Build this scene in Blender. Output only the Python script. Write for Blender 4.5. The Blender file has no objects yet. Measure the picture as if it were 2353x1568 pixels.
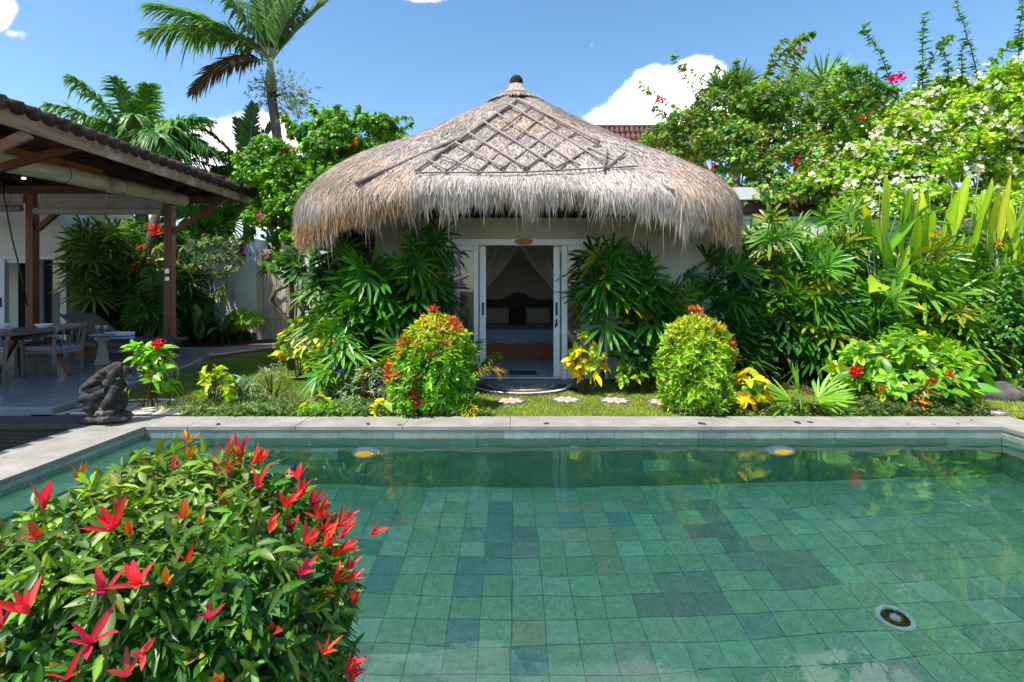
import bpy, math, random
import numpy as np
from mathutils import Vector, Matrix
from mathutils.bvhtree import BVHTree

random.seed(7)
RNG = np.random.default_rng(11)
sc = bpy.context.scene
COL = sc.collection
R = math.radians

# ------------------------------------------------------------------ camera
FPX, HX, HY, EYE = 1176.0, 1176.0, 666.0, 1.5      # focal length / horizon in 2353 px wide photo units, eye height
cd = bpy.data.cameras.new('camera')
cam = bpy.data.objects.new('camera', cd); COL.objects.link(cam)
cam.location = (0, 0, EYE); cam.rotation_euler = (R(90), 0, 0)
cd.sensor_width = 36; cd.lens = 36 * FPX / 2353; cd.shift_y = -(784 - HY) / 2353
cd.clip_start = 0.05; cd.clip_end = 3000
sc.camera = cam

# ------------------------------------------------------------------ sun, exposure
SUN = Vector((-0.37, -0.30, 0.88)).normalized()
sl = bpy.data.lights.new('sun', 'SUN'); sl.energy = 3.3; sl.angle = R(0.55); sl.color = (1.0, 0.95, 0.86)
so = bpy.data.objects.new('sun', sl); COL.objects.link(so)
so.rotation_euler = SUN.to_track_quat('Z', 'Y').to_euler(); so.location = (-20, 6, 40)
sl.cycles.is_caustics_light = True
vs = sc.view_settings
vs.view_transform = 'Standard'; vs.look = 'None'; vs.exposure = 1.15; vs.gamma = 1.0; vs.use_curve_mapping = False
cy = sc.cycles
cy.max_bounces = 10; cy.diffuse_bounces = 3; cy.glossy_bounces = 4; cy.transmission_bounces = 6; cy.transparent_max_bounces = 16
cy.use_denoising = True; cy.caustics_refractive = True; cy.caustics_reflective = False
cy.sample_clamp_indirect = 6.0; cy.use_light_tree = False

def lin(h):
    h = h.lstrip('#'); o = []
    for i in (0, 2, 4):
        c = int(h[i:i+2], 16) / 255
        o.append(c / 12.92 if c <= .04045 else ((c + .055) / 1.055) ** 2.4)
    return tuple(o)

# ------------------------------------------------------------------ sky with cumulus clouds
w = bpy.data.worlds.new('World'); sc.world = w; w.use_nodes = True
nt = w.node_tree; N = nt.nodes; Lk = nt.links; N.clear()
def nd(t, **k):
    n = N.new(t)
    for a, b in k.items(): setattr(n, a, b)
    return n
def mth(op, a, b=None, c=None, clamp=False):
    n = nd('ShaderNodeMath', operation=op, use_clamp=clamp)
    for i, v in enumerate((a, b, c)):
        if v is None: continue
        if isinstance(v, (int, float)): n.inputs[i].default_value = v
        else: Lk.new(v, n.inputs[i])
    return n.outputs[0]
sky = nd('ShaderNodeTexSky', sky_type='NISHITA', sun_disc=False)
sky.sun_elevation = math.asin(SUN.z); sky.sun_rotation = math.atan2(SUN.x, SUN.y)
sky.altitude = 0; sky.air_density = 1.15; sky.dust_density = 0.35; sky.ozone_density = 2.2
tc = nd('ShaderNodeTexCoord')
sep = nd('ShaderNodeSeparateXYZ'); Lk.new(tc.outputs['Generated'], sep.inputs[0])
yy = mth('MAXIMUM', sep.outputs[1], 0.02)
U = mth('DIVIDE', sep.outputs[0], yy); V = mth('DIVIDE', sep.outputs[2], yy)
nz = nd('ShaderNodeTexNoise'); nz.inputs['Scale'].default_value = 11; nz.inputs['Detail'].default_value = 9; nz.inputs['Roughness'].default_value = .6
Lk.new(tc.outputs['Generated'], nz.inputs['Vector'])
nz2 = nd('ShaderNodeTexNoise'); nz2.inputs['Scale'].default_value = 38; nz2.inputs['Detail'].default_value = 6; nz2.inputs['Roughness'].default_value = .62
Lk.new(tc.outputs['Generated'], nz2.inputs['Vector'])
# cumulus banks by direction: (east/north slope, up/north slope, half width, half height, density)
BANKS = [(.25, .33, .11, .055, 1.5), (.30, .372, .085, .065, 1.6), (.365, .405, .06, .05, 1.5), (.31, .34, .17, .05, 1.5), (.42, .37, .07, .05, .9), (.19, .325, .05, .03, .9),
         (-.58, .25, .15, .09, 1.6), (-.50, .30, .08, .05, 1.6), (-.66, .22, .2, .09, 1.5), (-.49, .25, .1, .08, 1.6), (-.84, .2, .1, .1, .9),
         (-1.0, .535, .035, .045, .85), (-.975, .50, .035, .018, .55), (.156, .477, .012, .018, .5), (-.168, .567, .05, .007, .45),
         (-.14, .69, .15, .06, 1.8), (.62, .76, .2, .08, 1.0), (0, .92, 1.0, .22, 1.5), (-.5, .95, .6, .2, 1.0), (.3, 1.0, .7, .22, 1.0), (1.0, 1.0, .5, .2, .9), (-.9, 1.5, .9, .3, 1.0), (.3, 2.0, 1.4, .5, 1.0), (.75, .30, .3, .07, .8), (.46, .16, .6, .06, .9), (-.2, .14, .8, .05, .8)]  # banks high overhead are unseen, added for fill light and water reflections
fld = None
for (bu, bv, ru, rv, den) in BANKS:
    a = mth('DIVIDE', mth('SUBTRACT', U, bu), ru); b = mth('DIVIDE', mth('SUBTRACT', V, bv), rv)
    d = mth('SQRT', mth('ADD', mth('MULTIPLY', a, a), mth('MULTIPLY', b, b)))
    v = mth('MULTIPLY', mth('SUBTRACT', 1.15, d), den)
    fld = v if fld is None else mth('MAXIMUM', fld, v)
front = mth('GREATER_THAN', sep.outputs[1], 0.03)
fld = mth('ADD', mth('MULTIPLY', fld, front), mth('MULTIPLY', mth('SUBTRACT', 1.0, front), -.25))
fld = mth('MAXIMUM', fld, -.6)
nn = mth('ADD', mth('MULTIPLY', mth('SUBTRACT', nz.outputs[0], .5), 2.1), mth('MULTIPLY', mth('SUBTRACT', nz2.outputs[0], .5), .9))
m0 = mth('ADD', fld, nn)
mr = nd('ShaderNodeMapRange', interpolation_type='SMOOTHSTEP'); mr.inputs[1].default_value = .10; mr.inputs[2].default_value = .55
Lk.new(m0, mr.inputs[0])
ab = mth('GREATER_THAN', sep.outputs[2], 0.0)
mask = mth('MULTIPLY', mr.outputs[0], ab)
cr = nd('ShaderNodeMapRange'); cr.inputs[1].default_value = .2; cr.inputs[2].default_value = 1.3; cr.inputs[3].default_value = .5; cr.inputs[4].default_value = .98
Lk.new(m0, cr.inputs[0])
cc = nd('ShaderNodeCombineColor'); Lk.new(cr.outputs[0], cc.inputs[0]); Lk.new(mth('MULTIPLY', cr.outputs[0], 1.0), cc.inputs[1]); Lk.new(mth('MULTIPLY_ADD', cr.outputs[0], .9, .11), cc.inputs[2])
b1 = nd('ShaderNodeBackground'); b1.inputs[1].default_value = 0.102
b2 = nd('ShaderNodeBackground'); b2.inputs[1].default_value = 1.35
hs = nd('ShaderNodeHueSaturation'); hs.inputs['Saturation'].default_value = 1.16; hs.inputs['Hue'].default_value = .497; Lk.new(sky.outputs[0], hs.inputs['Color'])
Lk.new(hs.outputs[0], b1.inputs[0]); Lk.new(cc.outputs[0], b2.inputs[0])
mx = nd('ShaderNodeMixShader'); Lk.new(mask, mx.inputs[0]); Lk.new(b1.outputs[0], mx.inputs[1]); Lk.new(b2.outputs[0], mx.inputs[2])
wo = nd('ShaderNodeOutputWorld'); Lk.new(mx.outputs[0], wo.inputs[0])

# ------------------------------------------------------------------ helpers
def P(px, py, d):
    """photo pixel (2353 wide) at distance d -> point in the place"""
    return Vector(((px - HX) * d / FPX, d, EYE + (HY - py) * d / FPX))
def G(px, py, z=0.0):
    """where the sight line of a photo pixel meets the level z"""
    return P(px, py, (EYE - z) * FPX / (py - HY))

class NT:
    def __init__(s, name):
        s.m = bpy.data.materials.new(name); s.m.use_nodes = True
        s.t = s.m.node_tree; s.t.nodes.clear()
        s.o = s.t.nodes.new('ShaderNodeOutputMaterial')
    def n(s, t, ins=None, **k):
        n = s.t.nodes.new(t)
        for a, b in k.items(): setattr(n, a, b)
        for a, b in (ins or {}).items():
            if isinstance(b, bpy.types.NodeSocket): s.t.links.new(b, n.inputs[a])
            else: n.inputs[a].default_value = b
        return n
    def obj(s): return s.n('ShaderNodeTexCoord').outputs['Object']
    def noise(s, scale, detail=4, rough=.55, vec=None, stretch=None):
        v = vec or s.obj()
        if stretch: v = s.n('ShaderNodeMapping', {0: v, 3: stretch}).outputs[0]
        return s.n('ShaderNodeTexNoise', {'Vector': v, 'Scale': scale, 'Detail': detail, 'Roughness': rough}).outputs[0]
    def ramp(s, fac, stops):
        r = s.n('ShaderNodeValToRGB', {0: fac}); e = r.color_ramp.elements
        while len(e) < len(stops): e.new(.5)
        for i, (p, c) in enumerate(stops):
            e[i].position = p; e[i].color = (*c, 1)
        return r.outputs[0]
    def mix(s, f, a, b, mode='MIX'):
        n = s.n('ShaderNodeMix', data_type='RGBA', blend_type=mode)
        for i, v in ((0, f), (6, a), (7, b)):
            if isinstance(v, bpy.types.NodeSocket): s.t.links.new(v, n.inputs[i])
            elif isinstance(v, (int, float)): n.inputs[i].default_value = v
            else: n.inputs[i].default_value = (*v, 1)
        return n.outputs[2]
    def bump(s, h, dist=.01, strength=1.0):
        return s.n('ShaderNodeBump', {'Height': h, 'Distance': dist, 'Strength': strength}).outputs[0]
    def pbsdf(s, col, rough=.6, spec=.5, normal=None, metal=0, extra=None):
        b = s.n('ShaderNodeBsdfPrincipled', {'Specular IOR Level': spec, 'Metallic': metal})
        for k, v in (('Base Color', col), ('Roughness', rough)):
            if isinstance(v, bpy.types.NodeSocket): s.t.links.new(v, b.inputs[k])
            elif k == 'Base Color': b.inputs[k].default_value = (*v, 1)
            else: b.inputs[k].default_value = v
        if normal: s.t.links.new(normal, b.inputs['Normal'])
        for k, v in (extra or {}).items(): b.inputs[k].default_value = v
        return b.outputs[0]
    def out(s, sh): s.t.links.new(sh, s.o.inputs[0]); return s.m

def pm(name, c1, c2=None, scale=6, rough=.6, bump=.0, spec=.4, stretch=None, detail=5, c3=None, metal=0, blot=None):
    """two or three tone noise surface with optional fine bump"""
    t = NT(name)
    if isinstance(c1, str): c1 = lin(c1)
    c2 = lin(c2) if isinstance(c2, str) else (c2 or tuple(x * .8 for x in c1))
    f = t.noise(scale, detail, .6, stretch=stretch)
    st = [(.3, c2), (.7, c1)]
    if c3: st = [(.25, lin(c3) if isinstance(c3, str) else c3), (.45, c2), (.7, c1)]
    c = t.ramp(f, st)
    if blot:
        g = t.noise(blot[0], 3, .6)
        c = t.mix(t.n('ShaderNodeMapRange', {0: g, 1: blot[1], 2: blot[1] + .12}).outputs[0], c, lin(blot[2]))
    nrm = t.bump(t.noise(scale * 3, 6, .65, stretch=stretch), bump) if bump else None
    return t.out(t.pbsdf(c, rough, spec, nrm, metal))

def leafmat(name, rough=.42, trans=.35, spec=.45, vein=0, hue=.48, val=1.2):
    t = NT(name)
    a = t.n('ShaderNodeAttribute', attribute_name='col').outputs['Color']
    f = t.noise(9, 3)
    a = t.n('ShaderNodeHueSaturation', {'Hue': hue, 'Saturation': 1.0, 'Value': val, 'Color': a}).outputs[0]
    c = t.mix(t.n('ShaderNodeMapRange', {0: f, 1: .35, 2: .7, 3: 0, 4: .35}).outputs[0], a, t.mix(1.0, a, (.72, .78, .6), 'MULTIPLY'))
    nrm = t.bump(t.noise(60, 2), .003) if vein else None
    p = t.pbsdf(c, rough, spec, nrm)
    hs = t.n('ShaderNodeHueSaturation', {'Hue': .485, 'Saturation': 1.1, 'Value': 1.35, 'Color': c}).outputs[0]
    tr = t.n('ShaderNodeBsdfTranslucent', {0: hs}).outputs[0]
    return t.out(t.n('ShaderNodeMixShader', {0: trans, 1: p, 2: tr}).outputs[0])

class MB:
    """collects vertices, quads / ngons and colours, links them as ONE mesh object"""
    def __init__(s): s.v = []; s.f = []; s.c = []; s.mi = []; s.n = 0
    def add(s, v, f, col=None, mi=0):
        v = np.asarray(v, np.float32).reshape(-1, 3)
        if isinstance(f, np.ndarray): s.f.append(f.astype(np.int32) + s.n); nf = len(f)
        else: s.f.append([[i + s.n for i in q] for q in f]); nf = len(f)
        s.mi.append((nf, mi))
        if col is None: col = (.5, .5, .5)
        c = np.asarray(col, np.float32)
        if c.ndim == 1: c = np.tile(c[:3], (len(v), 1))
        s.c.append(c); s.v.append(v); s.n += len(v)
        return s
    def mesh(s, name, mats, smooth=False):
        me = bpy.data.meshes.new(name)
        V = np.concatenate(s.v) if s.v else np.zeros((0, 3), np.float32)
        loops, starts, pos = [], [], 0
        for f in s.f:
            if isinstance(f, np.ndarray):
                k = f.shape[1]; loops.append(f.ravel()); starts.append(pos + np.arange(len(f)) * k); pos += f.size
            else:
                for q in f:
                    loops.append(np.array(q, np.int32)); starts.append(np.array([pos])); pos += len(q)
        loops = np.concatenate(loops); starts = np.concatenate(starts)
        me.vertices.add(len(V)); me.vertices.foreach_set('co', V.ravel())
        me.loops.add(len(loops)); me.loops.foreach_set('vertex_index', loops.astype(np.int32))
        me.polygons.add(len(starts)); me.polygons.foreach_set('loop_start', starts.astype(np.int32))
        me.polygons.foreach_set('material_index', np.concatenate([np.full(a, b, np.int32) for a, b in s.mi]))
        me.polygons.foreach_set('use_smooth', np.full(len(starts), bool(smooth)))
        me.update(calc_edges=True)
        at = me.attributes.new('col', 'FLOAT_COLOR', 'POINT')
        c = np.concatenate(s.c); at.data.foreach_set('color', np.hstack([c, np.ones((len(c), 1), np.float32)]).ravel())
        for m in (mats if isinstance(mats, (list, tuple)) else [mats]): me.materials.append(m)
        me.validate()
        return me
    def obj(s, name, mats, parent=None, smooth=False, **k):
        o = bpy.data.objects.new(name, s.mesh(name, mats, smooth)); COL.objects.link(o)
        if parent:
            o.parent = parent
        return tag(o, **k)
    # shapes
    def box(s, c, d, rot=None, mi=0, col=None):
        x, y, z = [k / 2 for k in d]
        v = np.array([(a, b, e) for a in (-x, x) for b in (-y, y) for e in (-z, z)])
        if rot is not None: v = v @ np.array(rot).T
        return s.add(v + np.array(c), [[0, 1, 3, 2], [4, 6, 7, 5], [0, 4, 5, 1], [2, 3, 7, 6], [0, 2, 6, 4], [1, 5, 7, 3]], col, mi)
    def bbox(s, x0, x1, y0, y1, z0, z1, mi=0, col=None):
        return s.box(((x0+x1)/2, (y0+y1)/2, (z0+z1)/2), (x1-x0, y1-y0, z1-z0), None, mi, col)
    def bar(s, a, b, wd, ht, mi=0, up=(0, 0, 1), col=None):
        a, b = Vector(a), Vector(b); x = (b - a).normalized(); u = Vector(up)
        y = u.cross(x)
        y = y.normalized() if y.length > 1e-4 else Vector((0, 1, 0)); z = x.cross(y)
        return s.box((a + b) / 2, ((b - a).length, wd, ht), [[x[i], y[i], z[i]] for i in range(3)], mi, col)
    def tube(s, pts, rad, n=8, mi=0, col=None, cap=True):
        pts = [Vector(p) for p in pts]; k = len(pts)
        rad = [rad] * k if isinstance(rad, (int, float)) else rad
        V = []; prev = None
        for i, p in enumerate(pts):
            t = (pts[min(i+1, k-1)] - pts[max(i-1, 0)])
            t = t.normalized() if t.length > 1e-6 else Vector((0, 0, 1))
            if prev is None: prev = t.orthogonal().normalized()
            u = prev - t * prev.dot(t)
            u = u.normalized() if u.length > 1e-5 else t.orthogonal().normalized()
            prev = u; v = t.cross(u)
            for j in range(n):
                a = 2 * math.pi * j / n
                V.append(p + (u * math.cos(a) + v * math.sin(a)) * rad[i])
        F = [[i*n+j, i*n+(j+1) % n, (i+1)*n+(j+1) % n, (i+1)*n+j] for i in range(k-1) for j in range(n)]
        if cap: F += [list(range(n))[::-1], list(range((k-1)*n, k*n))]
        return s.add([tuple(q) for q in V], F, col, mi)
    def lathe(s, prof, c=(0, 0, 0), n=16, mi=0, axis='z', col=None):
        V = []
        for r, z in prof:
            for j in range(n):
                a = 2 * math.pi * j / n; q = (r*math.cos(a), r*math.sin(a), z)
                if axis == 'y': q = (q[0], q[2], q[1])
                V.append((q[0]+c[0], q[1]+c[1], q[2]+c[2]))
        k = len(prof)
        F = [[i*n+j, i*n+(j+1) % n, (i+1)*n+(j+1) % n, (i+1)*n+j] for i in range(k-1) for j in range(n)]
        F += [list(range(n))[::-1], list(range((k-1)*n, k*n))]
        return s.add(V, F, col, mi)
    def prism(s, poly, z0, z1, mi=0, col=None):
        n = len(poly)
        V = [(p[0], p[1], z0) for p in poly] + [(p[0], p[1], z1) for p in poly]
        return s.add(V, [list(range(n))[::-1], list(range(n, 2*n))] + [[i, (i+1) % n, n+(i+1) % n, n+i] for i in range(n)], col, mi)
    def blob(s, c, r, n=10, mi=0, rot=None, col=None):
        V = []; F = []
        for i in range(n+1):
            a = math.pi*i/n
            for j in range(n*2):
                b = math.pi*j/n
                V.append((math.sin(a)*math.cos(b)*r[0], math.sin(a)*math.sin(b)*r[1], math.cos(a)*r[2]))
        V = np.array(V)
        if rot is not None: V = V @ np.array(rot).T
        m = n*2
        F = [[i*m+j, (i+1)*m+j, (i+1)*m+(j+1) % m, i*m+(j+1) % m] for i in range(n) for j in range(m)]
        return s.add(V + np.array(c), F, col, mi)

def tag(o, label=None, cat=None, group=None, kind=None):
    for k, v in (('label', label), ('category', cat), ('group', group), ('kind', kind)):
        if v: o[k] = v
    return o
def thing(name, label, cat, loc=(0, 0, 0), group=None, rz=0):
    o = bpy.data.objects.new(name, None); COL.objects.link(o)
    o.location = loc; o.rotation_euler = (0, 0, rz); o.empty_display_size = .1
    return tag(o, label, cat, group)
def sub(parent, name, mesh):
    o = bpy.data.objects.new(name, mesh); COL.objects.link(o); o.parent = parent; return o
def copy_tree(o, parent=None):
    c = o.copy(); COL.objects.link(c)
    if parent: c.parent = parent
    for ch in list(o.children): copy_tree(ch, c)
    return c
def bev(o, wd=.006, seg=2):
    m = o.modifiers.new('soft_edge', 'BEVEL'); m.width = wd; m.segments = seg; m.limit_method = 'ANGLE'; m.angle_limit = R(40)
    return o

def unit(a): return a / np.maximum(np.linalg.norm(a, axis=-1, keepdims=True), 1e-9)
def jit(c, n, v=.15, h=.08, rng=RNG):
    """n colours scattered round c (a leaf's own pigment)"""
    c = np.asarray(c, float)[:3] if not isinstance(c, str) else np.array(lin(c))
    k = np.exp(rng.normal(0, v, (n, 1))); t = rng.normal(0, h, (n, 1))
    o = c[None] * k; o[:, 0:1] *= np.exp(t * 2); o[:, 2:3] *= np.exp(-t)
    return np.clip(o, .001, .95)

PROF = {'willow': ([0, .1, .28, .5, .75, .9, 1], [.10, .5, .92, 1, .68, .3, .01]), 'oval': ([0, .12, .35, .6, .82, 1], [.12, .6, 1, .95, .6, .02]), 'small': ([0, .45, 1], [.25, 1, .03]),
        'lance': ([0, .15, .4, .7, 1], [.15, .75, 1, .7, .02]), 'strap': ([0, .2, .5, .8, 1], [.5, .9, 1, .85, .25]),
        'finger': ([0, .2, .5, .8, 1], [.22, .75, 1, .95, .32]), 'grass': ([0, .4, .75, 1], [1, .8, .5, .03]),
        'leaflet': ([0, .35, .75, 1], [.5, 1, .75, .05]), 'paddle': ([0, .08, .25, .45, .65, .85, .95, 1], [.08, .5, .92, 1, .95, .65, .3, .03]),
        'heart': ([0, .06, .22, .45, .75, 1], [.35, .95, 1, .85, .42, .02])}
def blades(mb, base, dr, nrm, L, W, prof='small', droop=0.1, fold=.3, col=None, tip=None, flat=False, mi=0, wave=0, mid=1.0, stripe=0, fine=0):
    """one leaf per row of base: a folded blade along dr with its face to nrm, drooping by gravity"""
    base = np.asarray(base, float); n = len(base)
    if n == 0: return
    dr = unit(np.broadcast_to(np.asarray(dr, float), (n, 3))); nrm = np.broadcast_to(np.asarray(nrm, float), (n, 3))
    side = unit(np.cross(dr, nrm) + 1e-6); nrm = np.cross(side, dr)
    L = np.broadcast_to(np.asarray(L, float), (n,)); W = np.broadcast_to(np.asarray(W, float), (n,))
    dp = np.broadcast_to(np.asarray(droop, float), (n,))
    ts, ws = [np.array(a, float) for a in PROF[prof]]
    if fine: tn = np.linspace(0, 1, fine); ws = np.interp(tn, ts, ws); ts = tn
    S = len(ts)
    g = np.array([0, 0, -1.0])
    c = base[:, None] + dr[:, None] * (L[:, None] * ts)[..., None] + g * (L[:, None] * dp[:, None] * ts**2)[..., None]
    hw = (W[:, None] * ws / 2)[..., None]
    up = nrm[:, None] * hw * fold
    if wave:
        up = up + nrm[:, None] * (hw * wave * np.sin(ts * 9 + np.arange(n)[:, None])[..., None])
    l = c + side[:, None] * hw + up; r = c - side[:, None] * hw + up
    cc = np.broadcast_to(np.asarray(col, float), (n, 3))
    tc_ = cc if tip is None else np.broadcast_to(np.asarray(tip, float), (n, 3))
    colr = cc[:, None] * (1 - ts[:, None]) + tc_[:, None] * ts[:, None]
    if stripe: colr = np.clip(colr*(1+stripe*((-1.0)**np.arange(S)))[None, :, None], 0, .95)
    if flat:
        v = np.stack([l, r], 2).reshape(n, S * 2, 3); k = 2
        q = np.array([[i*2, i*2+1, i*2+3, i*2+2] for i in range(S - 1)])
        cl = np.repeat(colr[:, :, None], 2, 2).reshape(n, S * 2, 3)
    else:
        v = np.stack([l, c, r], 2).reshape(n, S * 3, 3)
        q = np.array([[i*3+a, i*3+a+1, i*3+a+4, i*3+a+3] for i in range(S - 1) for a in (0, 1)])
        cl = np.stack([colr, np.clip(colr * mid, 0, 1), colr], 2).reshape(n, S * 3, 3)
    m = v.shape[1]
    f = (q[None] + (np.arange(n) * m)[:, None, None]).reshape(-1, 4)
    mb.add(v.reshape(-1, 3), f, cl.reshape(-1, 3), mi)

def rosette(mb, tips, dirs, k, L, W, col, prof='small', open_=(35, 80), rng=RNG, droop=.15, fold=.35, flat=False, stem=.5, colv=.2, colh=.06, cols=None, mid=1.0, lj=.2, mi=0, wave=0):
    """k leaves set round the end of each twig"""
    tips = np.asarray(tips, float); n = len(tips); dirs = unit(np.asarray(dirs, float))
    T = np.repeat(tips, k, 0); D = np.repeat(dirs, k, 0); m = n * k
    ref = unit(rng.normal(size=(n, 3))); ref = np.repeat(ref, k, 0)
    u = unit(np.cross(D, ref) + 1e-6); v = np.cross(D, u)
    ang = np.tile(np.arange(k) * 2.399, n) + np.repeat(rng.uniform(0, 6.28, n), k) + rng.normal(0, .25, m)
    op = np.radians(rng.uniform(open_[0], open_[1], m))[:, None]
    rad = u * np.cos(ang)[:, None] + v * np.sin(ang)[:, None]
    dr = D * np.cos(op) + rad * np.sin(op)
    nr = D * np.sin(op) - rad * np.cos(op) + rng.normal(0, .25, (m, 3))
    ll = L * np.exp(rng.normal(0, lj, m))
    base = T - D * (rng.uniform(0, 1, m) * L * stem)[:, None]
    if cols is None: cc = jit(col, m, colv, colh, rng)
    else: cc = np.repeat(cols, k, 0) * np.exp(rng.normal(0, colv, (m, 1)))
    tp = cc*np.where(rng.random((m, 1)) < .10, np.array([[1.5, .75, .5]]), np.array([[1.04, 1.0, .95]]))     # a few scorched tips
    blades(mb, base, dr, nr, ll, ll * W * np.exp(rng.normal(0, .12, m)), prof, droop*np.exp(rng.normal(0, .5, m)), fold, np.clip(cc, 0, .95), np.clip(tp, 0, .95), flat=flat, mid=mid, mi=mi, wave=wave)
# ================================================================== POOL
WZ, FZ = -0.115, -1.515           # water level, pool floor
PX0, PX1, PY0, PY1 = -3.99, 5.32, 1.90, 5.56
TZ = 0.02                         # top of the coping
def stonemat(name, c1, c2, tile=None, wet=False, rough=.7, grout='#555b52'):
    t = NT(name)
    f = t.noise(3.2, 6, .6); g = t.noise(60, 4, .7)
    c = t.ramp(f, [(.28, lin(c2)), (.72, lin(c1))])
    c = t.mix(t.n('ShaderNodeMapRange', {0: g, 1: .56, 2: .7, 3: 0, 4: .45}).outputs[0], c, tuple(x * .55 for x in lin(c2)))
    s = t.noise(1.3, 5, .7)
    c = t.mix(t.n('ShaderNodeMapRange', {0: s, 1: .58, 2: .74, 3: 0, 4: .5}).outputs[0], c, tuple(x * .5 for x in lin(c2)))
    v = t.n('ShaderNodeTexVoronoi', {'Scale': 2.4, 'Vector': t.obj()}).outputs['Distance']
    c = t.mix(t.n('ShaderNodeMapRange', {0: v, 1: .035, 2: .07, 3: .75, 4: 0}).outputs[0], c, tuple(x * .3 for x in lin(c2)))
    return t.out(t.pbsdf(c, rough, .35, t.bump(g, .004)))
M_cope = stonemat('coping_stone', '#a8a29a', '#878179')
M_cope_dk = stonemat('dark_slab_stone', '#4d4c4b', '#333434', rough=.55)
# pool tiles: pigment of each tile is its own (vertex colour; far wall also darkened for shade), with pores and grout lines from the mesh layout
t = NT('green_pool_stone')
a = t.n('ShaderNodeAttribute', attribute_name='col').outputs['Color']
f = t.noise(15, 6, .75); g = t.noise(55, 4, .7); h = t.noise(2.2, 4, .6)
c = t.mix(t.n('ShaderNodeMapRange', {0: f, 1: .38, 2: .75, 3: 0, 4: .7}).outputs[0], a, t.mix(1, a, (.5, .62, .55), 'MULTIPLY'))
c = t.mix(t.n('ShaderNodeMapRange', {0: g, 1: .56, 2: .68, 3: 0, 4: .65}).outputs[0], c, t.mix(1, a, (.34, .42, .38), 'MULTIPLY'))
c = t.mix(t.n('ShaderNodeMapRange', {0: g, 1: .42, 2: .30, 3: 0, 4: .5}).outputs[0], c, (.75, .95, .8))
c = t.mix(t.n('ShaderNodeMapRange', {0: h, 1: .55, 2: .78, 3: 0, 4: .35}).outputs[0], c, t.mix(1, a, (.85, .8, .5), 'MULTIPLY'))
M_tile = t.out(t.pbsdf(c, .6, .2))

t = NT('pool_water')                  # clear water: a real refracting surface, very slightly rippled
gl = t.n('ShaderNodeBsdfGlass', {'Color': (.975, 1.0, .99, 1), 'Roughness': 0.0, 'IOR': 1.33})
M_water = t.out(gl.outputs[0])

def refr(px, py, depth=WZ - FZ):
    """point on a level `depth` under the water that a photo pixel shows"""
    k = (py - HY) / FPX; ux = (px - HX) / FPX; hd = math.hypot(1, ux)
    d = (EYE - WZ) / k; s = math.sin(math.atan2(hd, k)) / 1.33
    e = depth * math.tan(math.asin(s)) / hd
    return ((d + e) * ux, d + e)

TS = .228                              # tile size
GREENS = ['#b0f0b0', '#aaeca8', '#b4f2b4', '#aeeeac', '#b8f4ba', '#aaeaa8', '#b2f0b0', '#bcf4be']
DARKS = [(1150.6+0, 1150, 1)]
dark_px = {}                           # tiles of darker stone, found from the photo
def z8(x, y): return (735 + x * .6875, 937.5 + y * .6875)
for x, ys in ((600, (325, 365, 410, 450, 490, 530)), (505, (520, 590)), (675, (410, 460)), (185, (455, 480, 520, 575)), (975, (360,)), (1250, (310, 340)),
              (1300, (385, 430)), (1360, (455,)), (1450, (490, 525)), (1520, (490, 540)), (1580, (550,)), (1690, (540,)), (1560, (600,)), (1230, (560, 590)), (1300, (660,)), (1270, (625,)),
              (480, (725,)), (1080, (650,)), (1350, (400,)), (700, (870,)), (1180, (640,)), (1640, (500,))):
    for y in ys:
        p = refr(*z8(x, y)); dark_px[(math.floor(p[0] / TS), math.floor(p[1] / TS))] = ('#aed0ac' if x == 675 else '#92d2ac' if x < 1000 else '#9ecaa2')
olive = {}
for x, ys in ((820, (325, 415)), (900, (325, 410)), (930, (480, 520)), (1140, (590,)), (690, (730,))):
    for y in ys:
        p = refr(*z8(x, y)); olive[(math.floor(p[0] / TS), math.floor(p[1] / TS))] = '#c8e6a6'
def tiles(mb, o, u, v, nu, nv, seed=0, off=(0, 0), look=None, k_=1.0):
    """grid of separate tiles with a recessed grout gap"""
    rr = random.Random(seed); o = np.array(o); u = np.array(u); v = np.array(v); g = .012
    for i in range(nu):
        for j in range(nv):
            key = (i + off[0], j + off[1])
            hx = dark_px.get(key) or olive.get(key) if look else None
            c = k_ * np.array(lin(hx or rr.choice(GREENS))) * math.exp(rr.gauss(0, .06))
            if not hx and rr.random() < .03: c = np.array(lin('#9edcae'))
            if not hx and rr.random() < .05: c = np.array(lin('#b4dcac'))
            q = [o + u*(i+g) + v*(j+g), o + u*(i+1-g) + v*(j+g), o + u*(i+1-g) + v*(j+1-g), o + u*(i) + v*(j+1) - u*(-g) - v*g]
            mb.add([tuple(k) for k in q], [[0, 1, 2, 3]], c)
grout = np.array(lin('#6cae94'))
fl = MB()
i0, i1 = math.floor(PX0 / TS), math.ceil(PX1 / TS); j0, j1 = math.floor(PY0 / TS), math.ceil(PY1 / TS)
fl.add([(PX0-.1, PY0-.1, FZ-.004), (PX1+.1, PY0-.1, FZ-.004), (PX1+.1, PY1+.1, FZ-.004), (PX0-.1, PY1+.1, FZ-.004)], [[0, 1, 2, 3]], grout)
tiles(fl, (i0*TS, j0*TS, FZ), (TS, 0, 0), (0, TS, 0), i1-i0, j1-j0, 3, (i0, j0), True)
pool_floor = fl.obj('pool_floor', M_tile, kind='structure')
wl = MB()
H = 1.6
def wallq(a, b, z0, z1, c): wl.add([(a[0], a[1], z0), (b[0], b[1], z0), (b[0], b[1], z1), (a[0], a[1], z1)], [[0, 1, 2, 3]], c)
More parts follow.
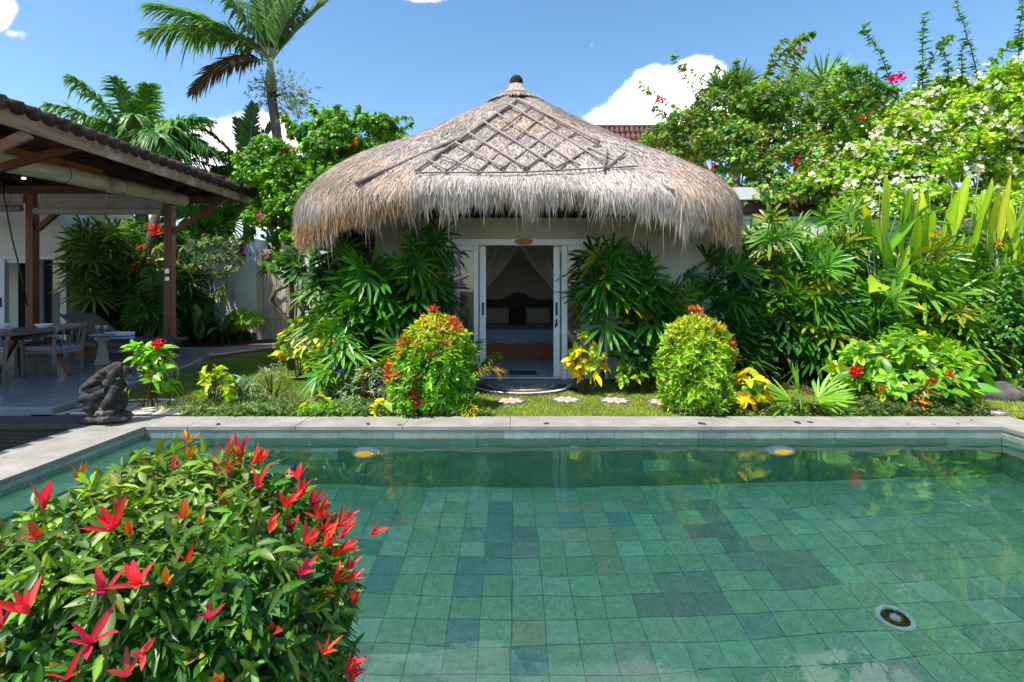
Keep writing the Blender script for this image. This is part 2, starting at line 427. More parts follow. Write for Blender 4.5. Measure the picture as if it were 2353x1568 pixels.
for a, b, nx, ny in (((PX0, PY1), (PX1, PY1), 0, 1), ((PX1, PY1), (PX1, PY0), 1, 0), ((PX1, PY0), (PX0, PY0), 0, -1), ((PX0, PY0), (PX0, PY1), -1, 0)):
    e = .006
    wallq((a[0]+nx*e, a[1]+ny*e), (b[0]+nx*e, b[1]+ny*e), FZ-.05, -.02, grout)
    ln = math.hypot(b[0]-a[0], b[1]-a[1]); n = round(ln / .30); u = ((b[0]-a[0])/n, (b[1]-a[1])/n, 0)
    tiles(wl, (a[0], a[1], WZ-.015), u, (0, 0, -.345), n, 4, 5, k_=.5 if ny > 0 else .85)  # far wall tiles darkened: its underwater shade is put into their colour
    cw = [np.array(lin('#b9c9ba')), np.array(lin('#a9baac'))]
    rr = random.Random(9)
    for i in range(n):                  # dry course above the water
        q = [(a[0]+u[0]*(i+.008), a[1]+u[1]*(i+.008)), (a[0]+u[0]*(i+.992), a[1]+u[1]*(i+.992))]
        k = cw[rr.random() < .4] * math.exp(rr.gauss(0, .08))
        wl.add([(q[0][0], q[0][1], WZ+.045), (q[1][0], q[1][1], WZ+.045), (q[1][0], q[1][1], -.02), (q[0][0], q[0][1], -.02)], [[0, 1, 2, 3]], k)
        wl.add([(q[0][0], q[0][1], WZ-.012), (q[1][0], q[1][1], WZ-.012), (q[1][0], q[1][1], WZ+.043), (q[0][0], q[0][1], WZ+.043)], [[0, 1, 2, 3]], k * .55)
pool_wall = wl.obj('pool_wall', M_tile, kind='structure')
st = MB()
for xa, xb, zt in ((PX0, -3.62, WZ-.05), (-3.62, -3.0, WZ-.46), (-3.0, -2.36, WZ-.88)):
    st.bbox(xa+.003, xb, PY0+.003, PY1-.003, FZ+.004, zt-.004, col=grout)
    n = round((PY1-PY0)/.3); m = max(1, round((xb-xa)/.3))
    tiles(st, (xa+.004, PY0, zt), ((xb-xa-.004)/m, 0, 0), (0, (PY1-PY0)/n, 0), m, n, 17)
pool_steps = st.obj('pool_steps', M_tile, kind='structure')
wm = MB(); nx_, ny_ = 190, 80
gx, gy = np.meshgrid(np.linspace(PX0-.004, PX1+.004, nx_), np.linspace(PY0-.004, PY1+.004, ny_), indexing='ij')
rw = np.random.default_rng(2); gz = np.zeros_like(gx)
for _ in range(14):                     # faint ripples
    a = rw.uniform(0, 6.28); k = rw.uniform(4, 17); gz += (.0042/k)*np.sin(k*(gx*math.cos(a)+gy*math.sin(a))+rw.uniform(0, 6.28))
wm.add(np.stack([gx, gy, WZ+gz], -1).reshape(-1, 3), np.array([[i*ny_+j, (i+1)*ny_+j, (i+1)*ny_+j+1, i*ny_+j+1] for i in range(nx_-1) for j in range(ny_-1)]))
water = wm.obj('pool_water', M_water, kind='structure')
water.cycles.is_caustics_caster = True
# coping slabs round the pool: one kerb of butted stone slabs with a small lip over the water
def cope(name, runs, mt, lip=.012):
    mb = MB(); rr = random.Random(4)
    for (x0, x1, y0, y1, ax, ln) in runs:
        a0, a1 = (x0, x1) if ax == 'x' else (y0, y1); n = max(1, round((a1-a0)/ln)); s = (a1-a0)/n
        for i in range(n):
            dz = rr.gauss(0, .0015)
            if ax == 'x': mb.bbox(a0+i*s+.0015, a0+(i+1)*s-.0015, y0, y1, -.028, TZ+dz)
            else: mb.bbox(x0, x1, a0+i*s+.0015, a0+(i+1)*s-.0015, -.028, TZ+dz)
    o = mb.obj(name, mt, kind='structure'); return bev(o, .006)
cope('pool_coping', [(PX0-.69, PX1+.49, PY1-.015, 5.985, 'x', 1.15), (PX0-.69, PX0+.015, 1.45, PY1-.018, 'y', 1.1),
                     (PX1-.015, PX1+.49, 1.45, PY1-.018, 'y', 1.1), (PX0+.018, PX1-.018, 1.45, PY0+.015, 'x', 1.1)], M_cope)
for o in (pool_floor, pool_wall, pool_steps): o.cycles.is_caustics_receiver = True
# ================================================================== GROUND, PATHS, TERRACE
t = NT('soil')
f = t.noise(3, 6); g = t.noise(40, 4, .7)
M_soil = t.out(t.pbsdf(t.mix(f, lin('#4a3c2c'), lin('#6f5a40')), .95, .1, t.bump(g, .03)))
t = NT('lawn_turf')
f = t.noise(1.6, 6, .65); g = t.noise(70, 4, .7); h = t.noise(9, 4, .6)
c = t.ramp(f, [(.3, lin('#55701f')), (.55, lin('#6f8a2c')), (.75, lin('#8b9440'))])
c = t.mix(t.n('ShaderNodeMapRange', {0: h, 1: .52, 2: .72, 3: 0, 4: .5}).outputs[0], c, lin('#8c8a48'))
c = t.mix(t.n('ShaderNodeMapRange', {0: g, 1: .35, 2: .65}).outputs[0], t.mix(1, c, (.45, .5, .4), 'MULTIPLY'), c)
M_lawn = t.out(t.pbsdf(c, .9, .15, t.bump(g, .03)))
big = MB()
POND = (-12.5, PX0-.69, 2.2, 5.66)
def quad(mb, x0, x1, y0, y1, z): mb.add([(x0, y0, z), (x1, y0, z), (x1, y1, z), (x0, y1, z)], [[0, 1, 2, 3]])
XL, XR = PX0-.60, PX1+.40
for q in ((-400, 400, 5.9, 400), (-400, POND[0], -400, 5.9), (POND[0], XL, -400, POND[2]), (POND[0], XL, 5.66, 5.9), (XR, 400, -400, 5.9), (XL, XR, -400, 1.3)):
    quad(big, *q, -.02)
ground = big.obj('ground', M_soil, kind='structure')
lw = MB()
lw.add([(p[0], p[1], -.006) for p in [(-4.6, 5.99), (9.2, 5.99), (9.2, 7.55), (-2.6, 7.55), (-3.3, 9.2), (-3.9, 12.4), (-6.2, 12.3), (-6.6, 10.2), (-5.4, 7.2)]], [list(range(9))])
lawn = lw.obj('lawn', M_lawn, kind='structure')
bd_ = MB(); quad(bd_, -2.2, 0.2, .72, 1.449, .004); bd_.obj('planting_bed', M_soil, kind='structure')
dk = MB(); dk.bbox(-4.6, 6, -3, .715, -.03, .018); dk.bbox(-4.6, -2.2, .716, 1.448, -.03, .018); dk.bbox(.2, 6, .716, 1.448, -.03, .018)
deck = dk.obj('pool_deck', M_cope, kind='structure')

def concrete(name, a, b, rough, bump=.004):
    t = NT(name); f = t.noise(1.1, 7, .65); g = t.noise(25, 5, .6)
    c = t.ramp(f, [(.3, lin(b)), (.7, lin(a))])
    c = t.mix(t.n('ShaderNodeMapRange', {0: g, 1: .5, 2: .75, 3: 0, 4: .3}).outputs[0], c, tuple(x * .7 for x in lin(b)))
    r = t.n('ShaderNodeMapRange', {0: f, 1: .3, 2: .7, 3: rough - .08, 4: rough + .1}).outputs[0]
    return t.out(t.pbsdf(c, r, .5, t.bump(g, bump)))
M_terr = concrete('polished_terrace_concrete', '#82898f', '#6b7278', .22, .0015)
M_path = concrete('path_concrete', '#7f7a78', '#6a6665', .7)
M_edge = pm('pale_edge_stone', '#c9c2b4', '#a39c8e', 14, .8, .004)
te = MB()
edge = [(-5.40, 6.02), (-5.46, 6.35), (-5.54, 6.75), (-5.66, 7.4), (-5.72, 8.1), (-5.82, 8.8), (-6.0, 9.6), (-6.35, 10.6), (-7.0, 11.9), (-7.3, 12.35)]
te.prism([(-17, 6.02)] + edge + [(-17, 12.35)], -.05, .12)
terrace = te.obj('terrace', M_terr, kind='structure'); bev(terrace, .02, 3)
pa = MB()
near = [G(398, 832), G(470, 820), G(560, 808), G(640, 797), G(700, 790)]; far = [G(700, 783), G(640, 788.5), G(560, 796), G(470, 801), G(405, 805)]
pa.prism([(p.x, p.y) for p in near + far], -.05, .016)
path = pa.obj('garden_path', M_path, kind='structure')
eg = MB(); eg.tube([(p.x, p.y, .012) for p in near], .02, 6)
eg.obj('path_edging', M_edge, kind='structure')

# dark stone border of the sunken pond to the left, and its wall of stacked stone
bo = MB(); bo.bbox(-12.5, PX0-.695, 5.66, 6.015, -.05, .018)
bev(bo.obj('pond_kerb', M_cope_dk, kind='structure'), .01)
t = NT('stacked_pond_stone')
z = t.n('ShaderNodeTexBrick', {'Vector': t.n('ShaderNodeMapping', {0: t.obj(), 2: (R(90), 0, 0)}).outputs[0], 'Color1': (*lin('#3b3936'), 1), 'Color2': (*lin('#1d1c1b'), 1), 'Mortar': (*lin('#090909'), 1), 'Scale': 3.0, 'Mortar Size': .012, 'Brick Width': .9, 'Row Height': .13, 'Bias': -.2})
c = t.mix(t.n('ShaderNodeMapRange', {0: t.noise(12, 5), 1: .5, 2: .7, 3: 0, 4: .6}).outputs[0], z.outputs[0], lin('#141413'))
M_stack = t.out(t.pbsdf(c, .6, .4, t.bump(z.outputs[1], .02)))
pw = MB()
pw.bbox(POND[0], PX0-.70, 5.72, 5.86, -.9, -.052)
pw.bbox(PX0-.695, PX0-.60, 2.2, 5.72, -.9, -.03)
pw.obj('pond_wall', M_stack, kind='structure')
pb = MB(); quad(pb, POND[0], PX0-.6, POND[2]-.1, 5.8, -.85); pb.obj('pond_bed', pm('pond_mud', '#191a16', '#0d0e0c', 4, .9), kind='structure')
t = NT('pond_water')
M_pw = t.out(t.n('ShaderNodeMixShader', {0: t.n('ShaderNodeFresnel', {0: 1.33}).outputs[0], 1: t.n('ShaderNodeBsdfTransparent', {0: (.35, .4, .36, 1)}).outputs[0], 2: t.n('ShaderNodeBsdfGlossy', {'Roughness': .02}).outputs[0]}).outputs[0])
pq = MB(); quad(pq, POND[0], PX0-.7, POND[2], 5.72, -.45); pq.obj('pond_water', M_pw, kind='structure')

# ------------------------------------------------------------------ pebble mosaics
def mosmat(name, h, sc_=85):
    t = NT(name); v = t.n('ShaderNodeTexVoronoi', {'Scale': sc_, 'Vector': t.obj()})
    k = t.n('ShaderNodeMapRange', {0: v.outputs['Distance'], 1: .35, 2: .75, 3: 1, 4: .35}).outputs[0]
    col = t.mix(.22, lin(h), v.outputs['Color'], 'OVERLAY')
    c = t.mix(k, tuple(x*.5 for x in lin(h)), col)
    return t.out(t.pbsdf(c, .75, .3, t.bump(v.outputs['Distance'], .004)))
M_mp, M_md, M_mw, M_mt = mosmat('pale_pink_pebbles', '#e2ccc0'), mosmat('dark_grey_pebbles', '#5a5c60'), mosmat('white_pebbles', '#e6ded2'), mosmat('tan_pebbles', '#c09a80')
MOS = [M_mp, M_md, M_mw, M_mt]
def arcpoly(cx, cy_, r0, r1, a0, a1, n, kx=1.0, ky=1.0):
    o = [(cx + kx*r1*math.cos(a0+(a1-a0)*i/n), cy_ + ky*r1*math.sin(a0+(a1-a0)*i/n)) for i in range(n+1)]
    return o + [(cx + kx*r0*math.cos(a1+(a0-a1)*i/n), cy_ + ky*r0*math.sin(a1+(a0-a1)*i/n)) for i in range(n+1)]
def flat(mb, poly, z, mi): mb.add([(p[0], p[1], z) for p in poly], [list(range(len(poly)))], None, mi)
def fan_mosaic(name, cx, cy_, rx, ry, a0, a1, z, **k):
    mb = MB(); n = 40
    pts = arcpoly(cx, cy_, 0.001, 1, a0, a1, n, rx, ry)
    mb.prism(pts[:n+1] + [(cx, cy_)] if a1-a0 < 6 else pts[:n+1], z-.05, z, 1)
    for r0, r1, mi in ((.90, .995, 2), (.66, .72, 3), (.60, .655, 2)):
        for i in range(n):
            b0, b1 = a0+(a1-a0)*i/n, a0+(a1-a0)*(i+1)/n
            flat(mb, arcpoly(cx, cy_, r0, r1, b0, b1, 2, rx, ry), z+.003, mi)
    m = 9 if a1-a0 < 6 else 16
    for i in range(m):                 # petals
        b = a0 + (a1-a0)*(i+.5)/m; hw = (a1-a0)/m*.47
        for (q0, q1, mi, zz) in ((.14, .58, 2, .003), (.2, .5, 3 if i % 2 else 0, .006)):
            w_ = hw * (1 if mi == 2 else .5)
            poly = [(q0, b)] + [(q0+(q1-q0)*.55, b-w_), (q0+(q1-q0)*.8, b-w_*.8), (q1, b), (q0+(q1-q0)*.8, b+w_*.8), (q0+(q1-q0)*.55, b+w_)]
            flat(mb, [(cx+rx*r_*math.cos(a_), cy_+ry*r_*math.sin(a_)) for r_, a_ in poly], z+zz, mi)
    for i in range(16):
        b0, b1 = a0+(a1-a0)*i/16, a0+(a1-a0)*(i+1)/16
        flat(mb, arcpoly(cx, cy_, .02, .12, b0, b1, 2, rx, ry), z+.004, 3)
    return mb.obj(name, MOS, **k)
fan_mosaic('mosaic_threshold', .145, 7.93, .78, .72, math.pi, 2*math.pi, .035, label='half round pebble mosaic with radiating petals in front of the open bedroom door', cat='mosaic')
fan_mosaic('mosaic_apron', -4.78, 6.02, .88, .88, 0, math.pi, .03, label='half round pebble mosaic with pale rim behind the stone statue', cat='mosaic')
STONES = [(1172, 921, 'under the mosaic doorstep, nearest the red-tipped round bush', .21), (1300, 918, 'second from the red-tipped round bush', .215), (1412, 920, 'third from the red-tipped round bush', .22),
          (1522, 924, 'half hidden by the yellow-green round bush', .22), (832, 925, 'partly hidden by grey-leaved flowering stems', .2), (735, 919, 'leftmost of the row, beyond small yellow leaves', .2), (2262, 944, 'at the right end beside the flat grey rock', .23)]
for (sx, sy, lab, rr_) in STONES:
    p = G(sx, sy, .01); mb = MB(); ca = RNG.uniform(0, 1)
    mb.prism([(rr_*1.02*math.cos(2*math.pi*i/28), rr_*1.02*math.sin(2*math.pi*i/28)) for i in range(28)], -.04, .0, 1)
    for i in range(9):
        b = ca + 2*math.pi*i/9; poly = [(.02, b), (.62, b-.3), (.98, b), (.62, b+.3)]
        flat(mb, [(rr_*r_*math.cos(a_), rr_*r_*math.sin(a_)) for r_, a_ in poly], .004, 0)
        poly = [(.05, b+.35), (.42, b+.2), (.55, b+.35), (.42, b+.5)]
        flat(mb, [(rr_*r_*math.cos(a_), rr_*r_*math.sin(a_)) for r_, a_ in poly], .006, 3)
    o = mb.obj('stepping_stone', MOS, label='pale star stepping stone, ' + lab, cat='stepping stone', group='star stepping stones across the lawn'); o.location = (p.x, p.y, .008)

# ------------------------------------------------------------------ pool fittings
M_steel = pm('brushed_steel', '#b9c0c4', '#8d959a', 20, .25, 0, .5, metal=.9)
t = NT('amber_led_lens'); M_led = t.out(t.pbsdf(lin('#f6bc20'), .3, .6, extra={'Emission Color': (1, .62, .06, 1), 'Emission Strength': .22}))
M_rim = pm('grey_lamp_rim', '#e4eae8', '#ccd4d2', 20, .3)
M_whitepl = pm('white_plastic', '#e8e8de', '#cfd0c4', 10, .4)
M_darkhole = pm('dark_drain', '#2b2a1d', '#15150e', 10, .8)
M_water_y = PY1
for (lx, dep, lab) in ((843, .43, 'round underwater lamp with amber beads, left one on the far pool wall'), (1788, .40, 'round underwater lamp with amber beads, right one on the far pool wall')):
    d = PY1; x = (lx-HX)/FPX*d
    r = thing('underwater_light', lab, 'pool light', (x, d-.004, WZ-dep), 'underwater lamps on the far pool wall')
    m = MB(); m.lathe([(.0, -.001), (.15, -.001), (.15, -.07), (.135, -.10), (.112, -.10), (.10, -.085), (.0, -.085)], (0, 0, 0), 28, axis='y'); m.obj('rim', M_rim, r, smooth=False)
    m = MB()
    for k in range(37):
        rr_ = .097*math.sqrt((k+.3)/37); a = k*2.399
        m.blob((rr_*math.cos(a), -.09, rr_*math.sin(a)), (.013, .016, .013), 5)
    m.obj('led_cluster', M_led, r, smooth=True)
for (lx, py, lab) in ((712, 1020, 'leftmost'), (1116, 1021, 'left of the door reflection'), (1318, 1026, 'larger one in the middle'), (1518, 1020, 'fourth from the left'), (1915, 1016, 'rightmost')):
    k = (py-HY)/FPX; ux = (lx-HX)/FPX; hd = math.hypot(1, ux); d0 = (EYE-WZ)/k; rem = max(.02, PY1-d0)*hd
    dep = rem/math.tan(math.asin(math.sin(math.atan2(hd, k))/1.33))
    m = MB(); q = .028 if py < 1024 else .04
    m.lathe([(0, -.002), (q, -.002), (q, -.012), (q*.7, -.016), (q*.4, -.016), (q*.36, -.008), (0, -.008)], (0, 0, 0), 18, axis='y')
    o = m.obj('pool_inlet', M_whitepl, label='small white return nozzle in the far pool wall, ' + lab, cat='pool inlet', group='return nozzles in the far pool wall'); o.location = (ux*PY1, PY1-.001, WZ-dep)
q = refr(2056, 1420)
r = thing('pool_drain', 'round white drain with dark grille on the pool floor', 'drain', (q[0], q[1], FZ+.002))
m = MB()
m.lathe([(.085, .0), (.118, .0), (.118, .012), (.108, .018), (.088, .018), (.085, .006)], (0, 0, 0), 32); m.obj('ring', pm('white_drain_ring', '#fffff0', '#f4f4e4', 10, .4), r)
m = MB(); m.lathe([(0, .001), (.086, .001), (.086, .007), (0, .007)], (0, 0, 0), 28); m.obj('grille', M_darkhole, r)
m = MB(); m.lathe([(0, .008), (.034, .008), (.034, .02), (.024, .028), (0, .028)], (0, 0, 0), 20)
m.obj('cap', M_whitepl, r)
# ================================================================== THATCHED BEDROOM PAVILION
HYF, HFZ, DX = 8.0, .126, .135          # front face, floor level, middle of the door
t = NT('white_plaster')
f = t.noise(1.4, 6, .65); g = t.noise(30, 4)
c = t.mix(t.n('ShaderNodeMapRange', {0: f, 1: .42, 2: .75, 3: 0, 4: .55}).outputs[0], lin('#dfe0da'), lin('#bfc2b8'))
c = t.mix(t.n('ShaderNodeMapRange', {0: t.noise(.8, 7, .75, stretch=(3, 3, .5)), 1: .55, 2: .78, 3: 0, 4: .45}).outputs[0], c, lin('#9c9f92'))
M_plaster = t.out(t.pbsdf(c, .85, .2, t.bump(g, .004)))
t = NT('grey_green_plaster')
f = t.noise(1.2, 6, .65); g = t.noise(.9, 7, .75, stretch=(3, 3, .5))
c = t.mix(t.n('ShaderNodeMapRange', {0: f, 1: .4, 2: .75, 3: 0, 4: .6}).outputs[0], lin('#b2b5aa'), lin('#9ca094'))
c = t.mix(t.n('ShaderNodeMapRange', {0: g, 1: .55, 2: .78, 3: 0, 4: .5}).outputs[0], c, lin('#868a7e'))
M_pwall = t.out(t.pbsdf(c, .88, .2, t.bump(t.noise(30, 4), .004)))
M_paint = pm('white_door_paint', '#e3e6e8', '#d3d7da', 5, .38, .001, .45, stretch=(8, 8, 1))
M_step = concrete('grey_step_stone', '#77797b', '#5f6163', .6)
t = NT('floor_tiles')
b = t.n('ShaderNodeTexBrick', {'Vector': t.obj(), 'Color1': (*lin('#d0d4d6'), 1), 'Color2': (*lin('#c2c8cb'), 1), 'Mortar': (*lin('#7f8488'), 1), 'Scale': 1.0, 'Mortar Size': .006, 'Brick Width': .6, 'Row Height': .6}); b.offset = 0
M_ftile = t.out(t.pbsdf(b.outputs[0], .3, .5))
M_room = pm('room_plaster', '#dedad0', '#ccc8be', 2, .9)
def glassmat(name, tint=(.82, .88, .88)):
    t = NT(name)
    return t.out(t.n('ShaderNodeMixShader', {0: t.n('ShaderNodeMath', {0: t.n('ShaderNodeFresnel', {0: 1.5}).outputs[0], 1: 2.0}, operation='MULTIPLY', use_clamp=True).outputs[0], 1: t.n('ShaderNodeBsdfTransparent', {0: (*tint, 1)}).outputs[0], 2: t.n('ShaderNodeBsdfGlossy', {'Roughness': .01}).outputs[0]}).outputs[0])
M_glass = glassmat('window_glass')
M_dkmetal = pm('dark_bronze', '#2d2b2a', '#1b1a1a', 30, .4, 0, .5, metal=.6)
M_wood_dk = pm('dark_carved_wood', '#33241a', '#1c130d', 8, .5, .004, .4, stretch=(1, 6, 1))
M_wood_md = pm('brown_bed_wood', '#b0703c', '#8a5228', 5, .5, .004, .4, stretch=(1, 8, 8))

hx0, hx1, hyb, WH = -2.14, 3.36, 12.9, 2.62
villa = thing('thatched_pavilion', 'white bedroom pavilion with shaggy thatched roof and open sliding door', 'building', (0.6, 10.4, 0))
VL = Vector((-.6, -10.4, 0))
def vp(mb, name, mats, parent=villa, smooth=False):
    """child of the pavilion built in place coordinates"""
    o = mb.obj(name, mats, parent, smooth); o.location = VL if parent is villa else (0, 0, 0); return o
ox0, ox1 = 995, 1392                     # glazed front, photo columns
X = lambda px: (px-HX)*HYF/FPX
gx0, gx1 = X(995), X(1394); gz1 = 2.28
m = MB(); T = .18
m.bbox(hx0, gx0, HYF, HYF+T, 0, WH); m.bbox(gx1, hx1, HYF, HYF+T, 0, WH); m.bbox(gx0, gx1, HYF, HYF+T, gz1, WH)
m.bbox(hx0, hx0+T, HYF+T, hyb-T, 0, WH); m.bbox(hx1-T, hx1, HYF+T, hyb-T, 0, WH); m.bbox(hx0, hx1, hyb-T, hyb, 0, WH)
vp(m, 'wall', M_pwall)
m = MB(); m.bbox(hx0+T, hx1-T, HYF+T+.02, hyb-T, HFZ-.06, HFZ-.002); m.bbox(gx0, gx1, HYF+.03, HYF+T+.02, HFZ-.06, HFZ-.002); vp(m, 'floor', M_ftile)
m = MB(); m.bbox(hx0+T, hx1-T, HYF+T, hyb-T, WH-.08, WH-.004); vp(m, 'ceiling', M_room)
m = MB(); m.bbox(hx0+T, hx1-T, hyb-T-.02, hyb-T-.004, HFZ, WH-.085); m.bbox(hx0+T+.004, hx0+T+.02, HYF+T, hyb-T-.021, HFZ, WH-.085); m.bbox(hx1-T-.02, hx1-T-.004, HYF+T, hyb-T-.021, HFZ, WH-.085); vp(m, 'room_lining', M_room)
m = MB()
n = 7; xs = np.linspace(X(1060), X(1402), n)
for i in range(n-1): m.bbox(xs[i]+.002, xs[i+1]-.002, HYF-.09, HYF+.05, -.02, HFZ-.02-(.004 if i % 2 else 0))
bev(vp(m, 'doorstep', M_step), .006)
M_plinth = pm('black_plinth', '#3a3b38', '#262724', 5, .7)
for a, b_ in ((X(1403), hx1), (hx0, X(1059))):
    m = MB(); m.bbox(a, b_, HYF-.03, HYF-.002, -.02, .10); vp(m, 'skirting', M_plinth)
# glazed front: frame with mullions
fr = MB()
ya, yb = HYF-.035, HYF+.11
fr.bbox(gx0-.03, gx1+.03, ya, yb, gz1-.085, gz1+.01)                    # head
for px, wd in ((995, .07), (1093.5, .068), (1296.5, .085), (1389, .08)):
    fr.bbox(X(px)-wd/2, X(px)+wd/2, ya+.002, yb-.002, HFZ-.02, gz1-.086)
fr.bbox(X(1302)+.012, X(1389)-.041, ya+.01, yb-.01, HFZ-.015, HFZ+.30)     # solid lower panel of the right light
fr.bbox(X(995)+.036, X(1088)-.001, ya+.01, yb-.01, HFZ-.015, HFZ+.30)
fr.bbox(X(1302)+.012, X(1352), ya+.012, yb-.012, gz1-.17, gz1-.087)
fr.bbox(X(995)+.036, X(1088)-.001, ya+.012, yb-.012, gz1-.17, gz1-.087)
fr.bbox(X(1352), X(1360), ya+.012, yb-.012, HFZ+.301, gz1-.088)
bev(vp(fr, 'door_frame', M_paint), .004)
for (a, b_, nm) in ((X(995)+.035, X(1088), 'window_pane'), (X(1302)+.01, X(1352), 'window_pane')):
    m = MB(); m.add([(a, HYF+.03, HFZ+.3), (b_, HYF+.03, HFZ+.3), (b_, HYF+.03, gz1-.17), (a, HYF+.03, gz1-.17)], [[0, 1, 2, 3]]); vp(m, nm, M_glass)
# the two sliding leaves pushed aside
for (a, b_, s) in ((X(1040), X(1115), 1), (X(1273), X(1350), -1)):
    m = MB(); y0, y1 = HYF+.115, HYF+.16; w_ = .098
    ins, outx = (b_, a) if s > 0 else (a, b_)
    m.bbox(min(ins, ins-s*w_), max(ins, ins-s*w_), y0, y1, HFZ, gz1-.088)
    m.bbox(min(outx, outx+s*w_), max(outx, outx+s*w_), y0, y1, HFZ, gz1-.088)
    lo, hi = a+w_+.001, b_-w_-.001
    m.bbox(lo, hi, y0+.002, y1-.002, HFZ+.002, HFZ+.22); m.bbox(lo, hi, y0+.002, y1-.002, gz1-.19, gz1-.09)
    leaf = vp(m, 'sliding_door', M_paint); bev(leaf, .003)
    m = MB(); m.add([(lo, y0+.02, HFZ+.22), (hi, y0+.02, HFZ+.22), (hi, y0+.02, gz1-.19), (lo, y0+.02, gz1-.19)], [[0, 1, 2, 3]]); vp(m, 'pane', M_glass, leaf)
    m = MB(); hx_ = ins - s*.045; zc = HFZ + 1.07
    m.prism([(hx_+.016*math.cos(q)*1, zc+.09*(1 if math.sin(q) > 0 else -1)+.016*math.sin(q)) for q in np.linspace(0, 2*math.pi, 24, endpoint=False)], 0, 1)
    v = m.v[0].copy(); m.v[0] = np.stack([v[:, 0], y0-.012+v[:, 2]*.014, v[:, 1]], 1)
    vp(m, 'handle', M_dkmetal, leaf)
    if s < 0:
        m = MB(); m.bbox(hx_-.012, hx_+.012, y0-.01, y0-.001, zc-.26, zc-.16); m.tube([(hx_, y0-.03, zc-.2), (hx_-.012, y0-.035, zc-.24), (hx_-.02, y0-.033, zc-.3)], [.008, .014, .01], 6); m.tube([(hx_+.004, y0-.03, zc-.2), (hx_+.012, y0-.035, zc-.26)], .006, 6); vp(m, 'lock', M_dkmetal, leaf)

# ------------------------------------------------------------------ thatch
CX, CY = .09, 10.4
RK = np.array([.02, .05, .10, .2, .4, .6, .78, .9, .97, 1.0, .98])
ZK = np.array([5.49, 5.405, 5.298, 5.076, 4.551, 4.0, 3.586, 3.19, 2.98, 2.86, 2.78])
def roofpt(s, th, dr=0.0):
    s = np.asarray(s, float); th = np.asarray(th, float)
    k = np.linspace(0, 1, len(RK)); r = np.interp(s, k, RK) + dr*0; z = np.interp(s, k, ZK)
    n = 2.606 + (4.654-2.606)*np.clip(r*1.3, 0, 1)
    rho = (np.abs(np.cos(th))**n + np.abs(np.sin(th))**n)**(-1/n)
    x = (3.568+dr)*r*rho*np.cos(th); y = (3.80+dr)*r*rho*np.sin(th)
    cor = np.abs(np.sin(2*th))**3 + .75*np.abs(np.cos(th))**6                       # eaves sag at corners and sides
    z = z - .40*cor*np.clip((s-.72)/.28, 0, 1)**1.5 + dr*.6
    z = z + .03*np.sin(th*7+s*9)*np.clip(s*3, 0, 1) + .02*np.sin(th*17-s*13)*np.clip(s*2, 0, 1)
    return np.stack([CX+x, CY+y, z], -1)
def smoothcurve():
    global RK, ZK
    k = np.linspace(0, 1, len(RK)); kk = np.linspace(0, 1, 61)
    r, z = np.interp(kk, k, RK), np.interp(kk, k, ZK)
    for _ in range(14):
        r[1:-1] = (r[:-2]+2*r[1:-1]+r[2:])/4; z[1:-1] = (z[:-2]+2*z[1:-1]+z[2:])/4
    RK, ZK = r, z
smoothcurve()
t = NT('thatch_bed')
f = t.noise(2.4, 6, .65); g = t.noise(24, 5, .7)
c = t.ramp(f, [(.3, lin('#85766a')), (.5, lin('#9c8b7c')), (.72, lin('#af9d8b'))])
c = t.mix(t.n('ShaderNodeMapRange', {0: g, 1: .4, 2: .7, 3: .7, 4: 0}).outputs[0], c, lin('#574b43'))
M_thatch = t.out(t.pbsdf(c, .95, .1, t.bump(g, .05)))
t = NT('thatch_straw')
a = t.n('ShaderNodeAttribute', attribute_name='col').outputs['Color']
M_straw = t.out(t.n('ShaderNodeMixShader', {0: .12, 1: t.pbsdf(a, .85, .15), 2: t.n('ShaderNodeBsdfTranslucent', {0: a}).outputs[0]}).outputs[0])
NS, NTH = 60, 160
S_, TH_ = np.meshgrid(np.linspace(0, 1, NS), np.linspace(0, 2*math.pi, NTH, endpoint=False), indexing='ij')
rv = roofpt(S_, TH_)
F = np.array([[i*NTH+j, (i+1)*NTH+j, (i+1)*NTH+(j+1) % NTH, i*NTH+(j+1) % NTH] for i in range(NS-1) for j in range(NTH)])
m = MB(); m.add(rv.reshape(-1, 3), F)
# underside of the eaves, back up to the wall head
inner = rv[-1].copy(); inner[:, 0] = CX + (inner[:, 0]-CX)*.9; inner[:, 1] = CY+(inner[:, 1]-CY)*.9; inner[:, 2] += .03
inn2 = rv[-1].copy(); inn2[:, 0] = CX+(inn2[:, 0]-CX)*.6; inn2[:, 1] = CY+(inn2[:, 1]-CY)*.6; inn2[:, 2] = 3.15
m.add(np.concatenate([rv[-1], inner, inn2]), np.array([[i*NTH+j, (i+1)*NTH+j, (i+1)*NTH+(j+1) % NTH, i*NTH+(j+1) % NTH] for i in range(2) for j in range(NTH)]))
roof_mesh_v, roof_mesh_f = rv.reshape(-1, 3), F
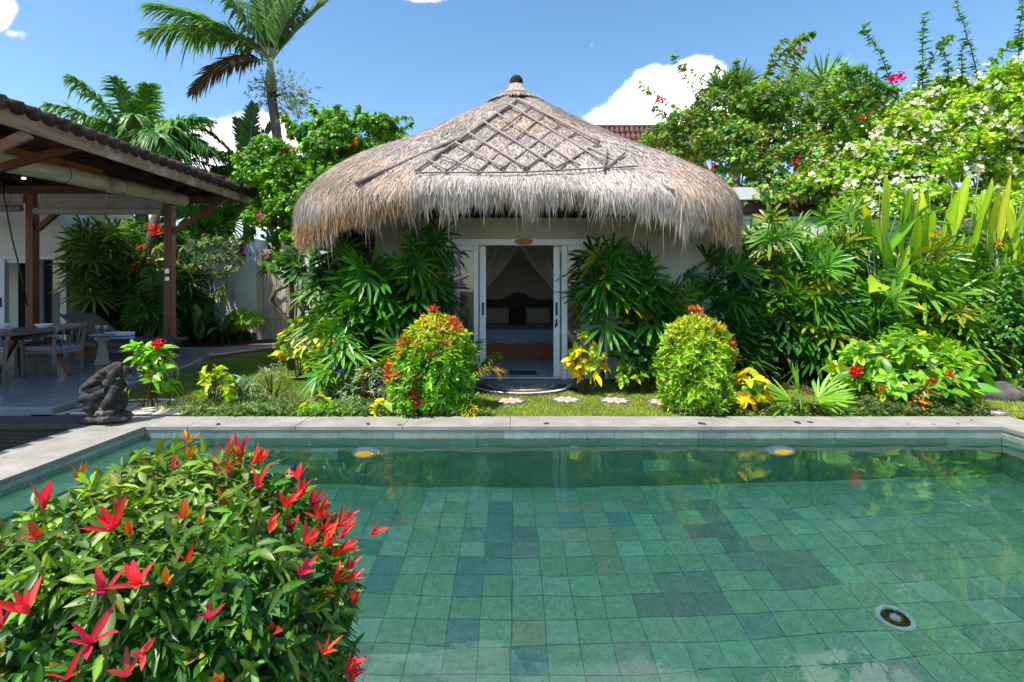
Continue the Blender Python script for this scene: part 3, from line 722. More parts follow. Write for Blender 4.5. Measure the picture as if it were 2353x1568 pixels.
# shaggy straw over the surface
rng = np.random.default_rng(5)
def straw(n, smin, smax, L, lift, wid, cols, front=.8, pw=.6, down=.0):
    s = smin + (smax-smin)*rng.random(n)**pw
    th = rng.uniform(0, 2*math.pi, n)
    th = np.where(rng.random(n) < front, -rng.uniform(0, math.pi, n) + .12*rng.normal(size=n), th)
    p = roofpt(s, th); q = roofpt(np.minimum(s+.03, 1.03), th); tn = roofpt(s, th+.01)
    d = unit(q-p); side = unit(tn-p); nr = unit(np.cross(side, d)); nr *= np.sign((nr*(p-np.array([CX, CY, 1.5]))).sum(1))[:, None]
    d = unit(d + nr*(lift + rng.normal(0, .10, n))[:, None] + side*rng.normal(0, .30, n)[:, None] + np.array([0, 0, -1.0])*down)
    ll = L*np.exp(rng.normal(0, .35, n))
    if down > .3: ll *= 1+.45*np.sin(th*61)*np.sin(th*37+1)+.35*np.sin(th*143+2)*np.sin(th*97)
    ci = rng.integers(0, len(cols), n); cc = np.array([lin(k) for k in cols])[ci]*np.exp(rng.normal(0, .22, (n, 1)))
    pt = .5+.5*np.sin(p[:, 0]*2.1+p[:, 2]*1.3)*np.cos(p[:, 1]*1.7)
    cc = cc*(.88+.24*pt)[:, None]
    pth = np.sin(p[:, 0]*1.3+4.2)*np.sin(p[:, 2]*2.3+1.0)
    wz_ = np.sin(p[:, 0]*.9+1)*np.sin(p[:, 1]*1.1+.4)+.7*np.sin(p[:, 0]*2.7+p[:, 2]*3.3)*np.sin(p[:, 1]*3.1)+.5*np.sin(p[:, 0]*6.3+p[:, 1]*5.1)*np.sin(p[:, 2]*8)
    cc *= np.array([.97, 1.0, 1.07]); cc *= np.exp(.16*wz_)[:, None]; cc[wz_ < -1.0] *= np.array([.82, .86, .84])
    cc *= (1-.16*np.clip((-(p[:, 0]-CX)-.35*np.abs(p[:, 1]-CY-2))/2, 0, 1))[:, None]      # straw darker towards the west hip
    cc[pth > .6] *= np.array([1.08, .98, .86])                 # warmer, newer straw
    blades(m, p+nr*.005, d, nr, ll, wid*np.exp(rng.normal(0, .2, n)), 'grass', .1, 0, np.clip(cc, 0, .9), flat=True, mi=1)
STR = ['#cab8a9', '#d6c5b6', '#b7a596', '#c2b0a1', '#dfd0c1', '#9c8b7f']
straw(80000, .02, 1.0, .12, .05, .008, STR, pw=.62)
straw(9000, .05, .97, .09, .20, .007, STR, pw=.6)
straw(30000, .86, 1.0, .13, .04, .008, STR + ['#d6c4ae', '#cfb898'], pw=.8, down=.35)
straw(12000, .97, 1.0, .15, .0, .009, ['#c9b49c', '#d6c0a2', '#b89c7a', '#a88a68', '#dccab4'], pw=.7, down=1.4)
straw(450, .985, 1.0, .16, .0, .007, ['#c9ae8c', '#d4bb98', '#a88a66'], pw=.7, down=2.6)
def bunch(th0, spread, n, L, cols):
    th = th0 + rng.normal(0, spread, n); s = rng.uniform(.93, 1, n); p = roofpt(s, th)
    d = unit(np.array([0, 0, -1.0]) + rng.normal(0, .13, (n, 3)))
    cc = np.array([lin(k) for k in cols])[rng.integers(0, len(cols), n)]*np.exp(rng.normal(0, .2, (n, 1)))
    blades(m, p, d, unit(p-np.array([CX, CY, 2.4])), L*np.exp(rng.normal(0, .3, n)), .012, 'grass', .1, 0, np.clip(cc, 0, .9), flat=True, mi=1)
bunch(-2.34, .07, 900, .17, ['#b08a5c', '#a87c4e', '#c29a68', '#8a6440'])
bunch(-.80, .08, 1100, .17, ['#c9a272', '#d0a468', '#b58e60', '#c8ae8c'])
bunch(-2.10, .08, 500, .17, ['#a07a50', '#8a6846', '#b08c62'])
bunch(-.68, .004, 12, .36, ['#c9a272', '#b58e60'])
thatch = vp(m, 'thatch_roof', [M_thatch, M_straw])
# neck and black ridge cap
def addneck():
    m = MB(); zt = 5.36
    m.lathe([(.62, zt-.12), (.42, zt+.02), (.25, zt+.12), (.16, zt+.2), (.125, zt+.30)], (CX, CY, 0), 28)
    n = 2600; a = rng.uniform(0, 6.283, n); k = rng.random(n); r = np.interp(k, [0, .4, .75, 1], [.13, .17, .33, .62]); z = np.interp(k, [0, .4, .75, 1], [zt+.3, zt+.2, zt+.06, zt-.1])
    p = np.stack([CX+r*np.cos(a), CY+r*np.sin(a), z], -1); o = np.stack([np.cos(a), np.sin(a), 0*a], -1)
    sl_ = np.interp(k, [0, .5, 1], [.25, .7, 1.6])[:, None]
    d = unit(o*sl_ + np.array([0, 0, -1.0]) + rng.normal(0, .12, (n, 3)))
    cc = np.array([lin(q) for q in STR])[rng.integers(0, 6, n)]*np.exp(rng.normal(0, .2, (n, 1)))
    blades(m, p+o*.01, d, o+np.array([0, 0, .6]), .2, .011, 'grass', .05, 0, cc, flat=True, mi=1)
    k_ = vp(m, 'roof_neck', [M_thatch, M_straw])
    m = MB(); m.lathe([(.10, zt+.27), (.125, zt+.28), (.13, zt+.34), (.125, zt+.40), (.10, zt+.455), (.06, zt+.48), (0.001, zt+.49)], (CX, CY, 0), 24)
    v = m.v[0]; v += (rng.normal(0, .006, v.shape)).astype(np.float32)
    vp(m, 'roof_cap', pm('black_palm_fibre', '#4a413c', '#27221f', 18, .9, .03, .2, stretch=(3, 3, 1)), smooth=True)
addneck()
# bamboo lattice lashed to the front slope: photo lines dropped on to the thatch
BV = BVHTree.FromPolygons([tuple(p) for p in roof_mesh_v], [tuple(int(i) for i in f) for f in roof_mesh_f])
def onroof(px, py, off=.055):
    o = Vector((0, 0, EYE)); d = (P(px, py, 10)-o).normalized()
    h = BV.ray_cast(o, d)
    if h[0] is None: return None
    nr = h[1] if h[1].dot(d) < 0 else -h[1]
    return h[0] + nr*off
M_bam = pm('weathered_bamboo', '#a89a8e', '#84766b', 7, .75, .006, .3, stretch=(4, 4, 4), detail=6)
M_bam2 = pm('dark_weathered_pole', '#8d8078', '#665b54', 7, .8, .006, .3)
def zl(x, y): return ((1100+x*.17)*.91914, (200+y*.17)*.91914)
def pole(a, b, rad, off, mt=None, seg=9):
    pts = []
    for i in range(seg+1):
        q = onroof(a[0]+(b[0]-a[0])*i/seg, a[1]+(b[1]-a[1])*i/seg, off)
        if q is not None: pts.append(q)
    if len(pts) < 2: return
    A, B = pts[0], pts[-1]; n = len(pts)-1          # poles are stiff: pull towards the chord
    pts = [p*.35 + (A+(B-A)*i/n)*.65 if True else p for i, p in enumerate(pts)]
    sag = max((onq.z - p.z) for p, onq in zip(pts, [p for p in pts]))
    m = MB(); m.tube(pts, [rad*random.uniform(.74, .92) for _ in pts], 7); vp(m, 'lattice_pole', mt or M_bam, thatch, True)
DN = [((985, 400), (1665, 830)), ((820, 540), (2050, 1325)), ((635, 665), (1680, 1335)), ((410, 835), (1260, 1340)), ((225, 985), (925, 1350)), ((30, 1175), (550, 1400)), ((-190, 1290), (90, 1390))]
DN = [((985, 400), (2440, 1290)), ((820, 540), (2050, 1325)), ((635, 665), (1670, 1335)), ((410, 835), (1250, 1350)), ((225, 985), (920, 1350)), ((30, 1175), (550, 1400)), ((-190, 1230), (90, 1390))]
UP = [((1325, 440), (90, 1390)), ((1520, 555), (545, 1400)), ((1760, 690), (905, 1350)), ((1985, 810), (1240, 1350)), ((2320, 980), (1690, 1340)), ((2700, 1120), (2440, 1330)), ((-60, 1170), (-360, 1390))]
for a, b_ in UP: pole(zl(*a), zl(*b_), .020, .042, M_bam2)
for a, b_ in DN: pole(zl(*a), zl(*b_), .020, .07)
pole(zl(1135, 330), zl(-100, 1190), .032, .045, M_bam2); pole(zl(1150, 340), zl(2330, 980), .028, .075)
pole((1075, 318), (820, 430), .035, .06, M_bam2, 12); pole((1350, 342), (1545, 442), .028, .03, M_bam, 12)
pole((958, 405), (1212, 403), .014, .05, M_bam2, 12); pole((1205, 403), (1462, 390), .014, .05, M_bam2, 12); pole((1386, 400), (1392, 352), .022, .06, M_bam2, 4)
# timber post and beam in the shade at the left corner
m = MB(); m.bbox(hx0-1.2, hx0-.02, 8.1, 8.25, 2.3, 2.55); m.bbox(hx0-.42, hx0-.01, 8.02, 8.08, .2, 2.7); vp(m, 'corner_post', M_wood_dk)
# oval wooden name board over the door (no lettering on it can be read)
m = MB(); m.lathe([(0, -.02), (.14, -.02), (.145, -.012), (.145, .0), (0, .0)], (0, 0, 0), 32, axis='y')
o = m.obj('door_plaque', pm('orange_wood', '#b5793a', '#8f5a26', 9, .5, .003, stretch=(1, 1, 6)), label='small oval orange wooden plaque hung above the open door', cat='plaque'); o.scale = (1, 1, .33); o.location = (X(1203), HYF-.04, 2.245)

# ------------------------------------------------------------------ things in the bedroom
BX = X(1193)*1.28; BYF = 10.25
def cloth_mat(name, h, rough=.9, tr=0, scale=40):
    t = NT(name); f = t.noise(scale, 3); g = t.noise(3, 5)
    c = t.mix(g, lin(h), tuple(x*.82 for x in lin(h)))
    b = t.pbsdf(c, rough, .1, t.bump(f, .002))
    if tr:
        b = t.n('ShaderNodeMixShader', {0: .4, 1: b, 2: t.n('ShaderNodeBsdfTranslucent', {0: (*lin(h), 1)}).outputs[0]}).outputs[0]
        b = t.n('ShaderNodeMixShader', {0: tr, 1: b, 2: t.n('ShaderNodeBsdfTransparent').outputs[0]}).outputs[0]
    return t.out(b)
M_sheet, M_blue, M_pil, M_net = cloth_mat('white_sheet', '#d8d6d6'), cloth_mat('grey_blue_bedspread', '#a0a6b4'), cloth_mat('pillow_cotton', '#c9c0bd'), cloth_mat('white_net', '#f2eeea', tr=.06)
bed = thing('canopy_bed', 'wide wooden bed with grey-blue spread seen through the open door', 'bed', (BX, BYF, HFZ))
BL = Vector((-BX, -BYF, -HFZ))
def bp(mb, name, mt, smooth=False, parent=bed):
    o = mb.obj(name, mt, parent, smooth); o.location = BL; return o
m = MB(); m.bbox(BX-.95, BX+.95, BYF, BYF+2.1, HFZ, HFZ+.3); bev(bp(m, 'bed_base', M_wood_md), .01)
m = MB(); m.bbox(BX-.9, BX+.9, BYF+.03, BYF+2.05, HFZ+.33, HFZ+.56); bev(bp(m, 'mattress', M_sheet), .05, 3)
m = MB(); nx = 40
pts = [(BYF-.015, HFZ+.30), (BYF-.02, HFZ+.42), (BYF+.005, HFZ+.55), (BYF+.04, HFZ+.578), (BYF+.5, HFZ+.582)]
V_ = [(BX-.93+1.86*i/nx, y+.012*math.sin(i*1.1+k)*(1 if k < 2 else .2), z_ + (.012*math.sin(i*.7) if k == 0 else 0)) for k, (y, z_) in enumerate(pts) for i in range(nx+1)]
m.add(V_, [[k*(nx+1)+i, k*(nx+1)+i+1, (k+1)*(nx+1)+i+1, (k+1)*(nx+1)+i] for k in range(len(pts)-1) for i in range(nx)])
bp(m, 'bedspread', M_blue, True)
m = MB(); yb_ = BYF+2.12
prof = [(-1.05, .0), (1.05, .0), (1.05, 1.06), (.85, 1.14), (.55, 1.13), (.3, 1.17), (.18, 1.27), (0, 1.31), (-.18, 1.27), (-.3, 1.17), (-.55, 1.13), (-.85, 1.14), (-1.05, 1.06)]
m.prism(prof, 0, 1); v = m.v[0].copy(); m.v[0] = np.stack([BX+v[:, 0], yb_+v[:, 2]*.07, HFZ+v[:, 1]], 1).astype(np.float32); bev(bp(m, 'headboard', M_wood_dk), .015)
for i, (px_, w_, lab, c_) in enumerate(((-.52, .62, 'plump pillow at the left of the headboard', M_pil), (.48, .62, 'plump pillow at the right of the headboard', M_pil), (-.02, .4, 'small reddish cushion between the two pillows', cloth_mat('red_cushion', '#5e4547')))):
    m = MB(); nn_ = 12
    Vp = []
    for sgn in (1, -1):
        for i_ in range(nn_+1):
            for j_ in range(nn_+1):
                u_, v_ = i_/nn_*2-1, j_/nn_*2-1; h_ = max(0, (1-u_**4)*(1-v_**4))**.6
                Vp.append((u_*w_/2*(1-.06*(1-v_*v_)), sgn*h_*.09, v_*.2*(1-.06*(1-u_*u_))))
    k_ = (nn_+1)**2
    Fp = [[s_*k_+i_*(nn_+1)+j_, s_*k_+(i_+1)*(nn_+1)+j_, s_*k_+(i_+1)*(nn_+1)+j_+1, s_*k_+i_*(nn_+1)+j_+1] for s_ in (0, 1) for i_ in range(nn_) for j_ in range(nn_)]
    m.add(Vp, Fp); o = m.obj('pillow', c_, smooth=True, label=lab, cat='pillow', group='pillows on the canopy bed' if i < 2 else None)
    o.location = (BX+px_, yb_-.2-(.1 if i == 2 else 0), HFZ+.76); o.rotation_euler = (R(-14), 0, 0)
# mosquito net: two swags drawn apart
def swag(s):
    m = MB(); nu, nv = 46, 40; V_ = []
    for j in range(nv+1):
        tt = j/nv; z_ = HFZ + 2.85 - tt*2.8
        cut = min(1, max(0, (tt-.06)/.52))                   # the inner edge runs from the far side to the tie
        xin = -s*(.30)*(1-cut)**1.0 + s*.80*cut**1.3 if tt < .58 else s*(.80-.10*math.sin((tt-.58)*5))
        xo = s*1.02
        for i in range(nu+1):
            u_ = i/nu; x_ = xin+(xo-xin)*u_
            V_.append((BX+x_, BYF-.06+.035*math.sin(u_*34+tt*2)*(1-.4*tt)+(.03 if s > 0 else 0), z_))
    m.add(V_, [[j*(nu+1)+i, j*(nu+1)+i+1, (j+1)*(nu+1)+i+1, (j+1)*(nu+1)+i] for j in range(nv) for i in range(nu)])
    m.obj('mosquito_net', M_net, smooth=True, label='white bed net drawn to the %s side of the doorway' % ('left' if s < 0 else 'right'), cat='bed net', group='halves of the bed net')
swag(-1); swag(1)
def curtain(name, x0, x1, y, z0, z1, mt, lab, cat='curtain', group=None, amp=.03, fr_=40):
    m = MB(); n = 70
    V_ = [(x0+(x1-x0)*i/n, y+amp*math.sin(i/n*fr_*(x1-x0)/.4+.5*math.sin(i*.3)+k*.25), z1+(z0-z1)*k/6) for k in range(7) for i in range(n+1)]
    m.add(V_, [[k*(n+1)+i, k*(n+1)+i+1, (k+1)*(n+1)+i+1, (k+1)*(n+1)+i] for k in range(6) for i in range(n)])
    return m.obj(name, mt, smooth=True, label=lab, cat=cat, group=group)
M_curt = cloth_mat('pale_blue_curtain', '#b9cbd2')
curtain('curtain', X(1018), X(1058), HYF+.24, HFZ+.03, gz1-.02, M_curt, 'pale blue curtain behind the glass left of the open door')
curtain('curtain', X(1349), X(1372), HYF+.24, HFZ+.03, gz1-.02, M_curt, 'narrow pale curtain behind the glass right of the open door')
# bedside lamp dimly seen through the right light
r = thing('bedside_lamp', 'dim cone shaded lamp on a table behind the right window', 'lamp', (X(1322)*1.2, 9.6, HFZ))
m = MB(); m.bbox(-.22, .22, -.2, .2, 0, .55); m.obj('table', M_wood_dk, r)
m = MB(); m.lathe([(.0, .55), (.07, .55), (.05, .6), (.03, .75), (.02, .95)], (0, 0, 0), 14); m.obj('lamp_base', M_wood_dk, r)
m = MB(); m.lathe([(.17, .92), (.12, 1.2)], (0, 0, 0), 24); m.f[-1] = m.f[-1][:-2] if isinstance(m.f[-1], list) else m.f[-1]; m.mi[-1] = (len(m.f[-1]), 0); m.obj('lamp_shade', cloth_mat('lamp_linen', '#b98d5a', tr=0), r, True)
m = MB(); m.bbox(X(1165), X(1235), HYF+.25, HYF+.6, HFZ, HFZ+.012); m.obj('door_mat', pm('grey_mat', '#55585a', '#3c3f41', 60, .95, .004), label='flat grey mat just inside the open door', cat='mat')
# ================================================================== OPEN DINING PAVILION ON THE LEFT
def woodmat(name, a, b, c=None, rough=.6, st=(1, 1, .12)):
    t = NT(name); v = t.obj()
    f = t.noise(14, 6, .65, stretch=st); g = t.noise(1.6, 5, .7)
    col = t.ramp(f, [(.3, lin(b)), (.68, lin(a))])
    if c: col = t.mix(t.n('ShaderNodeMapRange', {0: g, 1: .5, 2: .62, 3: 0, 4: .8}).outputs[0], col, lin(c))
    return t.out(t.pbsdf(col, rough, .35, t.bump(f, .004)))
M_post = woodmat('teak_post', '#7a4a2a', '#503220', None, .45)
M_fas = woodmat('weathered_fascia', '#a8866c', '#7d604b', '#b8aca2', .75, (1, .08, 1))
M_beam = woodmat('old_beam', '#5f4030', '#3d281d', None, .65, (1, .1, 1))
M_ceil = woodmat('ceiling_boards', '#5a4636', '#3b2d23', None, .7, (1, .1, 1))
M_rtile = pm('terracotta_tile', '#64504a', '#3d312d', 5, .85, .01, .2, c3='#2c2320')
M_mat = pm('woven_bamboo', '#c4923f', '#8f6527', 30, .7, .004, .3, stretch=(.3, 1, 6))
M_blind = pm('off_white_canvas', '#d6d0c6', '#b5aea3', 5, .9, .004, .1, stretch=(3, .4, 3))
M_grey_blind = pm('grey_canvas', '#b2b2b0', '#989897', 4, .9, .004, .1)
EX, EZ, EYB, EYN = -6.3, 3.57, 12.43, 3.2
pav = thing('dining_pavilion', 'open timber pavilion with clay tile roof and brown posts over the terrace', 'pavilion', (-9, 9, .12))
PL = Vector((9, -9, -.12))
def ap(mb, name, mt, parent=pav, smooth=False):
    o = mb.obj(name, mt, parent, smooth); o.location = PL if parent is pav else (0, 0, 0); return o
for (px_, py_, yd) in ((-7.62, 11.4, 0), (-10.68, 11.4, 0), (-13.7, 11.4, 0), (-7.62, 4.6, 0), (-13.7, 4.6, 0)):
    m = MB(); m.bbox(px_-.085, px_+.085, py_-.085, py_+.085, .12, 3.62); bev(ap(m, 'post', M_post), .012)
for z0_, z1_ in ((1.70, 1.78), (1.86, 1.96)):
    m = MB(); m.bbox(-7.66, -7.57, 11.298, 11.314, z0_, z1_); ap(m, 'switch_plate', M_steel)
# beams, eave fascia, rafters
m = MB(); m.bbox(-7.70, -7.54, EYN+.4, 11.48, 3.62, 3.80); ap(m, 'beam', M_beam)
m = MB(); m.bbox(-14, -7.72, 11.32, 11.48, 3.62, 3.80); ap(m, 'beam', M_beam)
m = MB(); m.bbox(EX-.035, EX, EYN, EYB, EZ-.02, EZ+.25); bev(ap(m, 'fascia', M_fas), .006)
m = MB(); m.bbox(-16, EX-.037, EYB-.035, EYB, EZ+.02, EZ+.25); bev(ap(m, 'fascia', M_fas), .006)
m = MB(); m.bbox(EX-.16, EX-.04, EYN, EYB-.04, EZ+.03, EZ+.12); ap(m, 'eave_purlin', M_beam)
SL = math.tan(R(17))
m = MB()
for y in np.arange(EYN+.2, EYB-.4, .6):
    q = min(4.2, EYB-y); m.bar((EX-.04, y, EZ+.15), (EX-.04-q, y, EZ+.15+SL*q), .06, .09)
for x in np.arange(-14, EX-.4, .6):
    q = min(4.2, EX-x); m.bar((x, EYB-.04, EZ+.15), (x, EYB-.04-q, EZ+.15+SL*q), .06, .09)
ap(m, 'rafters', M_beam)
RX, RYC = -10.9, 7.83                       # ridge
rz = EZ + .27 + SL*(EX-RX)
m = MB()
def slope(poly, dz): m.add([(x, y, z+dz) for x, y, z in poly], [list(range(len(poly)))])
A_, B_, C_, D_ = (EX+.05, EYN, EZ+.215), (EX+.05, EYB+.07, EZ+.215), (RX, EYB-4.6, rz), (RX, EYN, rz)
slope([A_, B_, C_, D_], 0); slope([B_, (-16, EYB+.1, EZ+.24), (-16+4.6, EYB-4.6, rz), C_], 0)
slope([(-16, EYB+.1, EZ+.24), (-16, EYN, EZ+.24), (-16+4.6, EYN, rz), (-16+4.6, EYB-4.6, rz)], 0); slope([(RX, EYN, rz), C_, (-16+4.6, EYB-4.6, rz), (-16+4.6, EYN, rz)], .0)
ap(m, 'ceiling', M_ceil)
m = MB()
def tilerow(p0, p1, q0, q1, n):
    """barrel tile courses running up the slope; each course a half round ridge of overlapping tiles"""
    p0, p1, q0, q1 = map(Vector, (p0, p1, q0, q1))
    for i in range(n):
        a = p0+(p1-p0)*(i+.5)/n; b = q0+(q1-q0)*(i+.5)/n
        if (b-a).length < .25: continue
        k = max(2, int((b-a).length/.34)); u = (b-a)/k; w_ = (p1-p0).length/n
        for j in range(k):
            s_ = a+u*j - u*.08; e_ = a+u*(j+1)
            m.tube([s_+Vector((0, 0, .0)), e_+Vector((0, 0, -.02))], [w_*.40, w_*.36], 8)
nn_ = int((EYB-EYN)/.22)
tilerow((A_[0], A_[1], A_[2]+.02), (B_[0], B_[1], B_[2]+.02), (D_[0], D_[1], D_[2]+.02), (C_[0], C_[1]+.4, C_[2]+.02), nn_)
tilerow((B_[0]-.1, B_[1], B_[2]+.02), (-16, EYB+.1, EZ+.26), (C_[0]-.1, C_[1], C_[2]+.02), (-16+4.6, EYB-4.6, rz+.02), 40)
ap(m, 'tile_roof', M_rtile, smooth=True)
m = MB(); q = 9
for i in range(q*2):
    a = Vector(B_)+(Vector(C_)-Vector(B_))*i/(q*2); b = Vector(B_)+(Vector(C_)-Vector(B_))*(i+1.15)/(q*2)
    m.tube([a+Vector((0, 0, .10)), b+Vector((0, 0, .085))], [.12, .10], 8)
for i in range(12): m.tube([(RX, EYN+(C_[1]-EYN)*i/12, rz+.11), (RX, EYN+(C_[1]-EYN)*(i+1.1)/12, rz+.1)], [.13, .11], 8)
ap(m, 'ridge_tiles', M_rtile, smooth=True)
# braces
for a, b_ in (((-7.55, 11.4, 2.78), (-6.42, 11.55, 3.60)), ((-10.58, 11.42, 2.85), (-9.70, 11.42, 3.6)), ((-7.58, 7.0, 3.0), (-6.4, 7.55, 3.62))):
    m = MB(); m.bar(a, b_, .09, .11); bev(ap(m, 'brace', M_post), .006)
m = MB(); m.bar((-7.62, 6.1, 2.55), (-6.36, 6.75, 3.56), .09, .12); bev(ap(m, 'brace', M_fas), .006)
m = MB(); m.bar((-7.62, 5.6, 2.50), (-7.62, 6.9, 3.58), .09, .12); bev(ap(m, 'brace', M_fas), .006)
m = MB(); m.bar((-7.62, 7.4, 3.70), (-6.33, 7.4, 3.60), .1, .10); bev(ap(m, 'outrigger', M_beam), .006)
m = MB(); m.lathe([(0, .0), (.05, .0), (.055, -.015), (.03, -.02), (0, -.02)], (-10.4, 10.9, 3.9), 16)
ap(m, 'downlight_rim', M_steel)
t = NT('lit_lamp'); M_lit = t.out(t.n('ShaderNodeEmission', {0: (1, .86, .6, 1), 1: 6}).outputs[0])
m = MB(); m.lathe([(0, 3.862), (.035, 3.862), (.035, 3.875), (0, 3.875)], (-10.4, 10.9, 0), 12); ap(m, 'downlight_lens', M_lit)
# roll-up blinds hanging along the beam (things of their own)
def roll_blind(p0, p1, rr, matz, lab, mt=M_blind, z0=3.62):
    p0, p1 = Vector(p0), Vector(p1); mid_ = (p0+p1)/2; d = (p1-p0); ln = d.length; d.normalize()
    r = thing('roll_blind', lab, 'roll blind', mid_, 'roll-up blinds of the pavilion')
    m = MB(); n = 22; V_ = []
    for i in range(25):
        for j in range(n):
            a = 2*math.pi*j/n; q = rr*(1+.03*math.sin(a*3+i*.9)+.02*random.random()); k = -ln/2+ln*i/24
            V_.append(Vector((d.y*math.cos(a), -d.x*math.cos(a), math.sin(a)))*q + d*k)
    m.add([tuple(v) for v in V_], [[i*n+j, i*n+(j+1) % n, (i+1)*n+(j+1) % n, (i+1)*n+j] for i in range(24) for j in range(n)] + [list(range(n))[::-1], list(range(24*n, 25*n))])
    m.obj('canvas_roll', mt, r, True)
    m = MB(); m.bar(d*(-ln/2)+Vector((0, 0, (matz-mid_.z+z0-mid_.z)/2 if False else (z0-mid_.z+rr*.5)/2)), d*(ln/2)+Vector((0, 0, (z0-mid_.z+rr*.5)/2)), .012, max(.02, z0-mid_.z-rr*.5)); m.obj('hanging_mat', M_mat if mt is M_blind else mt, r)
    for k in (-.38, -.05, .3):
        m = MB(); c_ = d*(ln*k)
        pts = [c_+Vector((d.y, -d.x, 0))*math.cos(a)*(rr+.008)+Vector((0, 0, math.sin(a)*(rr+.008))) for a in np.linspace(0, 2*math.pi, 18)]
        m.tube(pts, .005, 4, cap=False); m.tube([c_+Vector((d.y*rr*1.05, -d.x*rr*1.05, 0)), c_+Vector((d.y*.03, -d.x*.03, z0-mid_.z))], .004, 4); m.obj('cord', M_dkmetal, r)
roll_blind((-7.50, 5.2, 3.30), (-7.50, 9.38, 3.46), .145, 0, 'fat off white rolled blind under the near end of the pavilion eave')
roll_blind((-7.50, 9.54, 3.46), (-7.50, 11.65, 3.54), .145, 0, 'off white rolled blind ending above the right brown post')
def half_blind(x0, x1, y, zt, zb, lab):
    r = thing('roll_blind', lab, 'roll blind', ((x0+x1)/2, y, zb), 'roll-up blinds of the pavilion')
    m = MB(); w_ = (x1-x0)/2; n = 30
    V_ = [(-w_+2*w_*i/n, .006*math.sin(i*.9+k*.6), (zt-zb)*k/8) for k in range(9) for i in range(n+1)]
    m.add(V_, [[k*(n+1)+i, k*(n+1)+i+1, (k+1)*(n+1)+i+1, (k+1)*(n+1)+i] for k in range(8) for i in range(n)]); m.obj('canvas_sheet', M_grey_blind, r, True)
    m = MB(); m.tube([(-w_, -.06, .03), (0, -.06, .025), (w_, -.06, .03)], .075, 14); m.obj('canvas_roll', M_grey_blind, r, True)
    for k in (-.45, .1, .42):
        m = MB(); m.tube([(w_*2*k, -.14, .05), (w_*2*k, -.03, zt-zb)], .004, 4); m.obj('cord', M_dkmetal, r)
half_blind(-10.50, -7.75, 11.33, 3.68, 3.20, 'grey blind half lowered between the two brown posts')
half_blind(-13.5, -10.82, 11.33, 3.68, 3.26, 'grey blind half lowered left of the left brown post')
m = MB(); a = P(8, 450, 9.5); b_ = P(50, 640, 9.5); m.tube([a + Vector((0, 0, .35)), a, (a+b_)/2+Vector((-.02, 0, 0)), b_, b_+Vector((.1, .0, -.5))], .012, 6); m.obj('cable', M_dkmetal, smooth=True, label='thin black cable slanting down from the pavilion ceiling', cat='cable')

# ------------------------------------------------------------------ white house behind the terrace
HBX, HBY = -11.5, 13.2
wh = thing('white_house', 'white house with sliding glass doors behind the terrace', 'house', (-13.5, 14.5, 0))
WL = Vector((13.5, -14.5, 0))
M_bwall = M_plaster
def hp(mb, name, mt, parent=wh, smooth=False):
    o = mb.obj(name, mt, parent, smooth); o.location = WL if parent is wh else (0, 0, 0); return o
k = lambda px: (px-HX)*HBY/FPX
dz = EYE + (HY-594)*HBY/FPX
m = MB(); m.bbox(-19, HBX, HBY, HBY+.2, dz, 4.3); m.bbox(k(138), HBX, HBY, HBY+.2, .1, dz); m.bbox(HBX-.2, HBX, HBY+.2, HBY+.62, .1, 4.3); m.bbox(-12.9, HBX-.2, HBY+.42, HBY+.62, .1, 4.3); m.bbox(-12.9, -12.7, HBY+.62, HBY+4, .1, 4.3); m.bbox(-19, -18.8, HBY+.2, HBY+4, .1, 4.3); m.bbox(-18.8, -12.9, HBY+3.8, HBY+4, .1, 4.3); m.bbox(-19, -12.7, HBY, HBY+4, 4.31, 4.4)
hp(m, 'wall', M_bwall)
m = MB(); m.bbox(-19.5, HBX+.05, HBY-1.0, HBY+.6, 4.401, 4.5); hp(m, 'eave_slab', M_bwall)
m = MB(); m.bbox(-18.8, -12.9, HBY+.2, HBY+3.8, .0, .11); hp(m, 'floor', M_ftile)
m = MB(); m.bbox(-19, HBX+.02, HBY-.04, HBY-.002, dz-.03, dz+.06); m.bbox(k(86), k(93), HBY-.03, HBY+.1, .12, dz-.03); m.bbox(k(-8), k(12), HBY-.03, HBY+.1, .12, dz-.03); m.bbox(k(12), k(60), HBY+.02, HBY+.1, dz-.12, dz-.03); bev(hp(m, 'door_frame', M_paint), .004)
m = MB(); m.bbox(k(10), k(88), HBY+.36, HBY+.40, .12, dz-.04) ; hp(m, 'interior_shade_panel', pm('interior_shade', '#120c0a', '#080605', 4, .9))  # sheet behind the open door; darkness of the room put into its colour
m = MB(); m.add([(k(93), HBY+.05, .3), (k(138), HBY+.05, .3), (k(138), HBY+.05, dz-.03), (k(93), HBY+.05, dz-.03)], [[0, 1, 2, 3]]); hp(m, 'window_pane', M_glass)
curtain('curtain', k(97), k(128), HBY+.28, .14, dz-.05, M_curt, 'pale blue curtain hanging behind the window of the white house', amp=.05)
m = MB(); m.bbox(k(4)-.02, k(4)+.02, HBY-.05, HBY-.031, 1.05, 1.3); hp(m, 'handle', M_dkmetal)

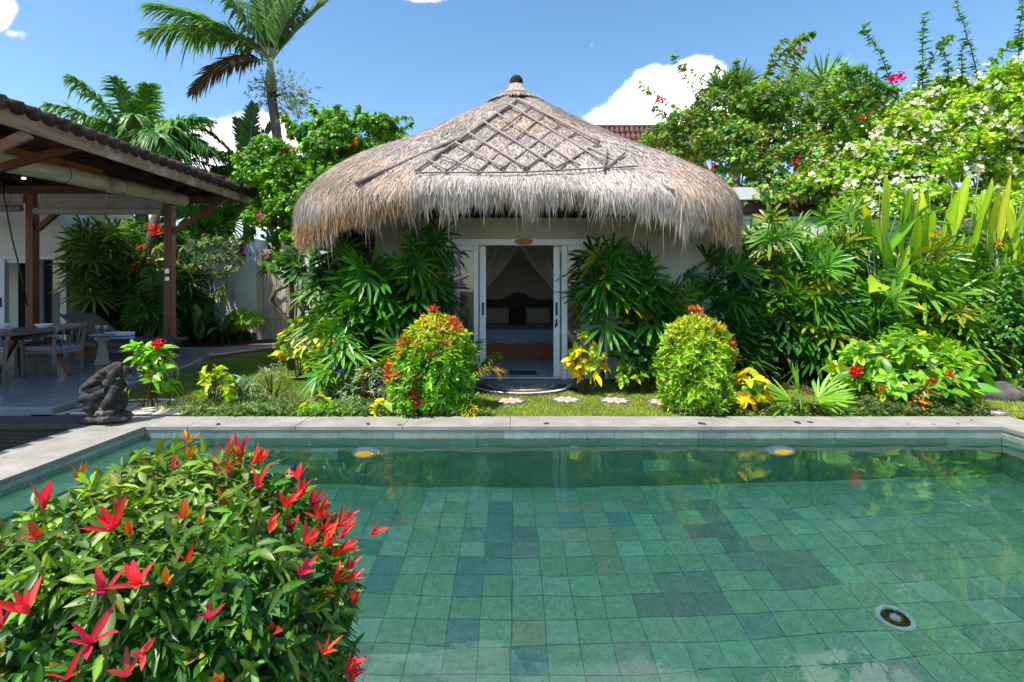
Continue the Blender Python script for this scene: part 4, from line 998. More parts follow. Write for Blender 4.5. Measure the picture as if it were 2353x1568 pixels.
# ------------------------------------------------------------------ garden walls and gate
GY = 15.3
def wallthing(name, x0, x1, y0, y1, z1, lab, cap=None, cat='garden wall'):
    m = MB(); m.bbox(x0, x1, y0, y1, -.02, z1); o = m.obj(name, M_plaster, label=lab, cat=cat)
    if cap:
        m = MB(); m.bbox(x0-.03, x1+.03, y0-.03, y1+.03, z1+.001, z1+.06); m.obj('capping', M_step, o)
    m = MB(); m.bbox(x0, x1, y0-.02, y0-.002, -.02, .22); m.obj('plinth', M_plinth, o)
    return o
g = lambda px, d=GY: (px-HX)*d/FPX
wallthing('garden_wall', -11.4, g(537), 15.65, 15.85, 2.95, 'white wall at the back of the left garden, behind large leaved plants')
wallthing('gate_pillar', g(537), g(588), GY, 16.0, 3.02, 'white gate pillar left of the carved wooden door', cat='pillar')
wallthing('garden_wall', g(690)+.05, -2.4, GY+.1, GY+.3, 2.95, 'white wall right of the wooden gate, mostly behind plants')
gate = thing('garden_gate', 'bleached carved wooden double door at the end of the path', 'gate', (g(640), GY+.15, 0))
M_bleach = woodmat('bleached_teak', '#cdbfac', '#a8998a', None, .7)
GLc = Vector((-g(640), -GY-.15, 0))
def gp(mb, name, parent=gate):
    o = mb.obj(name, M_bleach, parent); o.location = GLc if parent is gate else (0, 0, 0); return bev(o, .008)
m = MB(); m.bbox(g(588)+.004, g(600), GY+.02, GY+.25, 0, 2.55); m.bbox(g(680), g(690), GY+.02, GY+.25, 0, 2.55); m.bbox(g(588)+.004, g(690), GY+.022, GY+.248, 2.551, 2.7); gp(m, 'frame')
for x0, x1 in ((g(600)+.005, g(640)-.004), (g(640)+.004, g(680)-.005)):
    m = MB(); m.bbox(x0, x1, GY+.1, GY+.15, .03, 2.54)
    w_ = x1-x0
    for (a, b_, z0, z1) in ((.12, .46, .75, 2.4), (.54, .88, .75, 2.4), (.12, .88, .15, .62)):
        m.bbox(x0+w_*a, x0+w_*b_, GY+.085, GY+.099, z0, z1); m.bbox(x0+w_*a+.04, x0+w_*b_-.04, GY+.07, GY+.0845, z0+.05, z1-.05)
    m.bbox(x0, x1, GY+.06, GY+.099, .64, .73); gp(m, 'door_leaf')
m = MB(); m.bar((g(628), GY+.04, 1.3), (g(652), GY+.04, 1.3), .03, .07); m.obj('latch', M_bleach, gate).location = GLc
wallthing('garden_wall', hx1+.01, 16, 9.0, 9.2, 2.72, 'long white garden wall behind the palm hedge on the right', True)
wallthing('garden_wall', 13.2, 13.4, 2.0, 9.0, 2.7, 'white side wall at the far right of the garden')
# small outbuilding roof showing right of the thatch
ob = thing('outbuilding', 'flat roofed white outbuilding peeping out right of the thatch', 'outbuilding', (5.2, 11.5, 0))
m = MB(); m.bbox(-1.0, 1.2, -.6, 2.0, 0, 3.1); m.obj('wall', M_plaster, ob)
m = MB(); m.bbox(-1.3, 1.55, -1.0, 2.3, 3.35, 3.6); m.obj('roof_slab', M_plaster, ob)
m = MB(); m.bbox(-1.2, 1.4, -.9, 2.2, 3.101, 3.349); m.obj('soffit_band', M_beam, ob)
m = MB(); m.bbox(1.0, 2.0, -.4, 1.0, 2.4, 3.62); m.obj('tank_wall', M_plaster, ob)
# terracotta roof of the neighbour
nb = thing('tiled_house', 'terracotta tiled roof of a neighbouring house beyond the garden', 'house', (7.5, 22, 0))
m = MB(); m.bbox(-3.6, .4, .2, 7, 0, 5.6); m.obj('wall', M_plaster, nb)
m = MB(); M_rt2 = pm('red_clay_tile', '#74524a', '#5a4038', 4, .85, .01, .2)
zr = EYE + (HY-292)*24/FPX; zz0 = 5.5
for i in range(23):
    x = -4.2+i*.235
    for j in range(9):
        u0, u1 = j/9, (j+1.12)/9
        m.tube([(x, -.6+2.8*u0, zz0+(zr-zz0)*u0+.03), (x, -.6+2.8*u1, zz0+(zr-zz0)*u1)], [.125, .105], 6)
m.add([(-4.3, -.6, zz0), (1.1, -.6, zz0), (1.1, 2.2, zr), (-4.3, 2.2, zr), (1.1, 7, zz0), (-4.3, 7, zz0)], [[0, 1, 2, 3], [3, 2, 4, 5]])
m.obj('tile_roof', M_rt2, nb, True)
m = MB()
for i in range(15): m.tube([(-4.3+i*.36, 2.2, zr+.07), (-4.3+(i+1.08)*.36, 2.2, zr+.05)], [.12, .10], 8)
m.obj('ridge_tiles', M_rt2, nb, True)

# ------------------------------------------------------------------ terrace furniture
TFZ = .12
M_ww = woodmat('whitewashed_wood', '#8f8880', '#605a54', '#787069', .75, (2, 2, .3))
M_slab = woodmat('table_slab', '#6e6057', '#463a33', '#8f857b', .6, (.15, 1, 1))
M_cush = cloth_mat('lilac_cushion', '#a89cab')
M_brown = woodmat('brown_table_leg', '#7d4c31', '#5a3320', None, .5)
M_sling = cloth_mat('charcoal_sling', '#5f5d5c', .8); M_dkframe = pm('dark_frame', '#3b3c40', '#2b2c2f', 9, .5)
M_ceram = pm('white_glaze', '#e8ecee', '#dce1e4', 5, .15, 0, .6)
M_stripe = None
tb = thing('dining_table', 'long dining table of rough grey slabs on slanted brown legs', 'table', (-7.74, 7.35, TFZ))
m = MB(); rr = random.Random(3)
for i in range(5):
    x0, x1 = -.55+i*.22, -.55+(i+1)*.22-.008; n = 14
    ys = np.linspace(-1.3, 1.3, n); dz = rr.uniform(-.006, .006)
    e = [(x1+(rr.uniform(-.03, .03) if i == 4 else 0), y) for y in ys] + [(x0+(rr.uniform(-.03, .03) if i == 0 else 0), y) for y in ys[::-1]]
    m.prism(e, .71+dz, .75+dz)
bev(m.obj('tabletop', M_slab, tb), .006)
for s in (-1, 1):
    for yy_ in (-1, .92):
        m = MB(); m.bar((.22*s, yy_-.12*0, .705), (.60*s, yy_+.0, .0), .08, .06); bev(m.obj('leg', M_brown, tb), .004)
m = MB(); m.bbox(-.3, .3, -1.1, -1.02, .62, .70); m.bbox(-.3, .3, .92, 1.0, .62, .70); m.bbox(-.05, .05, -1.0, .9, .60, .68); m.obj('under_frame', M_brown, tb)
def bowl(x, y, r, h, lab, z=TFZ+.756):
    m = MB(); m.lathe([(0.001, 0), (r*.55, 0), (r*.62, .012), (r*.97, h*.8), (r, h), (r*.94, h), (r*.9, h*.78), (r*.5, .02), (0.001, .018)], (0, 0, 0), 24); o = m.obj('bowl', M_ceram, smooth=True, label=lab, cat='bowl', group='white tableware on the dining table'); o.location = (x, y, z)
def plate(x, y, r, lab, z=TFZ+.757):
    m = MB(); m.lathe([(0.001, 0), (r*.6, 0), (r, .016), (r, .021), (r*.6, .007), (0.001, .006)], (0, 0, 0), 26); o = m.obj('plate', M_ceram, smooth=True, label=lab, cat='plate', group='white tableware on the dining table'); o.location = (x, y, z)
p = G(16, 764, .876); plate(p.x-.05, 7.1, .17, 'white plate under the nearest bowl, at the left picture edge'); bowl(p.x-.05, 7.1, .13, .07, 'nearest white bowl, on the plate at the left picture edge', TFZ+.78)
plate(-8.0, 8.0, .16, 'white plate under the middle bowl'); bowl(-8.0, 8.0, .12, .07, 'middle white bowl towards the far side of the table', TFZ+.78)
bowl(-7.55, 8.25, .12, .07, 'white bowl at the far right end of the table', TFZ+.76); plate(-7.36, 8.4, .15, 'white plate at the far right end of the table, beside the bowl')
def armchair(name='armchair'):
    r = thing(name, None, 'chair')
    for sx in (-1, 1):
        m = MB(); m.tube([(.27, .25*sx, 0), (.265, .255*sx, .4), (.28, .26*sx, .64)], [.022, .028, .022], 8); m.obj('leg', M_ww, r, True)
        m = MB(); m.tube([(-.25, .24*sx, 0), (-.22, .25*sx, .42), (-.25, .26*sx, .66), (-.30, .25*sx, .80)], [.022, .028, .025, .02], 8); m.obj('leg', M_ww, r, True)
        m = MB(); m.tube([(-.26, .265*sx, .66), (.0, .285*sx, .655), (.33, .27*sx, .65)], [.022, .03, .032], 8); m.obj('armrest', M_ww, r, True)
    m = MB(); m.bbox(-.25, .28, -.25, .25, .36, .41); bev(m.obj('seat_frame', M_ww, r), .01)
    m = MB(); m.bbox(-.23, .29, -.245, .245, .411, .49); bev(m.obj('cushion', M_cush, r), .025, 3)
    m = MB(); m.bar((-.30, -.26, .79), (-.30, .26, .79), .03, .10); m.obj('back_rail', M_ww, r, True)
    for q in (-.14, 0, .14):
        m = MB(); m.tube([(-.24, q, .45), (-.27, q, .62), (-.30, q, .76)], .012, 6); m.obj('back_slat', M_ww, r, True)
    return r
ch0 = armchair()
for i, (x, y, rz_, lab) in enumerate(((-7.22, 6.80, 180, 'whitewashed armchair with lilac cushion, nearest the pool on the right of the table'), (-7.42, 8.30, 178, 'whitewashed armchair with lilac cushion at the far right of the table'),
                                      (-8.95, 6.9, 0, 'whitewashed armchair on the far side of the table, at the left'), (-8.9, 8.1, 4, 'whitewashed armchair on the far side, near the brown post'))):
    c = ch0 if i == 0 else copy_tree(ch0)
    c.location = (x, y, TFZ); c.rotation_euler = (0, 0, R(rz_)); c['label'] = lab; c['group'] = 'armchairs round the dining table'
def lounger(x, y, rz_, lab, raised=.62):
    r = thing('sun_lounger', lab, 'sun lounger', (x, y, TFZ), 'charcoal sun loungers', R(rz_))
    m = MB()
    for s in (-1, 1): m.bar((-.3, .33*s, .40), (1.05, .33*s, .40), .05, .06)
    m.bar((1.05, -.355, .40), (1.05, .355, .40), .05, .06); m.bar((-.3, -.355, .40), (-.3, .355, .40), .05, .06); m.obj('frame', M_dkframe, r)
    m = MB(); n = 16
    V_ = [(-.25+1.3*i/n, q, .435-.03*math.sin(math.pi*i/n)*(1 if abs(q) < .3 else .6)) for q in (-.32, 0, .32) for i in range(n+1)]
    m.add(V_, [[k_*(n+1)+i, k_*(n+1)+i+1, (k_+1)*(n+1)+i+1, (k_+1)*(n+1)+i] for k_ in range(2) for i in range(n)]); m.obj('seat_sling', M_sling, r, True)
    m = MB(); m.bar((-.28, 0, .44), (-.28-.78*math.cos(raised), 0, .44+.78*math.sin(raised)), .66, .035); m.obj('backrest', M_sling, r)
    for s in (-1, 1):
        m = MB(); m.bar((-.28, .34*s, .44), (-.28-.8*math.cos(raised), .34*s, .44+.8*math.sin(raised)), .03, .05); m.obj('backrest_rail', M_dkframe, r)
        m = MB(); m.bar((-.70, .3*s, .40), (-.70, .3*s, .72), .03, .03); m.obj('strut', M_dkframe, r)
    for lx in (-.2, .9):
        for s in (-1, 1):
            m = MB(); m.bar((lx, .31*s, 0), (lx, .31*s, .375), .06, .06); m.obj('leg', M_dkframe, r)
lounger(-7.62, 10.0, -4, 'charcoal sun lounger with raised back, beside the pale pedestal')
lounger(-9.6, 9.4, -4, 'charcoal sun lounger behind the dining table')
t = NT('striped_towel'); wv = t.n('ShaderNodeTexWave', {'Vector': t.obj(), 'Scale': 3.2, 'Distortion': 0}, bands_direction='Z')
M_towel = t.out(t.pbsdf(t.mix(t.n('ShaderNodeMath', {0: wv.outputs[1], 1: .55}, operation='GREATER_THAN').outputs[0], lin('#e6e9f0'), lin('#7f9be0')), .95, .1, t.bump(t.noise(120, 3), .004)))
for x, y, z_, lab in ((-7.55, 9.86, TFZ+.44, 'folded white and blue towel on the lounger by the pedestal'), (-8.95, 9.2, TFZ+.44, 'folded white and blue towel on the lounger behind the table')):
    r_ = thing('folded_towel', lab, 'towel', (x, y, z_), 'folded towels on the loungers', R(-8))
    for j in range(3):
        m = MB(); m.bbox(-.2, .2, -.14, .14, j*.042, j*.042+.04); o = m.obj('fold', M_towel, r_); bev(o, .018, 3)
M_ped = pm('pale_stone', '#a6a3a0', '#85827f', 8, .7, .003)
pd = thing('pedestal', 'pale urn shaped pedestal beside the sun lounger', 'pedestal', (-7.52, 9.4, TFZ))
m = MB(); m.lathe([(0, 0), (.13, 0), (.13, .05), (.10, .1), (.085, .22), (.06, .32), (.07, .40), (.11, .46), (.12, .5), (.08, .54), (0, .54)], (0, 0, 0), 20); m.obj('stem', M_ped, pd, True)
m = MB(); m.lathe([(0, .541), (.2, .541), (.205, .55), (.2, .565), (0, .565)], (0, 0, 0), 28); m.obj('top', M_ped, pd, True)
t = NT('clear_glass'); M_cg = t.out(t.n('ShaderNodeMixShader', {0: .25, 1: t.n('ShaderNodeBsdfTransparent', {0: (.9, .93, .93, 1)}).outputs[0], 2: t.n('ShaderNodeBsdfGlossy', {'Roughness': .03}).outputs[0]}).outputs[0])
for dx, lab in ((-.07, 'left wine glass on the pale pedestal'), (.07, 'right wine glass on the pale pedestal')):
    m = MB(); m.lathe([(0.001, 0), (.03, 0), (.006, .01), (.005, .07), (.03, .1), (.036, .14), (.03, .17)], (0, 0, 0), 16); o = m.obj('wine_glass', M_cg, smooth=True, label=lab, cat='glass', group='wine glasses on the pedestal'); o.location = (-7.52+dx, 9.37, TFZ+.568)
# low timber bench edge behind the loungers
m = MB()
for i in range(3): m.bar((-10.4, 10.75+.16*i, .34), (-7.8, 10.75+.16*i, .34), .14, .05)
for xx in (-10.2, -9.1, -8.0): m.bbox(xx-.05, xx+.05, 10.72, 11.1, .12, .31)
m.obj('low_bench', woodmat('bench_wood', '#8f7350', '#5e4a33', None, .7, (.1, 1, 1)), label='low weathered plank bench behind the sun loungers', cat='bench')
# ================================================================== STONE STATUE on the corner of the coping
def statue():
    mb = MB(); S = 1.0
    def el(c, r, rot=None): mb.blob(c, r, 10, rot=rot)
    def tb(pts, rad): mb.tube(pts, rad, 12)
    def ry(a): c, s = math.cos(a), math.sin(a); return [[c, 0, s], [0, 1, 0], [-s, 0, c]]
    el((0, 0, .055), (.27, .18, .055)); el((-.13, -.06, .04), (.15, .12, .045)); el((.13, .0, .065), (.15, .15, .06)); el((-.02, .02, .10), (.2, .15, .05))
    # thighs, belly, back
    el((-.10, -.06, .205), (.115, .12, .10)); el((.02, -.03, .22), (.13, .13, .12)); el((.09, .03, .24), (.11, .12, .14))
    el((.06, .0, .38), (.12, .11, .12)); el((.16, -.04, .43), (.075, .09, .075))
    # arm lying across the knee
    tb([(.08, -.12, .375), (-.04, -.165, .33), (-.16, -.16, .305), (-.205, -.145, .285)], [.052, .044, .040, .034])
    # other arm down to the base with hand and foot
    tb([(.165, -.08, .41), (.155, -.135, .325), (.125, -.175, .255), (.10, -.195, .185)], [.065, .052, .05, .043])
    el((.085, -.205, .16), (.052, .035, .033)); el((.165, -.19, .155), (.055, .04, .03))
    for i in range(4): tb([(.055+.026*i, -.225, .165), (.045+.026*i, -.245, .13)], [.015, .012])
    # long bowed head running down into the trunk
    tb([(.19, .0, .63), (.10, -.03, .60), (-.02, -.06, .535), (-.12, -.085, .47), (-.165, -.10, .435)], [.065, .088, .078, .058, .045])
    tb([(-.16, -.10, .44), (-.195, -.11, .40), (-.19, -.12, .35), (-.15, -.12, .325), (-.105, -.115, .36)], [.048, .044, .04, .034, .024])
    tb([(-.04, -.135, .50), (-.13, -.15, .44), (-.185, -.15, .425)], [.026, .022, .010])
    el((.12, -.01, .665), (.065, .07, .04)); el((.205, .02, .57), (.055, .075, .085))
    # ear flap and brow
    el((.135, -.115, .545), (.05, .035, .085), ry(.35)); el((.085, -.125, .475), (.05, .03, .045)); el((.045, -.125, .60), (.035, .03, .025)); el((-.01, -.13, .555), (.03, .02, .022))
    o = mb.obj('stone_statue', pm('weathered_lava_stone', '#5c5753', '#34312f', 7, .85, .006, .25, c3='#232120', blot=(5, .6, '#8e8a85')), label='dark weathered stone elephant figure seated on the corner of the pool edge', cat='statue')
    rm = o.modifiers.new('fuse', 'REMESH'); rm.mode = 'VOXEL'; rm.voxel_size = .008; rm.use_smooth_shade = True
    sm = o.modifiers.new('wear', 'SMOOTH'); sm.iterations = 2; sm.factor = .5
    dg = bpy.context.evaluated_depsgraph_get(); me = bpy.data.meshes.new_from_object(o.evaluated_get(dg)); o.modifiers.clear()
    v = np.empty(len(me.vertices)*3, np.float32); me.vertices.foreach_get('co', v); v = v.reshape(-1, 3)
    nv = np.empty(len(me.vertices)*3, np.float32); me.vertices.foreach_get('normal', nv); nv = nv.reshape(-1, 3)
    h = np.sin(v[:, 0]*63+np.sin(v[:, 2]*41)*2)*np.sin(v[:, 1]*57+v[:, 2]*70) + .6*np.sin(v[:, 2]*140+v[:, 0]*60)
    me.vertices.foreach_set('co', (v + nv*(h*.0018)[:, None]).ravel()); me.polygons.foreach_set('use_smooth', np.ones(len(me.polygons), bool)); me.update()
    if not me.materials: me.materials.append(o.data.materials[0])
    o.data = me
    o.location = (-4.52, 5.72, TZ+.0); o.scale = (.94, .94, .96)
statue()
# ================================================================== PLANTS
M_leaf = leafmat('leaf', .45, .40, val=1.1)
M_leaf_gloss = leafmat('glossy_leaf', .38, .34, .45)
M_palm = leafmat('palm_leaf', .42, .34, .42, val=1.15)
M_lady = leafmat('lady_palm_leaf', .36, .30, .48, hue=.493, val=1.0)
M_bush = leafmat('bush_leaf', .42, .30, .45, hue=.495, val=.85)
M_broad = leafmat('broad_leaf', .42, .34, .4, hue=.49, val=1.2)
M_petal = leafmat('petal', .6, .35, .2, hue=.5, val=1.0)
M_red = leafmat('red_leaf', .42, .4, .4, hue=.5, val=1.0)
M_grassm = leafmat('grass_blade', .6, .4, .2)
M_bark = pm('grey_brown_bark', '#7d7062', '#51463c', 12, .9, .01, .15)
M_cane = pm('dark_cane', '#5c5138', '#362f20', 16, .8, .006, .2)
M_twig = pm('twig', '#6b5a42', '#463a2a', 14, .85, .004, .15)
M_ptrunk = pm('ringed_palm_trunk', '#7d7266', '#5a5047', 8, .9, .012, .15, stretch=(.5, .5, 4))
M_shaft = pm('green_crownshaft', '#8f9a6a', '#6d7a4c', 6, .5, .003)
UP = np.array([0, 0, 1.0])

def plant(name, label, cat, loc, group=None): return thing(name, label, cat, loc, group)
def part(root, name, mb, mt, smooth=False):
    """child built in place coordinates"""
    o = mb.obj(name, mt, root, smooth); o.location = -root.location; return o
def pick(cols, n, rng=RNG, v=.16):
    a = np.array([lin(c) for c in cols]); return np.clip(a[rng.integers(0, len(a), n)]*np.exp(rng.normal(0, v, (n, 1))), 0, .9)

# ---- fans: lady palm, fan palm
def fans(mb, hub, axis, nrm, n_f, L, W, spread, cols, rng, droop=.35, prof='finger', fold=.35, tipc=None, lj=.08):
    """palmate leaves: n_f fingers spread round each hub"""
    hub = np.asarray(hub, float); n = len(hub); axis = unit(np.asarray(axis, float)); side = unit(np.cross(axis, nrm)+1e-6); nn = np.cross(side, axis)
    ph = np.radians(np.linspace(-spread/2, spread/2, n_f))[None] + rng.normal(0, .05, (n, n_f))
    d = axis[:, None]*np.cos(ph)[..., None] + side[:, None]*np.sin(ph)[..., None] + nn[:, None]*(rng.normal(.06, .07, (n, n_f)))[..., None]
    N_ = n*n_f
    LL = L*(1-.16*np.abs(np.linspace(-1, 1, n_f))**2)[None]*np.exp(rng.normal(0, lj, (n, n_f)))*np.exp(rng.normal(0, .12, (n, 1)))
    dp = np.clip(rng.normal(droop, droop*.35, (n, 1)) + rng.normal(0, .06, (n, n_f)), 0, 1.2)
    cc = np.repeat(cols, n_f, 0)*np.exp(rng.normal(0, .10, (N_, 1)))
    blades(mb, np.repeat(hub, n_f, 0), d.reshape(-1, 3), np.repeat(nn, n_f, 0)+rng.normal(0, .12, (N_, 3)), LL.ravel(), W, prof, dp.ravel(), fold, cc, tip=None if tipc is None else np.clip(cc*tipc, 0, .9), mid=.82)
GRN = ['#3a7d22', '#4a902a', '#306f22', '#5aa030', '#408526', '#6eac36']
def lady_palm(label, px, py_top, d, n_cane=5, low=.45, spread=.28, seed=0, cols=GRN, fan=.36, name='lady_palm', yellow=.08, lean=(0, 0), base_py=None, nf=11, group=None, per=7):
    rng = np.random.default_rng(seed+100)
    top = P(px, py_top, d); root = plant(name, label, 'palm', (top.x-lean[0], d-lean[1], 0), group)
    ml, mc = MB(), MB(); hub, ax, nr, cl = [], [], [], []
    for i in range(n_cane):
        a = rng.uniform(0, 6.28); r_ = spread*math.sqrt(rng.random())
        b = np.array([root.location.x + r_*math.cos(a), root.location.y + r_*math.sin(a)*.7, 0])
        h = (top.z - fan*.25)*(1 if i == 0 else rng.uniform(.62, .98)); h = max(h, .3)
        t_ = b + np.array([lean[0] + rng.normal(0, .10), lean[1] + rng.normal(0, .08), h])
        mc.tube([b, b*.5+t_*.5+rng.normal(0, .02, 3), t_], [.014, .013, .010], 6)
        k = per
        for j in range(k):
            f = 1-(1-max(low, .5))*j/(k-1)*rng.uniform(.85, 1.0); p0 = b+(t_-b)*f; az = rng.uniform(0, 6.28) if j else rng.uniform(-2.6, -.5)
            az = rng.uniform(-2.9, -.25) if rng.random() < .62 else rng.uniform(0, 6.28)
            el = R(rng.uniform(25, 70)) if j < 3 else R(rng.uniform(-5, 45))
            a_ = np.array([math.cos(az)*math.cos(el), math.sin(az)*math.cos(el), math.sin(el)]); ho = np.array([math.cos(az), math.sin(az), 0])
            pl = rng.uniform(.14, .30); hb = p0+a_*pl
            mc.tube([p0, p0+a_*pl*.5+UP*.015, hb], [.005, .004, .004], 4)
            hub.append(hb)
            if j < 2: ax.append(ho*.5+UP*rng.uniform(.5, 1.2)); nr.append(-ho*.2+UP*.5+rng.normal(0, .3, 3)+np.array([0, -.5, 0]))
            else: ax.append(ho+UP*rng.uniform(-.6, .6)+rng.normal(0, .2, 3)); nr.append(UP*rng.uniform(.4, .9)+ho*rng.uniform(.5, 1.1)+rng.normal(0, .2, 3))
            c = np.array(lin(cols[rng.integers(0, len(cols))]))*math.exp(rng.normal(0, .14))
            if rng.random() < yellow: c = np.array(lin('#94a030'))
            cl.append(c)
    fans(ml, hub, ax, np.array(nr), nf, fan, .046*fan/.36, 250, np.array(cl), rng, .26, tipc=np.array([1.12, 1.06, .9]))
    part(root, 'foliage', ml, M_lady); part(root, 'canes', mc, M_cane, True)
    return root

# ---- feather palms
def frond(ml, ms, p0, dr, L, droop, n_l, ll, col, rng, hang=.5, up=UP, lw=.045, vee=.6, twist=0):
    dr = unit(np.asarray(dr, float)); ts = np.linspace(0, 1, 14)
    pts = np.array(p0)[None] + dr[None]*L*ts[:, None] - UP[None]*(L*droop*ts**2.2)[:, None]
    ms.tube(pts, list(np.interp(ts, [0, .15, 1], [.035, .022, .005])*(L/3)**.5), 6)
    q = np.linspace(.14, .99, n_l); c = np.stack([np.interp(q, ts, pts[:, k]) for k in range(3)], -1)
    tg = unit(np.stack([np.interp(q, ts, np.gradient(pts[:, k])) for k in range(3)], -1))
    sd = unit(np.cross(tg, up)+1e-6); nr = np.cross(sd, tg)
    lf = ll*np.interp(q, [0, .2, .55, .85, 1], [.5, .85, 1, .75, .35])
    for s in (-1, 1):
        d = sd*s*.8 + tg*np.interp(q, [0, 1], [.55, 1.2])[:, None] + nr*(vee*.6) + rng.normal(0, .10, (n_l, 3))
        cc = np.clip(np.array(col)[None]*np.exp(rng.normal(0, .14, (n_l, 1))), 0, .9)
        blades(ml, c, d, nr+sd*s*(-.4), lf*np.exp(rng.normal(0, .1, n_l)), lw, 'leaflet', hang*np.exp(rng.normal(0, .3, n_l)), .35, cc, tip=np.clip(cc*np.array([1.08, 1.0, .85]), 0, .9), mid=.85)
def feather_palm(name, label, px, crown_py, d, fr, trunk=True, lean=0, tr=.14, shaft=.7, seed=0, bend=0, extra=0, ecol=('#3f8036',), eL=2.8):
    rng = np.random.default_rng(seed+40); c = P(px, crown_py, d)
    root = plant(name, label, 'palm tree', (c.x+lean, d, 0)); ml, ms, mt = MB(), MB(), MB()
    if trunk:
        pts = [Vector((c.x+lean*(1-t_)+bend*math.sin(math.pi*t_), d, (c.z-shaft)*t_)) for t_ in np.linspace(0, 1, 40)]
        mt.tube(pts, [tr*(1.25-.35*i/39)*(1.06 if i % 2 else .98) for i in range(40)], 12); part(root, 'trunk', mt, M_ptrunk, True)
        m = MB(); e = pts[-1]; m.tube([e-Vector((0, 0, .05)), e+Vector((0, 0, shaft*.3)), c+Vector((0, 0, .02))], [tr*1.02, tr*1.05, tr*.5], 10); part(root, 'crownshaft', m, M_shaft, True)
    fr = list(fr)+[(rng.uniform(5, 175), rng.uniform(-.8, .8), eL*rng.uniform(.8, 1.15), rng.uniform(.25, .55), rng.uniform(.5, .85), ecol[i % len(ecol)]) for i in range(extra)]
    for (ang, dep, L, dp, hg, col) in fr:
        a = R(ang); dr = np.array([math.cos(a), dep, math.sin(a)])
        frond(ml, ms, np.array(c)+np.array([0, 0, rng.uniform(-.1, .1)]), dr, L, dp, int(40+L*12), L*.25, lin(col), rng, hg, lw=.066)
    part(root, 'fronds', ml, M_palm); part(root, 'leaf_stalks', ms, M_shaft, True)
    return root

# ---- leafy masses (bougainvillea, hedges, clipped bushes)
def lobes_tips(lobes, n, rng, shell=(.82, 1.05), flat=0, lower=-.8):
    w_ = np.array([(l[1][0]*l[1][1]+l[1][0]*l[1][2]+l[1][1]*l[1][2]) for l in lobes]); w_ /= w_.sum()
    C_ = np.array([l[0] for l in lobes]); Rr = np.array([l[1] for l in lobes]); out, dirs = [], []
    tot = 0
    while tot < n:
        k = rng.choice(len(lobes), n*2, p=w_); u = unit(rng.normal(size=(n*2, 3))); u = u[u[:, 2] > lower] if lower > -1 else u; k = k[:len(u)]
        r_ = rng.uniform(*shell, len(u)); bump = 1+.10*np.sin(u[:, 0]*7+k*2)*np.sin(u[:, 2]*6+k)+.06*np.sin(u[:, 1]*13+u[:, 2]*11+k)
        p = C_[k]+u*Rr[k]*(r_*bump)[:, None]; ok = np.ones(len(p), bool)
        for j in range(len(lobes)):
            q = ((p-C_[j])/Rr[j]); ok &= ~((np.linalg.norm(q, axis=1) < .78) & (k != j))
        ok &= p[:, 2] > .02
        out.append(p[ok]); dirs.append(unit(u/Rr[k])[ok]); tot += ok.sum()
    return np.concatenate(out)[:n], np.concatenate(dirs)[:n]
def spray(ml, mt, p0, p1, arch, n, L, cols, rng, rad=.012, W=.72):
    n = int(n*1.8)
    p0, p1 = np.array(p0), np.array(p1); ts = np.linspace(0, 1, 12)
    pts = p0+(p1-p0)*ts[:, None]+UP*(arch*np.sin(ts*math.pi*.75))[:, None]; pts += (np.sin(ts*9+rng.uniform(0, 6))*.05*ts)[:, None]*rng.normal(size=3)+rng.normal(0, .015, pts.shape)*ts[:, None]
    mt.tube(pts, list(np.interp(ts, [0, 1], [rad, rad*.3])), 5)
    q = rng.uniform(.08, 1, n); c = np.stack([np.interp(q, ts, pts[:, k]) for k in range(3)], -1); tg = unit(np.gradient(pts, axis=0))
    t_ = np.stack([np.interp(q, ts, tg[:, k]) for k in range(3)], -1)
    rd = unit(np.cross(t_, rng.normal(size=(n, 3)))); d = rd+t_*.5-UP*.15
    blades(ml, c, d, UP+rng.normal(0, .4, (n, 3)), L*1.6*np.exp(rng.normal(0, .3, n))*np.interp(q, [0, 1], [1.1, .7]), L*W, 'heart' if L > .09 else 'small', .25, .3, pick(cols, n, rng))
